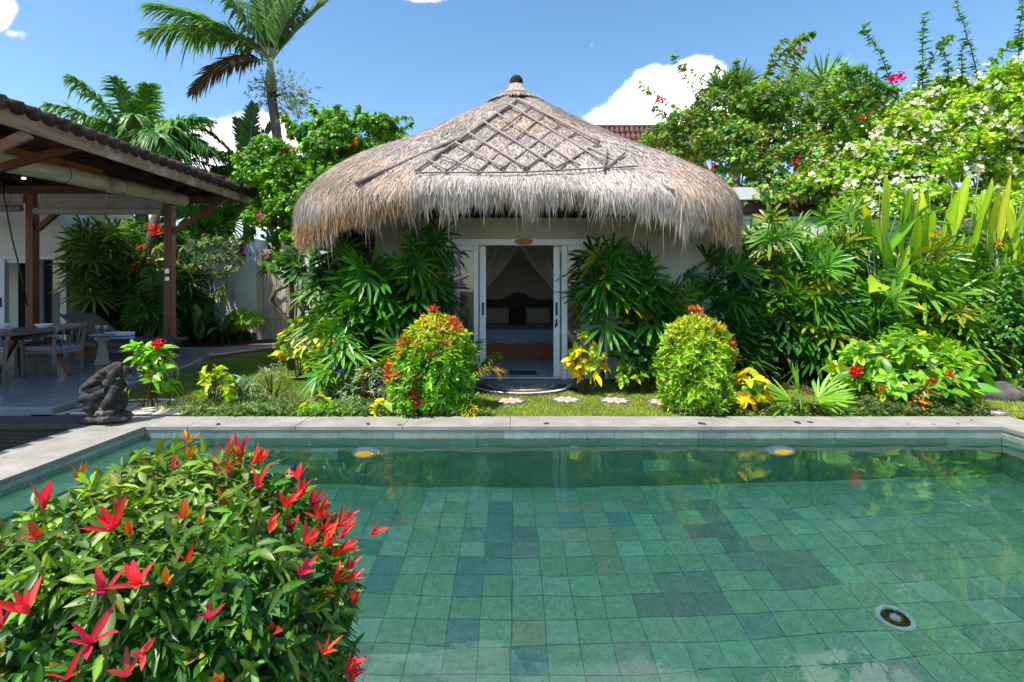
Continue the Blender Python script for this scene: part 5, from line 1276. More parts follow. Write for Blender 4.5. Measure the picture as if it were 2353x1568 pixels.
def leafmass(name, label, cat, lobes, n, k, L, W, cols, loc, seed=0, sprays=(), spray_cols=None, flowers=(), mt=None, prof='small', group=None, shell=(.72, 1.06), inner=.25, up=.35, open_=(35, 85), stems=None, clump=.55, lower=-.8, rough_cl=.16, sub_r=.32, sub_n=48):
    rng = np.random.default_rng(seed+7); root = plant(name, label, cat, loc, group); ml, ms = MB(), MB()
    big = lobes
    if sub_r:
        ns = max(10, int(n/sub_n)); sc_, sd_ = lobes_tips(lobes, ns, rng, (.55, 1.0), lower=lower)
        lobes = [(sc_[i], np.array([1, 1, .8])*sub_r*math.exp(rng.normal(0, .28))) for i in range(ns)]; lower = -.25
    p, d = lobes_tips(lobes, n, rng, shell, lower=lower)
    if inner:
        p2, d2 = lobes_tips(big, int(n*inner), rng, (.35, .8), lower=lower); p = np.concatenate([p, p2]); d = np.concatenate([d, d2])
    cl = pick(cols, len(p), rng, rough_cl)
    # neighbouring twigs share a shade of green
    ph = np.sin(p[:, 0]*4.1+seed)*np.sin(p[:, 2]*4.7+p[:, 1]*3.1)
    cl = np.clip(cl*np.exp(clump*.5*ph)[:, None], 0, .9)
    rosette(ml, p, d+UP*up+rng.normal(0, .3, p.shape), k, L, W, None, prof, open_, rng, .2, .3, flat=(prof == 'small'), stem=1.3, cols=cl)
    for s in sprays: spray(ml, ms, s[0], s[1], s[2], s[3], L*1.05, spray_cols or cols, rng)
    part(root, 'foliage', ml, mt or M_leaf)
    stems = stems if stems is not None else [(np.array(loc), l[0]) for l in big[:8]]
    for a, b in stems:
        a, b = np.array(a, float), np.array(b, float); ms.tube([a+rng.normal(0, .04, 3)*np.array([1, 1, 0]), a*.55+b*.45+rng.normal(0, .12, 3), b], [.035, .024, .01], 6)
    if ms.n: part(root, 'stems', ms, M_twig, True)
    for (cnt, size, fc, pts) in flowers:
        mf = MB()
        if pts is None: i = rng.choice(n, cnt, replace=False); fp = p[i]+d[i]*.09; fd = d[i]
        else: fp = np.array([np.array(q) for q in pts]); fd = np.tile(unit(np.array([[-.2, -.8, .4]])), (len(fp), 1)); fp = np.repeat(fp, cnt, 0)+rng.normal(0, size*1.1, (len(pts)*cnt, 3)); fd = np.repeat(fd, cnt, 0)
        rep = 5 if pts is None else 1
        fp = np.repeat(fp, rep, 0)+(rng.normal(0, size*1.2, (len(fp)*rep, 3)) if rep > 1 else 0); fd = np.repeat(fd, rep, 0)
        rosette(mf, fp, fd+rng.normal(0, .4, fp.shape), 4, size, .85, fc, 'small', (30, 75), rng, .0, .3, flat=True, stem=.1, colv=.12, colh=.03)
        part(root, 'blossoms', mf, M_petal)
    return root
def L_(px, py, d, rx, rz, ry=None): return (np.array(P(px, py, d)), np.array([rx*d/FPX, (ry if ry else rx*d/FPX*.8), rz*d/FPX]))

# ------------------------------------------------------------------ clipped bushes in front of the house
def topiary(label, px, seed, reds, cols, d=6.32):
    cx_ = (px-HX)*d/FPX; rng = np.random.default_rng(seed)
    root = plant('clipped_bush', label, 'topiary bush', (cx_, d, 0), 'clipped round bushes beside the lawn'); ml, mr, ms = MB(), MB(), MB()
    n = 2300; t_ = rng.random(n); az = rng.uniform(0, 6.283, n)
    hh = 1.15; kk_ = .94 if seed == 1 else .90; z_ = hh*(1-(1-t_)**.8)*.98; z_ = hh*t_**.92
    prof = np.interp(z_/hh, [0, .1, .35, .6, .8, .93, 1.0], [.34, .42, .465, .455, .385, .25, .04])
    lump = 1+.07*np.sin(az*3+z_*5+seed*2)+.08*np.sin(az*6-z_*9+seed)+.06*np.sin(az*11+z_*17)
    r_ = prof*kk_*lump*np.where(rng.random(n) < .05, rng.uniform(1.04, 1.16, n), rng.uniform(.84, 1.04, n))
    p = np.stack([cx_+r_*np.cos(az), d+r_*np.sin(az), z_+.03], -1)
    sl_ = np.interp(z_/hh, [0, .5, .8, 1], [.15, .35, .9, 3]); dr = np.stack([np.cos(az), np.sin(az), sl_], -1)
    if seed == 1:                                   # a bulge of red-tipped shoots low on the left
        q = 260; a2 = rng.uniform(2.4, 4.3, q); z2 = rng.uniform(.06, .62, q); r2 = .45+.12*np.sin(z2/.65*3.14)*rng.uniform(.8, 1, q)
        p = np.concatenate([p, np.stack([cx_+r2*np.cos(a2), d+r2*np.sin(a2), z2], -1)]); dr = np.concatenate([dr, np.stack([np.cos(a2), np.sin(a2), .4+0*a2], -1)])
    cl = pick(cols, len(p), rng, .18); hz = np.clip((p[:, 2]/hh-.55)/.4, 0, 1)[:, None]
    cl = cl*(1-hz*(.6 if seed == 1 else .4)) + pick(['#b8c030', '#c4c040', '#a4b82c', '#c8b040'], len(p), rng)*hz*(.6 if seed == 1 else .4)          # yellower leaves towards the top
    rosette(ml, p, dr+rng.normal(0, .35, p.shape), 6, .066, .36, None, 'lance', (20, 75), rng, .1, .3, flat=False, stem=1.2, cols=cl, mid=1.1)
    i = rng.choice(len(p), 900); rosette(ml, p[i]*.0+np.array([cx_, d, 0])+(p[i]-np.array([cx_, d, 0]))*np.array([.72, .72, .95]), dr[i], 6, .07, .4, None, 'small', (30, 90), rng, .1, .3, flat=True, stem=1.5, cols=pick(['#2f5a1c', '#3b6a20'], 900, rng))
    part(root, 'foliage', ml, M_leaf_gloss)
    for (a, z0, sp, cnt) in reds:
        mr = MB(); aa = a+rng.normal(0, sp, cnt); zz = np.clip(z0+rng.normal(0, sp*.3, cnt), .04, 1.2)
        rr_ = np.interp(zz/hh, [0, .1, .35, .6, .8, .93, 1.0], [.36, .44, .485, .475, .405, .27, .06])*kk_ + (.10 if seed == 1 and z0 < .6 and 2.4 < a < 4.3 else .0)
        rp = np.stack([cx_+rr_*np.cos(aa), d+rr_*np.sin(aa), zz+.05], -1); rdir = np.stack([np.cos(aa), np.sin(aa), .5+zz*.8], -1)
        rosette(mr, rp, rdir+rng.normal(0, .25, rp.shape), 6, .085, .24, None, 'lance', (15, 65), rng, .05, .35, stem=.2, cols=pick(['#c8683a', '#c85a44', '#d0803c', '#b8703a', '#c89a48'], len(rp), rng))
        part(root, 'red_shoots', mr, M_red)
    for k in range(5): ms.tube([(cx_+rng.normal(0, .05), d+rng.normal(0, .05), 0), (cx_+rng.normal(0, .12), d+rng.normal(0, .1), .5), (cx_+rng.normal(0, .2), d+rng.normal(0, .2), .95)], [.02, .014, .006], 6)
    part(root, 'stems', ms, M_twig, True)
topiary('round clipped bush with red young leaves low on its left side', 1000, 1, [(-2.5, .35, .30, 40), (-2.2, .15, .22, 30), (3.4, .45, .3, 26), (-1.6, 1.17, .9, 14), (-.5, 1.05, .12, 10), (-2.6, .8, .3, 6)],
        ['#5aa82c', '#6cb432', '#4c962a', '#7cc036', '#3f8526'])
topiary('yellow-green clipped bush on the right side of the lawn', 1597, 2, [(-1.6, 1.18, 1.2, 12), (-.35, .8, .14, 7), (-.05, .62, .16, 6)],
        ['#72ae2e', '#84b834', '#5f9e2a', '#96be38', '#52902a'])

# ------------------------------------------------------------------ big red-tipped bush in the foreground
def near_bush():
    rng = np.random.default_rng(21); c = np.array([-.925, 1.30, .38]); rad = np.array([.54, .45, .685])
    root = plant('red_tip_bush', 'large glossy bush with bright red shoots at the near pool edge', 'bush', (c[0], c[1], .02)); ml, mr, ms = MB(), MB(), MB()
    def surf(u): 
        q = np.sign(u)*np.abs(u)**.80; return q/np.maximum(np.linalg.norm(q, axis=1, keepdims=True), 1e-6)*(np.abs(q)**4).sum(1, keepdims=True)**(-.12)*.93
    n = 5400; u = unit(rng.normal(size=(n, 3))); u[:, 2] = np.where(u[:, 2] < -.55, -u[:, 2], u[:, 2]); s_ = surf(u)
    lump = (1+.05*np.sin(u[:, 0]*6+1)*np.sin(u[:, 1]*7)+.05*np.sin(u[:, 2]*8+u[:, 0]*5))[:, None]
    p = c+s_*rad*lump*rng.uniform(.84, 1.03, (n, 1)); dr = unit(s_/rad)+UP*.5
    p[:, 2] = np.maximum(p[:, 2], .05)
    tw = rng.random(n)
    cl = pick(['#356f22', '#437e28', '#2a6020', '#548a2e', '#6c9a36', '#346a2c'], n, rng, .2)
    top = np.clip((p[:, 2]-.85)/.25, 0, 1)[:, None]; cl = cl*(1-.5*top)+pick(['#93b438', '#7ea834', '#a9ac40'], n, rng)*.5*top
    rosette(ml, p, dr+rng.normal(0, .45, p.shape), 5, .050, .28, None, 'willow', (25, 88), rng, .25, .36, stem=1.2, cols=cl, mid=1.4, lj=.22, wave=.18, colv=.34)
    i = rng.choice(n, 800); rosette(ml, c+(p[i]-c)*rng.uniform(.55, .85, (800, 1)), dr[i], 6, .08, .42, None, 'oval', (40, 100), rng, .2, .3, stem=1.2, cols=pick(['#2a5a1c', '#35661f', '#3d6b28'], 800, rng), mid=1.2)  # inner leaves get darker greens to paint in the shaded gaps
    # yellow-green and orange young tips
    i = rng.choice(n, 130); rosette(ml, p[i]+dr[i]*.015, dr[i], 4, .04, .35, None, 'oval', (10, 45), rng, .0, .35, stem=.3, cols=pick(['#c8922e', '#c7742f', '#b8a83a', '#a4502c'], 130, rng), mid=1.2)
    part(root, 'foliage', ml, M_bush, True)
    # red shoots where the photo has them
    spots = [(100, 1165, 5, .082), (255, 1215, 6, .078), (315, 1345, 6, .080), (240, 1360, 5, .065), (60, 1405, 6, .078), (205, 1480, 6, .082), (550, 1055, 8, .072), (520, 1045, 6, .06), (580, 1065, 6, .06), (592, 1120, 6, .058), (690, 1140, 7, .060), (715, 1165, 8, .064), (735, 1190, 8, .062), (760, 1215, 7, .06), (700, 1250, 7, .062),
             (745, 1255, 7, .06), (770, 1280, 6, .056), (785, 1235, 5, .06), (690, 1320, 5, .056), (795, 1310, 5, .05), (810, 1380, 5, .05), (655, 1165, 6, .05), (790, 1545, 7, .06), (805, 1560, 6, .055), (745, 1500, 5, .05), (-8, 1205, 5, .07), (0, 1440, 6, .07), (430, 1290, 3, .04), (480, 1420, 4, .045), (290, 1550, 4, .06), (330, 1500, 3, .05), (150, 1560, 4, .06), (620, 1220, 4, .045), (400, 1030, 4, .04), (770, 1335, 6, .05)]
    o = np.array([0, 0, EYE])
    for (px, py, k, L) in spots:
        mr = MB(); L *= 1.04
        d = unit(np.array(P(px, py, 1.0))-o); best = None
        for t_ in np.linspace(.55, 2.6, 400):
            q = (o+d*t_-c)/rad
            if (np.abs(q)**2.6).sum() < .97: best = o+d*t_; break
        if best is None:
            q = np.array(P(px, py, 1.3))-c; best = c+q/((np.abs(q/rad)**2.6).sum()**(1/2.6))*.97      # keep the shoot on the bush
        nd_ = unit((best-c)/rad**2)*.7+UP*.9
        for e_ in range(1 if px > 500 and py < 1350 else 0):
            rosette(mr, [best+rng.normal(0, .03, 3)], [nd_+rng.normal(0, .3, 3)], k-1, L*.70, .20, None, 'willow', (8, 50), rng, .06, .38, stem=.15, cols=np.array([lin(['#c44034', '#b03440', '#d05a40'][e_])]), mid=1.4, lj=.2, colv=.25)
        rosette(mr, [best], [nd_+rng.normal(0, .2, 3)], k, L*.90, .20, None, 'willow', (6, 48), rng, .06, .38, stem=.15, cols=np.array([lin(['#cf4630', '#c23a30', '#d8583a', '#b83848', '#cc5048'][rng.integers(0, 5)])]), mid=1.5, lj=.15, colv=.22)
        part(root, 'red_shoot', mr, M_red, True)
    for k in range(34):
        u_ = unit(rng.normal(size=3)+np.array([0, 0, .4])); e = c+surf(u_[None])[0]*rad*.95
        b = np.array([c[0]+rng.normal(0, .08), c[1]+rng.normal(0, .06), .03]); mid_ = b*.4+e*.6+rng.normal(0, .04, 3); mid_[2] = max(mid_[2], .1)
        ms.tube([b, mid_, e], [.009, .006, .0025], 5)
    part(root, 'stems', ms, M_twig, True)
near_bush()
# ------------------------------------------------------------------ lady palms in front of the house and along the wall
LP = [
 # label, px, top, d, canes, low, spread, cols, fan
 ('tall lady palm against the house wall left of the door', 935, 535, 7.72, 5, .5, .22, GRN, .40),
 ('lady palm between the tall wall palm and the left window', 975, 560, 7.6, 4, .45, .16, ['#2c5f22', '#2f6a2a', '#3a7530'], .38),
 ('bright lady palm with a single thin red cane, left of the tall wall palm', 838, 625, 7.25, 2, .74, .06, ['#4a9428', '#58a32c', '#3f8a26'], .40),
 ('lady palm under the left corner of the thatch', 795, 590, 7.7, 6, .4, .3, GRN, .38),
 ('pale silvery lady palm beside the wooden gate', 770, 610, 8.0, 4, .5, .18, ['#7d9a68', '#8aa574', '#4f8a34'], .38),
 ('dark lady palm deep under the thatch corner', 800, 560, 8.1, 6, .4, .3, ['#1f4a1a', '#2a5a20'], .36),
 ('lady palm hiding the pavilion corner post', 775, 700, 7.7, 4, .45, .16, GRN, .36),
 ('low lady palm with wide fans above the purple flowers', 790, 780, 6.95, 2, .6, .10, ['#4f9428', '#6aa830', '#3f8426'], .36),
 ('low yellowing lady palm left of the red-tipped round bush', 885, 805, 6.95, 1, .7, .05, ['#5f8a2e', '#7a9a34', '#4f822a'], .38),
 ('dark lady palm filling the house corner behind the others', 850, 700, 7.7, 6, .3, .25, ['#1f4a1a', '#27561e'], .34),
 ('lady palm with crossing canes in front of the right window', 1365, 585, 7.55, 4, .68, .14, ['#2f6a24', '#3d7f2a', '#4a8c30'], .42),
 ('lady palm with one full crown against the white wall right of the window', 1482, 600, 7.7, 3, .7, .1, ['#2f7020', '#3f8a26', '#58a030'], .44),
 ('lady palm between the full crowned palm and the yellow-green round bush', 1560, 660, 7.8, 5, .4, .2, GRN, .36),
 ('lady palm under the right tail of the thatch', 1660, 600, 8.1, 6, .4, .26, ['#2a5f24', '#336e28', '#3f7d2c'], .38),
 ('dusky lady palm right beside the hanging straw tail', 1725, 575, 8.5, 6, .4, .25, ['#27543a', '#2f6038', '#37682e'], .36),
 ('tall pale lady palm in front of the flat white roof', 1800, 500, 8.3, 6, .45, .26, ['#8aa86a', '#79a04c', '#4f8a34', '#5c9838'], .42),
 ('lady palm with a bright yellow leaf below the flat white roof', 1850, 585, 8.0, 6, .4, .24, ['#3f8428', '#5a9a30', '#4a8c2a'], .40),
 ('lady palm just left of the upright paddle leaves', 1935, 560, 8.4, 7, .35, .26, GRN, .40),
 ('dense lady palm in the middle of the right hedge', 1760, 690, 8.2, 6, .42, .25, ['#2a6422', '#347426', '#40832a'], .38),
 ('lady palm with broad shining fingers above the small fan palm', 1880, 700, 8.0, 6, .45, .25, ['#2f7024', '#3a8028', '#286020'], .42),
 ('lady palm behind the big red flowering shrub', 1990, 690, 8.1, 6, .45, .25, ['#4a8c28', '#5f9a30', '#3a7d26'], .40),
 ('lady palm below the left orange paddle flower', 2110, 600, 8.2, 6, .42, .24, ['#5f9a30', '#4f8e2c', '#79a838'], .42),
 ('lady palm with long yellow-green fingers at the hedge middle right', 2170, 690, 7.9, 6, .45, .24, ['#6aa034', '#5a962e', '#7aa83a'], .42),
 ('lady palm below the right orange paddle flower', 2260, 620, 8.1, 6, .45, .24, ['#5a962e', '#6ea032', '#487f2a'], .42),
 ('lady palm with hanging yellow fingers at the right picture edge', 2320, 780, 7.7, 4, .6, .16, ['#7aa036', '#6a9a34', '#5c9030'], .40),
 ('lady palm filling the gap under the paddle leaves', 2060, 740, 8.2, 6, .4, .25, ['#2f6a22', '#3a7a26'], .38),
 ('shaded lady palm low behind the yellow-green round bush', 1690, 770, 8.1, 5, .45, .2, ['#25561e', '#306526'], .36),
 ('lady palm top over the wall left of the paddle leaves', 1890, 500, 8.6, 6, .42, .24, ['#5a9a34', '#6aa83a', '#4a8a2c', '#7cb440'], .42),
 ('lady palm top over the wall beside the dusky palm', 1755, 520, 8.6, 6, .42, .24, ['#5a9a34', '#6aa83a', '#4a8a2c', '#7cb440'], .42),
 ('lady palm rising behind the yellow-leaf palm', 1830, 540, 8.5, 6, .42, .24, ['#5a9a34', '#6aa83a', '#4a8a2c', '#7cb440'], .42),
 ('lady palm top behind the left paddle leaves', 1975, 520, 8.6, 6, .42, .24, ['#5a9a34', '#6aa83a', '#4a8a2c', '#7cb440'], .42),
 ('lady palm between the first and second paddle-leaved plant', 2085, 530, 8.6, 6, .42, .24, ['#5a9a34', '#6aa83a', '#4a8a2c', '#7cb440'], .42),
 ('lady palm between the second and third paddle-leaved plant', 2180, 540, 8.6, 6, .42, .24, ['#5a9a34', '#6aa83a', '#4a8a2c', '#7cb440'], .42),
 ('lady palm between the third paddle-leaved plant and the picture edge', 2275, 540, 8.6, 6, .42, .24, ['#5a9a34', '#6aa83a', '#4a8a2c', '#7cb440'], .42),
 ('lady palm at the far right edge behind the dark small leaved shrub', 2345, 560, 8.5, 6, .42, .24, ['#5a9a34', '#6aa83a', '#4a8a2c', '#7cb440'], .42),
 ('shaded lady palm at the right end of the hedge', 2220, 800, 8.0, 5, .4, .22, ['#4f8a2a', '#3a7424'], .38),
]
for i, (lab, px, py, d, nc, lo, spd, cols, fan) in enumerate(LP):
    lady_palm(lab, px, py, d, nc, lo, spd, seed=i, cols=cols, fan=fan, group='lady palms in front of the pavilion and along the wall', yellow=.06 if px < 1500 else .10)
# shaded garden on the far left, behind the terrace
for i, (lab, px, py, d, nc, lo, spd, cols, fan, per) in enumerate([
 ('arching pale lady palm over the corner of the white house', 235, 520, 12.9, 7, .55, .35, ['#5f8a4a', '#4f8038', '#6f9a54'], .52, 8),
 ('lady palm hanging over the wall behind the lounger', 330, 530, 13.6, 7, .5, .4, ['#4f8a34', '#3f7a2c', '#5f9440'], .50, 8),
 ('lady palm just left of the right brown post', 352, 640, 13.0, 5, .5, .3, ['#4a7d30', '#5f8f44', '#3a6a28'], .48, 7),
 ('lady palm right of the right brown post', 432, 600, 13.8, 6, .45, .35, ['#33662a', '#2a5a24', '#40752e'], .48, 7),
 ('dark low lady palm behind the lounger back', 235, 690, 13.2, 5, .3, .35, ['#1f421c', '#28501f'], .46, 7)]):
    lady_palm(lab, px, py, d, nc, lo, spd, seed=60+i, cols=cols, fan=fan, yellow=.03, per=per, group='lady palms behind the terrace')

# ------------------------------------------------------------------ paddle-leaved heliconias
Y1, Y2, Y3, Y4 = '#84b028', '#9cbc34', '#62a028', '#a8b434'
def heliconia(label, px, d, leaves, seed, flower=None):
    rng = np.random.default_rng(seed+300); b = np.array([(px-HX)*d/FPX, d, 0.0]); root = plant('heliconia', label, 'heliconia', tuple(b), 'heliconias in the right hedge'); ml, ms = MB(), MB()
    leaves = list(leaves)
    for i in range(7):                      # younger and older leaves between the tall ones
        lx = px+rng.uniform(-55, 50); b0 = rng.uniform(560, 730); leaves.append((lx, b0, b0-rng.uniform(90, 170), rng.uniform(-45, 45), [Y1, Y2, Y3, Y3][rng.integers(0, 4)], rng.uniform(.16, .24)))
    for (lx, ly0, ly1, tilt, col, wd) in leaves:
        p0 = np.array(P(lx, ly0, d+rng.uniform(-.15, .15))); p1 = np.array(P(lx+tilt, ly1, d+rng.uniform(-.25, .1))); v = p1-p0; L = np.linalg.norm(v)
        f = b+np.array([rng.normal(0, .06), rng.normal(0, .06), 0]); ms.tube([f, f*.5+p0*.5, p0], [.022, .018, .012], 7)
        ms.tube([p0, p0+v*.5, p0+v*.97], [.011, .008, .003], 6)
        nr = np.array([rng.normal(-.2, 1.3), -1, rng.normal(.2, .3)])
        blades(ml, [p0], [v+np.array([rng.normal(0, .10), rng.normal(-.1, .12), 0])*L], nr, L, wd*.72, 'paddle', rng.uniform(.0, .22), rng.uniform(.3, 1.0), [np.array(lin(col))], tip=[np.clip(np.array(lin(col))*np.array([1.15, 1.05, .9]), 0, .9)], mid=1.3, wave=.16, fine=22)
    part(root, 'paddle_leaves', ml, M_broad, True); part(root, 'stalks', ms, M_shaft, True)
    if flower:
        mf = MB(); c = np.array(P(flower[0], flower[1], d-.25)); n = 9
        dd = unit(np.stack([rng.normal(0, 1, n), rng.normal(-.4, .4, n), rng.normal(.3, .5, n)], -1))
        blades(mf, np.repeat(c[None], n, 0), dd, UP, .15, .03, 'lance', .15, .5, pick(['#f0a01e', '#e88a1a', '#f2c030'], n, rng)); part(root, 'orange_bracts', mf, M_petal)
        mf2 = MB(); mf2.tube([b, b*.4+c*.6+np.array([0, .1, 0]), c], [.012, .01, .006], 6); part(root, 'flower_stalk', mf2, M_shaft, True)
heliconia('heliconia with the tallest twin paddle leaves, left end of the group', 2040, 8.25, [(2018, 560, 395, 4, Y2, .30), (2030, 640, 480, -6, Y3, .28), (2072, 520, 430, 12, Y1, .16), (2085, 660, 470, 26, Y1, .24), (2000, 520, 462, -34, Y4, .14), (2055, 700, 580, 40, Y3, .2), (2010, 700, 600, -20, Y3, .2)], 1, (2150, 540))
heliconia('heliconia with a yellowing narrow leaf, second of the group', 2130, 8.3, [(2095, 560, 410, 2, Y4, .14), (2118, 600, 470, 10, Y1, .24), (2140, 570, 430, -6, Y2, .2), (2165, 610, 420, 26, Y1, .26), (2120, 680, 540, -26, Y3, .22), (2150, 700, 560, 30, Y2, .2), (2070, 620, 520, -30, Y1, .2)], 2)
heliconia('heliconia with broad leaves leaning right, third of the group', 2225, 8.35, [(2185, 560, 395, 22, Y2, .24), (2215, 610, 380, 38, Y1, .28), (2238, 600, 470, 4, Y3, .26), (2245, 560, 430, 22, Y2, .2), (2262, 620, 410, 14, Y4, .16), (2205, 690, 560, -30, Y1, .22), (2275, 680, 540, 20, Y3, .2)], 3, (2290, 560))
heliconia('heliconia with orange tipped leaves at the right picture edge', 2325, 8.2, [(2290, 560, 402, -10, '#a2ac36', .13), (2300, 600, 440, 22, Y1, .22), (2322, 640, 450, 16, Y2, .3), (2345, 700, 470, 10, Y1, .3), (2352, 640, 520, 30, Y3, .3), (2310, 720, 580, -30, Y2, .22), (2385, 620, 430, 10, Y2, .26)], 4)
# elephant-ear leaves in the hedge
def arum(label, pts, d, seed, cols, name='elephant_ear', L=.42):
    rng = np.random.default_rng(seed); b = np.array(P(pts[0][0], 860, d)); b[2] = 0; root = plant(name, label, 'leafy plant', tuple(b)); ml, ms = MB(), MB()
    for i, (px, py, ax_, k) in enumerate(pts):
        c = np.array(P(px, py, d+rng.uniform(-.2, .2))); ms.tube([b, b*.5+c*.5+UP*.08, c], [.014, .011, .007], 6)
        dr = np.array([ax_, -.6, -.25]); blades(ml, [c], [dr], UP+np.array([.3, -.9, 0]), L*k, L*k*.78, 'heart', .12, .25, [np.array(lin(cols[i % len(cols)]))], mid=1.3, wave=.12)
    part(root, 'leaves', ml, M_palm, True); part(root, 'stalks', ms, M_shaft, True)
arum('elephant ear with two lime leaves under the paddle leaves', [(2020, 650, -.8, 1.0), (2075, 640, .5, 1.0), (2090, 700, .4, .6)], 7.75, 5, ['#8fb02c', '#6fa026', '#c0b03a'])
rr_ = plant('ruffled_fan_palm', 'large ruffled dark fan leaves beside the curved trunk at the gate', 'palm', tuple(P(672, 800, 9.7)*1.0)); rr_.location.z = 0; ml, ms = MB(), MB(); rng = np.random.default_rng(6); b = np.array(rr_.location)
hb = [np.array(P(690, 592, 9.6)), np.array(P(684, 618, 9.5)), np.array(P(715, 590, 9.7))]
for h_ in hb: ms.tube([b, b*.4+h_*.6, h_], [.016, .012, .008], 6)
fans(ml, hb, [(-.8, -.3, .25), (-.95, -.3, -.15), (.5, -.4, .5)], np.array([(.0, -.75, .65)]*3), 14, .42, .11, 190, pick(['#3a7a26', '#33702a', '#4a8a30'], 3, rng), rng, .12, 'finger', fold=.15); part(rr_, 'fans', ml, M_leaf); part(rr_, 'stalks', ms, M_shaft, True)

# ------------------------------------------------------------------ bougainvilleas and trees behind the wall
BG1 = ['#7ab430', '#8cc036', '#66a42c', '#9cc43c', '#529228', '#aac844']
BG2 = ['#4a8a32', '#569636', '#3f7a30', '#659f3e', '#78aa48']
BG3 = ['#3f8828', '#4c962c', '#5ca232', '#347624', '#78b03a']
q = lambda *a: np.array(P(*a))
lob = [L_(2290, 330, 10.4, 190, 150, 1.1), L_(2140, 380, 10.2, 140, 110, .9), L_(2010, 400, 10.2, 110, 90, .8), L_(2200, 270, 10.8, 110, 75, .8), L_(2340, 230, 10.8, 110, 90, .8), L_(2080, 300, 10.6, 80, 60, .7), L_(2230, 450, 10.0, 170, 70, .7), L_(1930, 440, 10.2, 60, 60, .6), L_(2150, 480, 9.2, 120, 40, .3), L_(2300, 480, 9.2, 110, 45, .3), L_(2020, 480, 9.3, 80, 35, .3), L_(2440, 330, 10.4, 140, 170, 1)]
leafmass('bougainvillea', 'big white flowering bougainvillea spilling over the right wall', 'bougainvillea', lob, 9800, 6, .082, .72, BG1, (10.0, 10.3, 0), 1,
         sprays=[(q(2070, 250, 10.6), q(1978, 88, 10.4), .35, 70), (q(2120, 220, 10.6), q(2120, 40, 10.3), .1, 60), (q(2175, 230, 10.6), q(2170, 90, 10.4), .1, 50), (q(2250, 190, 10.6), q(2193, 8, 10.3), .12, 60), (q(2075, 260, 10.6), q(2190, 95, 10.4), .25, 60),
                 (q(2000, 300, 10.4), q(1930, 160, 10.2), .3, 60), (q(1960, 330, 10.3), q(1890, 260, 10.2), .3, 60), (q(2060, 230, 10.6), q(1945, 190, 10.4), .25, 70), (q(2260, 180, 10.6), q(2350, 100, 10.4), .2, 60), (q(2340, 150, 10.6), q(2348, -20, 10.3), .1, 60), (q(2210, 190, 10.6), q(2210, 110, 10.5), .05, 40), (q(2100, 240, 10.6), q(1900, 200, 10.3), .4, 80)],
         spray_cols=['#4a8a34', '#5a9a3c', '#3f7d34'], flowers=[(420, .06, '#eef0dc', None), (26, .055, '#ecefe0', [q(2270, 250, 9.75), q(2225, 300, 9.6), q(2130, 420, 9.5), q(2165, 400, 9.5), q(2340, 300, 9.6), q(2290, 215, 10.0), q(2100, 330, 9.8), q(2320, 390, 9.5), q(2050, 430, 9.6), q(2240, 395, 9.4)]), (16, .05, '#d81e7a', [q(2050, 185, 10.2), q(2068, 182, 10.2)]), (8, .04, '#c8285e', [q(1978, 270, 10.1), q(1985, 340, 10.0)])])
lob = [L_(1640, 340, 11.6, 120, 70, .9), L_(1740, 380, 11.2, 130, 90, .9), L_(1850, 330, 11.4, 120, 90, .9), L_(1560, 310, 11.9, 70, 40, .6), L_(1830, 440, 10.9, 90, 70, .8), L_(1720, 270, 11.6, 90, 55, .8), L_(1900, 260, 11.5, 80, 60, .8), L_(1700, 450, 11.2, 70, 70, .7), L_(1790, 500, 10.8, 90, 60, .6)]
leafmass('bougainvillea', 'straggly dark green bougainvillea with arching shoots right of the thatch', 'bougainvillea', lob, 4600, 6, .085, .7, BG2 + ['#8a9a44', '#7a8a3a'], (4.9, 11.3, 0), 2, clump=.7,
         sprays=[(q(1590, 310, 11.6), q(1465, 205, 11.3), .25, 60), (q(1620, 270, 11.6), q(1540, 132, 11.3), .15, 60), (q(1640, 280, 11.6), q(1580, 150, 11.3), .1, 40), (q(1700, 260, 11.5), q(1690, 150, 11.3), .15, 90), (q(1700, 200, 11.5), q(1640, 160, 11.3), .1, 30), (q(1720, 250, 11.5), q(1875, 140, 11.2), .75, 130),
                 (q(1720, 290, 11.5), q(1800, 110, 11.2), .25, 80), (q(1740, 290, 11.5), q(1830, 125, 11.2), .2, 70), (q(1800, 250, 11.4), q(1850, 120, 11.2), .2, 60), (q(1560, 320, 11.8), q(1500, 260, 11.5), .2, 40), (q(1900, 230, 11.3), q(1990, 190, 11.0), .4, 60)],
         flowers=[(10, .045, '#d02a3c', [q(1515, 232, 11.3), q(1755, 338, 10.9)]), (8, .04, '#c8452a', [q(1690, 345, 10.9), q(1640, 390, 10.8), q(1740, 425, 10.7), q(1835, 118, 11.2)]), (12, .05, '#d81e50', [q(1822, 372, 10.5), q(1840, 425, 10.3)]), (7, .04, '#c98a2a', [q(1890, 360, 10.8), q(1905, 315, 10.9)])])
lob = [L_(800, 340, 12.4, 120, 70, .9), L_(720, 420, 12.2, 110, 110, 1.0), L_(665, 490, 12.0, 75, 75, .8), L_(860, 310, 12.6, 70, 35, .6), L_(740, 300, 12.6, 60, 45, .6), L_(650, 380, 12.4, 60, 60, .7), L_(612, 505, 12.0, 40, 40, .5), L_(720, 550, 11.6, 70, 50, .6)]
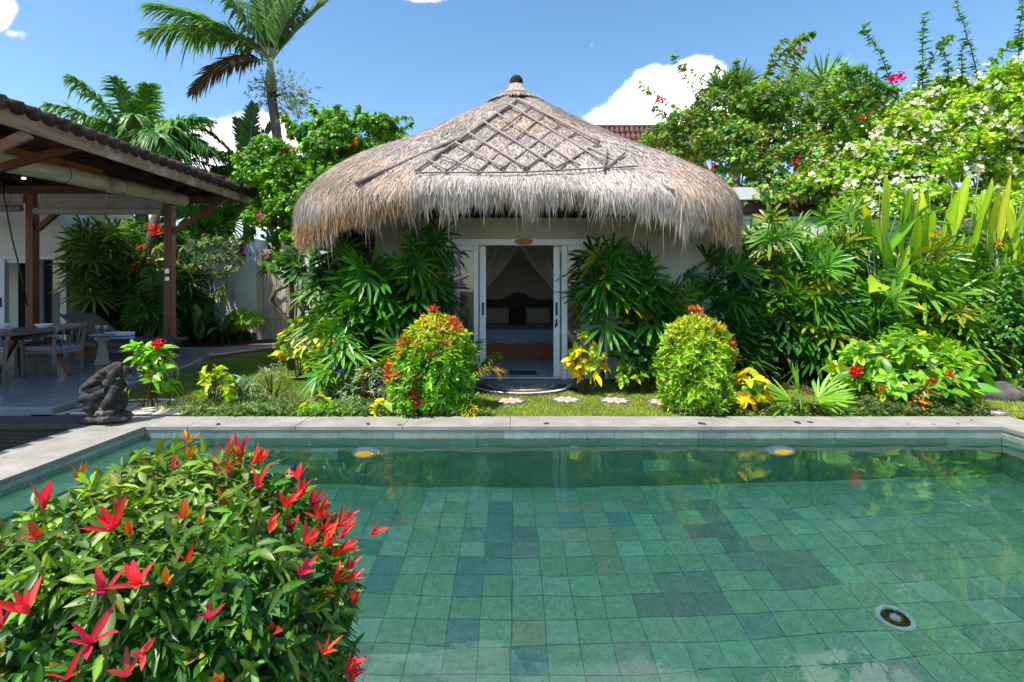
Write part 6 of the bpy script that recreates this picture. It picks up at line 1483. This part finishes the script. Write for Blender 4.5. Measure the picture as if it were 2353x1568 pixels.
leafmass('bougainvillea', 'green bougainvillea with scattered pink flowers left of the thatch', 'bougainvillea', lob, 4600, 6, .095, .72, BG3, (-4.6, 12.3, 0), 3, clump=.7,
         sprays=[(q(700, 320, 12.3), q(640, 285, 12.1), .2, 50), (q(740, 300, 12.3), q(715, 262, 12.1), .2, 40), (q(810, 300, 12.3), q(825, 255, 12.1), .1, 40), (q(860, 310, 12.3), q(935, 280, 12.2), .15, 50), (q(890, 320, 12.4), q(950, 295, 12.3), .1, 40), (q(640, 400, 12.2), q(600, 370, 12.0), .2, 40), (q(590, 520, 11.8), q(545, 600, 11.4), .15, 50), (q(640, 560, 11.6), q(600, 640, 11.2), .1, 40)],
         flowers=[(9, .05, '#cf3f8c', [q(650, 345, 11.9), q(600, 505, 11.3), q(610, 500, 11.3)]), (12, .05, '#9a2fa0', [q(552, 572, 11.3), q(558, 585, 11.3)]), (7, .05, '#d8704a', [q(700, 460, 11.2), q(760, 400, 11.4), q(820, 330, 11.6)]), (8, .045, '#b84a8a', [q(618, 588, 11.2), q(690, 520, 11.0)])])
leafmass('lime_shrub', 'lime green shrub top beyond the pavilion eave', 'shrub', [L_(610, 400, 16.3, 45, 35, .6), L_(570, 420, 16.3, 40, 30, .5), L_(640, 430, 16.1, 40, 40, .5)], 800, 6, .12, .7, ['#8fc43a', '#9ecb42', '#7ab432'], (-7.9, 16.4, 0), 4)
leafmass('garden_shrub', 'leafy green shrub rising over the white wall behind the gate', 'shrub', [L_(470, 530, 16.6, 90, 45, .7), L_(560, 500, 16.8, 90, 60, .8), L_(640, 560, 16.5, 60, 60, .7), L_(420, 480, 17, 80, 50, .8)], 2200, 6, .13, .6, BG3, (-9.3, 16.8, 0), 5)
leafmass('garden_shrub', 'dark leafy tree with orange flowers behind the left lounger', 'shrub', [L_(310, 590, 13.6, 60, 50, .6), L_(345, 560, 14, 50, 45, .6), L_(320, 660, 13.8, 45, 30, .5)], 1100, 6, .12, .55, ['#3f7a2a', '#4f8a34', '#5f9640', '#356a26'], (-10.2, 13.8, 0), 6, flowers=[(14, .06, '#e8543e', [q(350, 527, 13.1), q(358, 532, 13.1)]), (9, .05, '#e0643a', [q(325, 572, 13.0), q(308, 615, 13.0)])])
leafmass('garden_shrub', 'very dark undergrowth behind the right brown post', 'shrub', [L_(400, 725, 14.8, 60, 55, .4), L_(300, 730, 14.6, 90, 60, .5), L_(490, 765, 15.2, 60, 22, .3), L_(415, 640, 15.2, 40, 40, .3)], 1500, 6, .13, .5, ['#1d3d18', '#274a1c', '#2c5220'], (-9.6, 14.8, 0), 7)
leafmass('garden_shrub', 'thin airy shrub in front of the white gate pillar', 'shrub', [L_(490, 590, 14.4, 55, 50, .5), L_(520, 650, 14.2, 40, 50, .4), L_(470, 560, 14.6, 40, 25, .4)], 520, 6, .08, .45, ['#7d9a5c', '#5f8a44', '#8aa56a'], (-8.3, 14.3, 0), 8, inner=0)
leafmass('garden_shrub', 'low bright shrub at the foot of the white gate pillar', 'shrub', [L_(552, 742, 14.6, 26, 12, .3)], 120, 6, .17, .55, ['#6fae38', '#7dba44'], (-7.75, 14.6, 0), 9)
# tree with hanging roots behind the lounger
r = plant('rooted_tree', 'tree trunk wrapped in hanging brown roots behind the lounger', 'tree', (q(345, 720, 13.4)[0], 13.4, 0))
m = MB(); rng = np.random.default_rng(3); b = np.array(r.location); m.tube([b, b+np.array([.05, 0, 1.2]), b+np.array([-.05, 0, 2.6]), b+np.array([.25, .1, 4.2])], [.17, .15, .12, .08], 10); part(r, 'trunk', m, M_bark, True)
m = MB()
for i in range(26):
    a = rng.uniform(0, 6.28); c = b+np.array([.17*math.cos(a), .17*math.sin(a), rng.uniform(1.5, 2.1)]); m.tube([c, c+np.array([rng.normal(0, .04), rng.normal(0, .04), -.7]), c+np.array([rng.normal(0, .08), rng.normal(0, .08), -rng.uniform(1, 1.5)])], .014, 4)
part(r, 'hanging_roots', m, pm('root_brown', '#8a6a44', '#5e4629', 12, .9), True)
m = MB(); pp = b+np.array([.1, 0, 2.1])+rng.normal(0, [.5, .3, .25], (60, 3)); rosette(m, pp, rng.normal(size=(60, 3))+UP*.5-np.array([0, .4, 0]), 8, .24, .28, None, 'lance', (30, 80), rng, .3, .3, cols=pick(['#8a9a50', '#6f8a40', '#4f7a30'], 60, rng)); part(r, 'foliage', m, M_leaf)
r = plant('garden_tree', 'thin pale trunk rising behind the pavilion blind', 'tree', (q(345, 560, 16.5)[0], 16.5, 0)); b = np.array(r.location)
m = MB(); m.tube([b, b+np.array([-.15, 0, 3]), b+np.array([-.35, 0, 6])], [.16, .14, .10], 10); part(r, 'trunk', m, M_bark, True)
m = MB(); pp = b+np.array([-.4, 0, 6.1])+rng.normal(0, [.5, .5, .3], (60, 3)); rosette(m, pp, rng.normal(size=(60, 3))+UP, 6, .2, .4, '#4f8a34', 'small', (30, 80), rng, flat=True); part(r, 'crown', m, M_leaf)
# broad strap-leaved plants by the path
def strap(label, px, py, d, n, L, wd, cols, seed, name='strap_leaf_plant', el=(45, 85), droop=.35, prof='strap', cat='leafy plant', stem=0, base_z=0, group=None):
    rng = np.random.default_rng(seed+500); b = np.array(P(px, py, d)); b[2] = base_z; root = plant(name, label, cat, tuple(b), group); ml = MB()
    az = np.arange(n)*2.4+rng.normal(0, .3, n); e = np.radians(rng.uniform(*el, n)); dr = np.stack([np.cos(az)*np.cos(e), np.sin(az)*np.cos(e), np.sin(e)], -1)
    nr = np.stack([-np.cos(az)*np.sin(e), -np.sin(az)*np.sin(e), np.cos(e)], -1)
    bb = np.tile(b+UP*stem, (n, 1))+rng.normal(0, .015, (n, 3)); cc = pick(cols, n, rng)
    blades(ml, bb, dr, nr, L*np.exp(rng.normal(0, .2, n)), wd, prof, droop*np.exp(rng.normal(0, .4, n)), .3, cc, tip=np.clip(cc*1.1, 0, .9), mid=1.1)
    part(root, 'leaves', ml, M_palm)
    if stem:
        ms = MB(); ms.tube([b, b+UP*stem*.5+np.array([.01, 0, 0]), b+UP*stem], [.05*stem**.5, .035*stem**.5, .02], 8); part(root, 'stem', ms, M_cane, True)
    return root
strap('pleated broad leaved palm seedling right of the brown post', 458, 770, 13.6, 7, .95, .30, ['#4a7d34', '#5f9040', '#2f5f24'], 1, el=(55, 88), droop=.12, stem=.25)
strap('pleated broad leaved palm seedling left of the brown post', 395, 770, 13.6, 6, .95, .26, ['#4a7d34', '#6f9a50'], 2, el=(60, 88), droop=.2, stem=.25)
strap('arching strap leaved plant near the end of the path', 510, 760, 14.0, 11, 1.15, .16, ['#3f6a34', '#5f8a50', '#2f5526'], 3, el=(50, 85), droop=.6, stem=.3)
strap('dark strap leaved plant beside the lounger', 290, 760, 13.2, 12, .8, .1, ['#264a20', '#335a28'], 4, droop=.5)
strap('green potted leaves behind the dining table', 165, 760, 12.2, 14, .55, .09, ['#2f5a26', '#3f6f30'], 5, droop=.3)
# feathery areca beside the left window and others
def areca(label, px, py, d, n, L, cols, seed, spread=.12):
    rng = np.random.default_rng(seed+700); b = np.array(P(px, py, d)); b[2] = 0; root = plant('areca_palm', label, 'palm', tuple(b), 'feathery areca palms by the pavilion'); ml, ms = MB(), MB()
    for i in range(n):
        a = rng.uniform(-3.0, .1) if i % 3 else rng.uniform(0, 3.1); e = R(rng.uniform(48, 82)); bb = b+np.array([rng.normal(0, spread), rng.normal(0, spread*.6), .0])
        frond(ml, ms, bb, [math.cos(a)*math.cos(e), math.sin(a)*math.cos(e)*.6, math.sin(e)], L*rng.uniform(.7, 1.1), rng.uniform(.25, .5), 34, L*.30, lin(cols[rng.integers(0, len(cols))]), rng, .35, lw=.022, vee=.5)
    part(root, 'fronds', ml, M_palm); part(root, 'leaf_stalks', ms, M_shaft, True)
areca('feathery areca palm in front of the left window', 1055, 850, 7.55, 11, 1.35, ['#3f8a2a', '#4f962e', '#8a9a34', '#a89a3a'], 1)
areca('areca palm behind the red-tipped round bush', 960, 860, 7.3, 10, 1.15, ['#3a7d28', '#6a9a30', '#2f6a22'], 2)
areca('small areca palm left of the yellow-green round bush', 1560, 850, 7.3, 7, 1.1, ['#5f9a34', '#6fa83a'], 3)

# ------------------------------------------------------------------ palms against the sky
feather_palm('palm_tree', 'tall palm with ringed trunk and drooping brown frond', 621, 138, 16.0, [(152, -.1, 4.0, .34, .6, '#4a8040'), (138, .25, 4.2, .38, .6, '#548a44'), (145, -.5, 3.6, .3, .6, '#5a9450'), (120, -.3, 4.0, .28, .55, '#4c8446'), (112, .4, 4.2, .24, .5, '#508648'), (70, .5, 4.0, .1, .2, '#4a8048'), (104, .1, 3.6, .12, .2, '#5a9048'), (92, -.2, 3.6, .08, .2, '#689c56'), (76, .2, 3.4, .05, .15, '#5a8f50'), (66, -.1, 3.2, .03, .15, '#629856'),
             (84, .5, 3.2, .1, .2, '#4a7e42'), (163, .1, 2.7, .62, .5, '#5a4a30'), (72, .3, 3.0, .04, .2, '#508648'), (128, .6, 3.2, .3, .3, '#46783a')], lean=.55, tr=.15, shaft=.9, seed=1, bend=.18)
# twiggy epiphyte on its trunk
ep = plant('epiphyte', 'grey green tufted epiphyte growing on the tall palm trunk', 'epiphyte', tuple(q(632, 215, 16.0)))
m = MB(); rng = np.random.default_rng(9)
for (cx_, cy__, n) in ((610, 205, 90), (680, 225, 150), (640, 190, 60), (665, 250, 60)):
    c = q(cx_, cy__, 15.9); pp = c+rng.normal(0, [.26, .2, .28], (n, 3)); rosette(m, pp, unit(pp-q(636, 215, 16.0))+rng.normal(0, .3, (n, 3)), 6, .13, .16, None, 'small', (15, 60), rng, flat=True, cols=pick(['#6f8a5c', '#7d9468', '#5c7a4c'], n, rng))
part(ep, 'leaves', m, M_leaf)
m = MB()
for i in range(14): m.tube([q(634, 220, 15.95), q(636, 215, 15.9)+rng.normal(0, .15, 3), q(rng.uniform(600, 690), rng.uniform(180, 260), 15.9)], [.02, .012, .006], 5)
part(ep, 'twigs', m, M_twig, True)
feather_palm('palm_tree', 'bushy palm with curling fronds rising over the pavilion roof', 325, 372, 15.2, [(172, -.5, 2.8, .35, .8, '#5f9a4c'), (155, .5, 3.0, .5, .7, '#3f7a34'), (118, -.8, 3.0, .35, .8, '#55904a'), (84, -.5, 3.3, .3, .8, '#4a8a40'), (36, -.6, 2.9, .5, .8, '#5f9a50'), (15, .2, 2.8, .45, .8, '#35702e'), (150, -.3, 3.3, .45, .7, '#3f8036'), (128, .2, 3.4, .32, .6, '#3a7a30'), (112, -.4, 3.2, .25, .7, '#4a8a3a'), (92, .2, 3.2, .2, .6, '#417f34'), (74, -.3, 3.0, .25, .7, '#4f8f40'), (58, .2, 3.0, .38, .7, '#3a7330'), (44, -.2, 3.3, .6, .6, '#3f7a34'), (30, .1, 3.2, .55, .7, '#35682c'),
             (165, .2, 3.0, .5, .7, '#4a8a3c'), (140, -.6, 2.6, .4, .8, '#6f9f58'), (65, -.7, 2.6, .4, .8, '#79a862'), (100, .6, 3.2, .3, .6, '#2f6428'), (50, .6, 3.2, .5, .6, '#2f5f28')], tr=.16, shaft=.6, seed=2, extra=16, ecol=('#4f9444', '#5fa04e', '#3f8238', '#6fa858'))
feather_palm('palm_tree', 'small palm with stiff arching fronds left of the tall trunk', 566, 392, 16.4, [(125, -.2, 2.1, .22, .3, '#6f8a54'), (105, .2, 2.0, .08, .25, '#4a7038'), (150, .1, 1.5, .55, .4, '#35602c'), (80, -.1, 2.2, .06, .2, '#4f7d3c'), (66, .1, 2.4, .12, .3, '#3a6a30'), (20, -.2, 1.6, .5, .4, '#40703a'), (165, -.2, 1.1, .7, .4, '#2f5528'), (95, .5, 2.0, .1, .3, '#2f5a28')], tr=.10, shaft=.5, seed=3, extra=6, ecol=('#5f8a4a', '#4a7840'), eL=1.9)
def fan_palm(label, px, py, d, n, L, cols, seed, h0=None):
    rng = np.random.default_rng(seed+900); c = np.array(P(px, py, d)); root = plant('fan_palm', label, 'palm tree', (c[0], d, 0)); ml, ms = MB(), MB()
    hub, ax = [], []
    for i in range(n):
        a = rng.uniform(0, 6.28); e = R(rng.uniform(-25, 80)); v = np.array([math.cos(a)*math.cos(e), math.sin(a)*math.cos(e), math.sin(e)]); hb = c+v*L*rng.uniform(.8, 1.3)
        hub.append(hb); ax.append(v); ms.tube([c, (c+hb)/2+UP*.05, hb], [.022, .016, .01], 5)
    fans(ml, hub, ax, np.array(ax)*.2+np.array([0, -.8, .6])+rng.normal(0, .3, (n, 3)), 24, L, .07*L, 230, pick(cols, n, rng), rng, .22, 'leaflet')
    part(root, 'fronds', ml, M_palm); part(root, 'leaf_stalks', ms, M_shaft, True)
    m = MB(); m.tube([(c[0]+.1, d, 0), (c[0], d, c[2]*.5), tuple(c)], [.17, .15, .12], 10); part(root, 'trunk', m, M_ptrunk, True)
fan_palm('fan palm behind the straggly bougainvillea, nearer the thatch', 1690, 270, 15.5, 24, .85, ['#5a8a3c', '#4a7d34', '#6f9a48', '#3f6f30'], 1)
fan_palm('fan palm between the two bougainvilleas', 1850, 250, 16.0, 24, .85, ['#5f9040', '#6f9f4c', '#4f8038', '#86aa50'], 2)
fan_palm('fan palm half hidden left of the white flowered bougainvillea', 1960, 290, 15.0, 18, .8, ['#4a7d34', '#5a8a3c'], 3)
fan_palm('fan palm with yellowing leaves over the garden wall left', 455, 545, 16.3, 12, .8, ['#5f9a34', '#6fa83a', '#4f8a2c'], 4)

# ------------------------------------------------------------------ bed along the pool and lawn plants
def leafy(label, px, py, d, h, wd, n, k, L, W, cols, seed, name='garden_shrub', cat='shrub', prof='oval', flowers=(), open_=(35, 85), group=None, mt=None, lean=(0, 0), inner=.5):
    """small shrub: stems from one foot, leaf rosettes on the ends"""
    rng = np.random.default_rng(seed+1300); b = np.array([(px-HX)*d/FPX, d, 0.0]); root = plant(name, label, cat, tuple(b), group); ml, ms = MB(), MB()
    u = unit(rng.normal(size=(n, 3))); u[:, 2] = np.abs(u[:, 2]); rr_ = rng.uniform(inner, 1, (n, 1))**.5
    p = b+np.array([lean[0], lean[1], h*.42])+u*rr_*np.array([wd/2, wd/2*.7, h*.58]); p[:, 2] = np.maximum(p[:, 2]-rng.uniform(0, .3, n)*h*(1-u[:, 2]), .05)
    rosette(ml, p, u+UP*.5+rng.normal(0, .3, (n, 3)), k, L, W, None, prof, open_, rng, .25, .3, stem=.7, cols=pick(cols, n, rng), mid=1.2)
    part(root, 'foliage', ml, mt or M_leaf_gloss, True)
    for i in range(min(n, 16)): ms.tube([b+rng.normal(0, .03, 3)*np.array([1, 1, 0]), b*.45+p[i]*.55+rng.normal(0, .03, 3), p[i]], [.008, .006, .003], 5)
    part(root, 'stems', ms, M_twig, True)
    for (fpx, fpy, fd, cnt, size, col) in flowers:
        mf = MB(); c = np.array(P(fpx, fpy, fd)); fp = c+rng.normal(0, size*.75, (cnt, 3)); rosette(mf, fp, unit(fp-c)+np.array([0, -.5, .4]), 4, size*.8, .6, col, 'small', (30, 80), rng, 0, .2, flat=True, stem=.1, colv=.15, colh=.02); part(root, 'flower_head', mf, M_petal)
    return root
leafy('ixora with one round red flower head beside the statue', 345, 900, 6.45, .92, .72, 36, 8, .135, .42, ['#5fa52c', '#74b434', '#8cbc3c', '#4f9428'], 1, 'ixora', 'flowering shrub', flowers=[(362, 790, 6.05, 46, .035, '#e01818'), (343, 865, 6.1, 12, .02, '#b8321c')], lean=(-.04, 0))
leafy('wide ixora shrub with red flowers at the right pool corner', 2075, 940, 6.75, .98, 1.85, 150, 8, .16, .42, ['#4a9426', '#5fa52c', '#78b034', '#3c8020', '#93b83a'], 2, 'ixora', 'flowering shrub', flowers=[(1965, 852, 6.1, 40, .04, '#d81414'), (2140, 873, 6.1, 16, .026, '#c83018'), (2025, 893, 6.1, 16, .024, '#b83a24'), (2180, 858, 6.15, 20, .03, '#c0481c')], inner=.35)
leafy('pale leaved sapling at the right end of the wide ixora', 2200, 950, 6.5, .78, .5, 16, 7, .22, .38, ['#5fa52c', '#8fb83a', '#3f8a24'], 3, 'garden_shrub')
leafy('yellow croton beside the yellow-green round bush', 1712, 940, 6.2, .58, .55, 22, 6, .15, .55, ['#d8c81e', '#e0b81e', '#b8c828', '#9ab828', '#4f9028'], 4, 'croton', 'croton')
leafy('grey green flowering stems left of the red-tipped round bush', 850, 930, 6.55, .55, .75, 70, 8, .085, .2, ['#7d946a', '#8ea27a', '#5f8050'], 5, 'ruellia', 'flowering plant', 'lance', flowers=[(890, 905, 6.3, 7, .022, '#7a5fd0')])
leafy('violet flowered stems in front of the low lady palm', 770, 900, 6.9, .5, .8, 70, 8, .085, .2, ['#5f8a44', '#7d9a64', '#4f7a3c'], 6, 'ruellia', 'flowering plant', 'lance', flowers=[(762, 838, 6.5, 9, .022, '#6a55d0'), (778, 850, 6.5, 9, .022, '#6a55d0'), (872, 848, 6.5, 9, .024, '#6a58d8'), (868, 882, 6.4, 8, .022, '#7a66dc')])
leafy('sparse grassy stems with small white flowers on the left lawn', 625, 920, 7.0, .5, .6, 46, 7, .08, .14, ['#8a9a5c', '#9aa86c', '#6f8a4c'], 7, 'garden_plant', 'flowering plant', 'lance', flowers=[(612, 848, 6.7, 6, .02, '#f0eef0'), (626, 842, 6.7, 6, .02, '#f0eef0'), (640, 838, 6.7, 6, .02, '#f0eef0'), (632, 856, 6.7, 6, .02, '#e8e4e8')])
leafy('yellow green leafy stems by the path behind the statue', 490, 920, 6.5, .55, .5, 26, 6, .11, .45, ['#b4c82c', '#8fb834', '#5f9a34'], 8)
leafy('low plant with long grey green leaves beside the pool bed', 545, 930, 6.7, .35, .6, 30, 8, .16, .14, ['#6f9468', '#5f865a', '#7da074'], 9, 'garden_plant', 'leafy plant', 'lance')
leafy('yellow leaved climber below the curved trunk', 692, 800, 8.6, 1.05, .85, 90, 6, .11, .6, ['#8fb030', '#c8c22c', '#6f9a2e', '#4f8428'], 10, 'garden_shrub')
leafy('yellow spotted shrub among the low lady palms', 770, 830, 7.1, .95, .8, 60, 6, .10, .55, ['#c8c828', '#8ab42e', '#5f9a2c', '#dcc022'], 11, 'croton', 'croton')
leafy('tall thin yellow leaved shrub in front of the right window', 1345, 868, 7.35, .95, .62, 48, 6, .10, .62, ['#c8cc26', '#a8c42a', '#d8d030', '#86b02c'], 12, 'croton', 'croton', inner=.2)
leafy('dark round leaved shrub against the wall right of the window', 1475, 868, 7.6, 1.5, .95, 190, 6, .11, .55, ['#2f6a2a', '#3a7a30', '#275a26', '#4a8a34'], 13, inner=.25)
leafy('yellow green low shrub right of the garden lamp', 1445, 868, 7.4, .5, .5, 26, 6, .09, .6, ['#8ab83a', '#6fa83a'], 14)
leafy('small yellow plant at the edge of the pool bed, left of the red-tipped bush', 872, 950, 6.08, .2, .25, 10, 5, .09, .5, ['#d8d420', '#c8cc2c', '#8ab42e'], 15, 'croton', 'croton')
leafy('small yellow leaves among the groundcover, left', 728, 930, 6.2, .24, .4, 12, 5, .09, .5, ['#d4cc24', '#7fb832', '#b8c82c'], 16, 'croton', 'croton')
leafy('yellow variegated tuft at the foot of the red-tipped round bush', 1085-5, 945, 6.03, .16, .3, 26, 8, .08, .10, ['#d0cc34', '#a8b83a', '#c8c83c'], 17, 'variegated_tuft', 'leafy plant', 'lance')
leafy('fine leaved dark green tuft at the right foot of the red-tipped round bush', 1075, 945, 6.1, .3, .42, 40, 8, .09, .14, ['#4f8f30', '#5f9f38'], 18, 'garden_plant', 'leafy plant', 'lance')
leafy('small leaved dark shrub climbing at the right picture edge', 2325, 870, 7.3, 1.95, .75, 420, 6, .055, .6, ['#2f6a26', '#3a7a2c', '#4a8a34'], 19, inner=.1)
leafy('spindly plant with orange drooping leaf over the coping', 2118, 950, 6.12, .34, .3, 10, 6, .09, .2, ['#6f9a44', '#c08a24', '#5f8a34'], 20, 'garden_plant', 'leafy plant', 'lance')
strap('dark red leaved stems behind the lady palm canes', 1770, 860, 8.35, 10, .55, .05, ['#5a3a2a', '#6a4a30', '#3f4a26'], 21, 'cordyline', stem=.45, droop=.3, cat='leafy plant')
strap('broad low leaves at the right edge by the rock', 2320, 920, 7.2, 9, .55, .10, ['#5f9034', '#7aa83c'], 22, droop=.3)
lady = np.random.default_rng(4)
# small bright fan palm
fp_ = plant('fan_palm', 'small bright green fan palm in the pool bed on the right', 'palm', ((1862-HX)*6.3/FPX, 6.3, 0)); ml, ms = MB(), MB(); hub, ax, nr_ = [], [], []
for (px, py, ax_) in ((1835, 905, (-.45, -.35, .8)), (1880, 915, (.75, -.45, .45)), (1820, 925, (-.9, -.3, .15)), (1905, 925, (.9, -.1, .2)), (1860, 930, (.1, -.9, .2))):
    h_ = np.array(P(px, py, 6.25)); b = np.array(fp_.location); ms.tube([b, b*.5+h_*.5, h_], [.012, .009, .006], 6); hub.append(h_); ax.append(ax_); nr_.append((.1, -.6, .8))
fans(ml, hub, ax, np.array(nr_), 26, .42, .034, 170, pick(['#7ab83a', '#8cc648', '#6aa832'], 5), lady, .12, 'leaflet'); part(fp_, 'fans', ml, M_palm); part(fp_, 'stalks', ms, M_shaft, True)
# curved bare trunk near the gate
ct = plant('curved_trunk', 'bare bent brown trunk in front of the wooden gate', 'tree', tuple(q(668, 790, 9.6)*np.array([1, 1, 0])))
m = MB(); m.tube([q(668, 795, 9.6)*np.array([1, 1, 0]), q(660, 735, 9.6), q(636, 712, 9.55), q(622, 690, 9.5), q(632, 668, 9.5), q(660, 655, 9.55)], [.07, .055, .05, .045, .045, .04], 10); m.tube([q(668, 740, 9.6), q(672, 690, 9.6), q(668, 640, 9.6), q(672, 600, 9.6)], [.05, .05, .045, .03], 10); part(ct, 'trunk', m, M_bark, True)
m = MB(); rng = np.random.default_rng(12); pp = q(672, 600, 9.6)+rng.normal(0, [.2, .2, .2], (26, 3)); rosette(m, pp, rng.normal(size=(26, 3))+UP*.6, 7, .2, .3, None, 'lance', (30, 80), rng, cols=pick(['#3f7a2a', '#4f8a34'], 26, rng)); part(ct, 'leaves', m, M_leaf)
# flat grey rock and garden lamp
rk = MB(); rk.blob((0, 0, .06), (.36, .26, .15), 14); rk.blob((.2, .05, .05), (.25, .2, .12), 12); v = rk.v
for a in v: a += (np.sin(a[:, [1, 2, 0]]*17)*.02+np.sin(a[:, [2, 0, 1]]*41)*.008).astype(np.float32)
o = rk.obj('rock', pm('grey_garden_rock', '#6f6a66', '#45413e', 6, .9, .02, .2), smooth=True, label='flat grey rock at the right end of the lawn', cat='rock'); o.location = tuple(G(2290, 915, 0))
gl_ = thing('garden_lamp', 'tiny clear garden lamp among the grass tufts', 'garden lamp', tuple(G(1404, 882, 0)))
m = MB(); m.tube([(0, 0, 0), (0, 0, .08)], .008, 6); m.lathe([(.02, .075), (.03, .08), (.03, .085), (.0, .085)], (0, 0, 0), 12); m.obj('stake', M_dkmetal, gl_)
m = MB(); m.blob((0, 0, .105), (.032, .032, .035), 10); m.obj('globe', M_cg, gl_, True)
m = MB(); m.blob((0, 0, .10), (.014, .014, .014), 6); m.obj('bulb', M_whitepl, gl_, True)

# ------------------------------------------------------------------ grass and groundcover (nobody could count the blades)
def grass(name, n, region, L, cols, wd=.0045, seed=0, el=(45, 88), kind='stuff', den=None):
    rng = np.random.default_rng(seed+50); x0, x1, y0, y1 = region; p = np.stack([rng.uniform(x0, x1, n), rng.uniform(y0, y1, n), np.zeros(n)-.004], -1)
    if den is not None: p = p[den(p, rng)]
    n = len(p); az = rng.uniform(0, 6.283, n); e = np.radians(rng.uniform(*el, n)); dr = np.stack([np.cos(az)*np.cos(e), np.sin(az)*np.cos(e), np.sin(e)], -1)
    ph = np.sin(p[:, 0]*5.3)*np.sin(p[:, 1]*6.1)+.6*np.sin(p[:, 0]*13+p[:, 1]*9)
    cc = np.clip(pick(cols, n, rng, .2)*np.exp(.16*ph)[:, None], 0, .9); mb = MB()
    blades(mb, p, dr, np.stack([-np.cos(az), -np.sin(az), .4+0*az], -1), L*np.exp(rng.normal(0, .35, n)), wd, 'grass', .3, 0, cc, tip=np.clip(cc*1.15, 0, .9), flat=True)
    return mb.obj(name, M_grassm, kind=kind)
LG = ['#86a040', '#9aae4c', '#adb45c', '#74923a', '#bcb86c', '#688a36']
SP = [tuple(G(s[0], s[1], .01))[:2] + (s[3],) for s in STONES]
def on_lawn(p, rng):
    ok = np.ones(len(p), bool)
    for (x, y, r_) in SP: ok &= np.hypot(p[:, 0]-x, p[:, 1]-y) > r_*rng.uniform(.78, 1.0, len(p))
    ok &= ((p[:, 0]-.145)/.80)**2+((p[:, 1]-7.93)/.74)**2 > 1
    ok &= p[:, 0] > np.interp(p[:, 1], [6, 7.2, 10.2, 12.3], [-4.0, -5.0, -6.1, -5.9])
    ok &= p[:, 0] < np.interp(p[:, 1], [6, 7.55, 7.56, 9.2, 12.4], [9.2, 9.2, -2.6, -3.3, -3.9])
    return ok
grass('lawn_grass', 95000, (-4.6, 8.8, 5.995, 7.55), .034, LG, den=on_lawn, seed=1)
grass('lawn_grass', 26000, (-6.2, -2.6, 7.2, 12.2), .04, ['#4f7a26', '#5f8a2c', '#476f24'], den=on_lawn, seed=2, wd=.006)
grass('grass_tufts', 3600, (1.0, 2.6, 7.45, 7.85), .16, ['#4f7a3a', '#5f8a44', '#7d8a54', '#6a7440'], .006, 3)
grass('grass_tufts', 2600, (-4.4, -2.6, 6.1, 7.3), .16, ['#6f8a4c', '#8a9a5c', '#5f7f40'], .005, 4)
grass('grass_tufts', 1500, (2.6, 8.0, 7.6, 8.6), .18, ['#5f7a3a', '#7a8a48'], .006, 5)
def cover(name, n, region, L, cols, seed, k=6, W=.4, h=.12):
    rng = np.random.default_rng(seed+80); x0, x1, y0, y1 = region; p = np.stack([rng.uniform(x0, x1, n), rng.uniform(y0, y1, n), h*rng.random(n)], -1)
    p[:, 2] *= .6+.6*np.sin(p[:, 0]*3+seed)**2
    mb = MB(); rosette(mb, p, rng.normal(0, .5, (n, 3))+UP+np.array([0, -.25, 0]), k, L, W, None, 'small', (35, 85), rng, .2, .2, flat=True, cols=pick(cols, n, rng), stem=.8); return mb.obj(name, M_leaf, kind='stuff')
cover('groundcover', 1500, (-3.95, -1.5, 5.98, 6.5), .05, ['#4f7a36', '#5f8c40', '#76924c', '#3f6a2c'], 1)
cover('groundcover', 300, (-2.5, -1.9, 5.97, 6.25), .05, ['#5f9f30', '#74b03a'], 2)
cover('groundcover', 650, (-1.6, -.2, 5.98, 6.2), .045, ['#5f8a38', '#4f7a34', '#7a9448'], 3, h=.08)
cover('groundcover', 1700, (2.0, 5.7, 5.99, 6.45), .05, ['#5a7a3c', '#4f7430', '#74864a', '#4a6a30'], 4, h=.14)
cover('groundcover', 700, (2.3, 6.5, 7.3, 7.9), .05, ['#4f6a34', '#6a7440', '#7a6a44'], 5, h=.08)
# fallen leaves and blossoms on the coping
rng = np.random.default_rng(77)
for i, (px, py, L, c, lab) in enumerate([(845, 972, .05, '#4a4438', 'dark fallen leaf on the coping left of the red-tipped bush'), (1262, 973, .05, '#4c463c', 'dark fallen leaf on the coping below the door'), (1610, 975, .05, '#4a4438', 'pair-like dark leaf on the coping under the yellow-green bush, left'), (1622, 976, .05, '#4a4438', 'dark leaf on the coping under the yellow-green bush, right'), (1840, 974, .06, '#3c372e', 'curled dark leaf on the coping in front of the small fan palm'), (1870, 972, .05, '#3c372e', 'thin dark leaf right of the curled one on the coping'),
                                        (2195, 972, .03, '#d03a2a', 'red petal on the coping before the wide ixora'), (2230, 966, .03, '#d8452f', 'red petal on the coping nearest the right corner'), (2150, 976, .03, '#c84a34', 'red petal on the coping by the spindly plant'), (2080, 973, .03, '#d03a2a', 'red petal farthest left on the coping'), (505, 973, .05, '#4a4438', 'dark leaf on the coping near the statue'), (925, 975, .045, '#5a5244', 'brown leaf on the coping before the small yellow plant')]):
    p = np.array(G(px, py, TZ+.006)); mb = MB(); a = rng.uniform(0, 6.28); blades(mb, [[0, 0, 0]], [[math.cos(a), math.sin(a), .05]], UP, L*1.6, L*.8, 'oval', 0, .25, [lin(c)]); o = mb.obj('fallen_leaf', M_leaf, label=lab, cat='fallen leaf', group='fallen leaves and petals on the coping'); o.location = tuple(p)
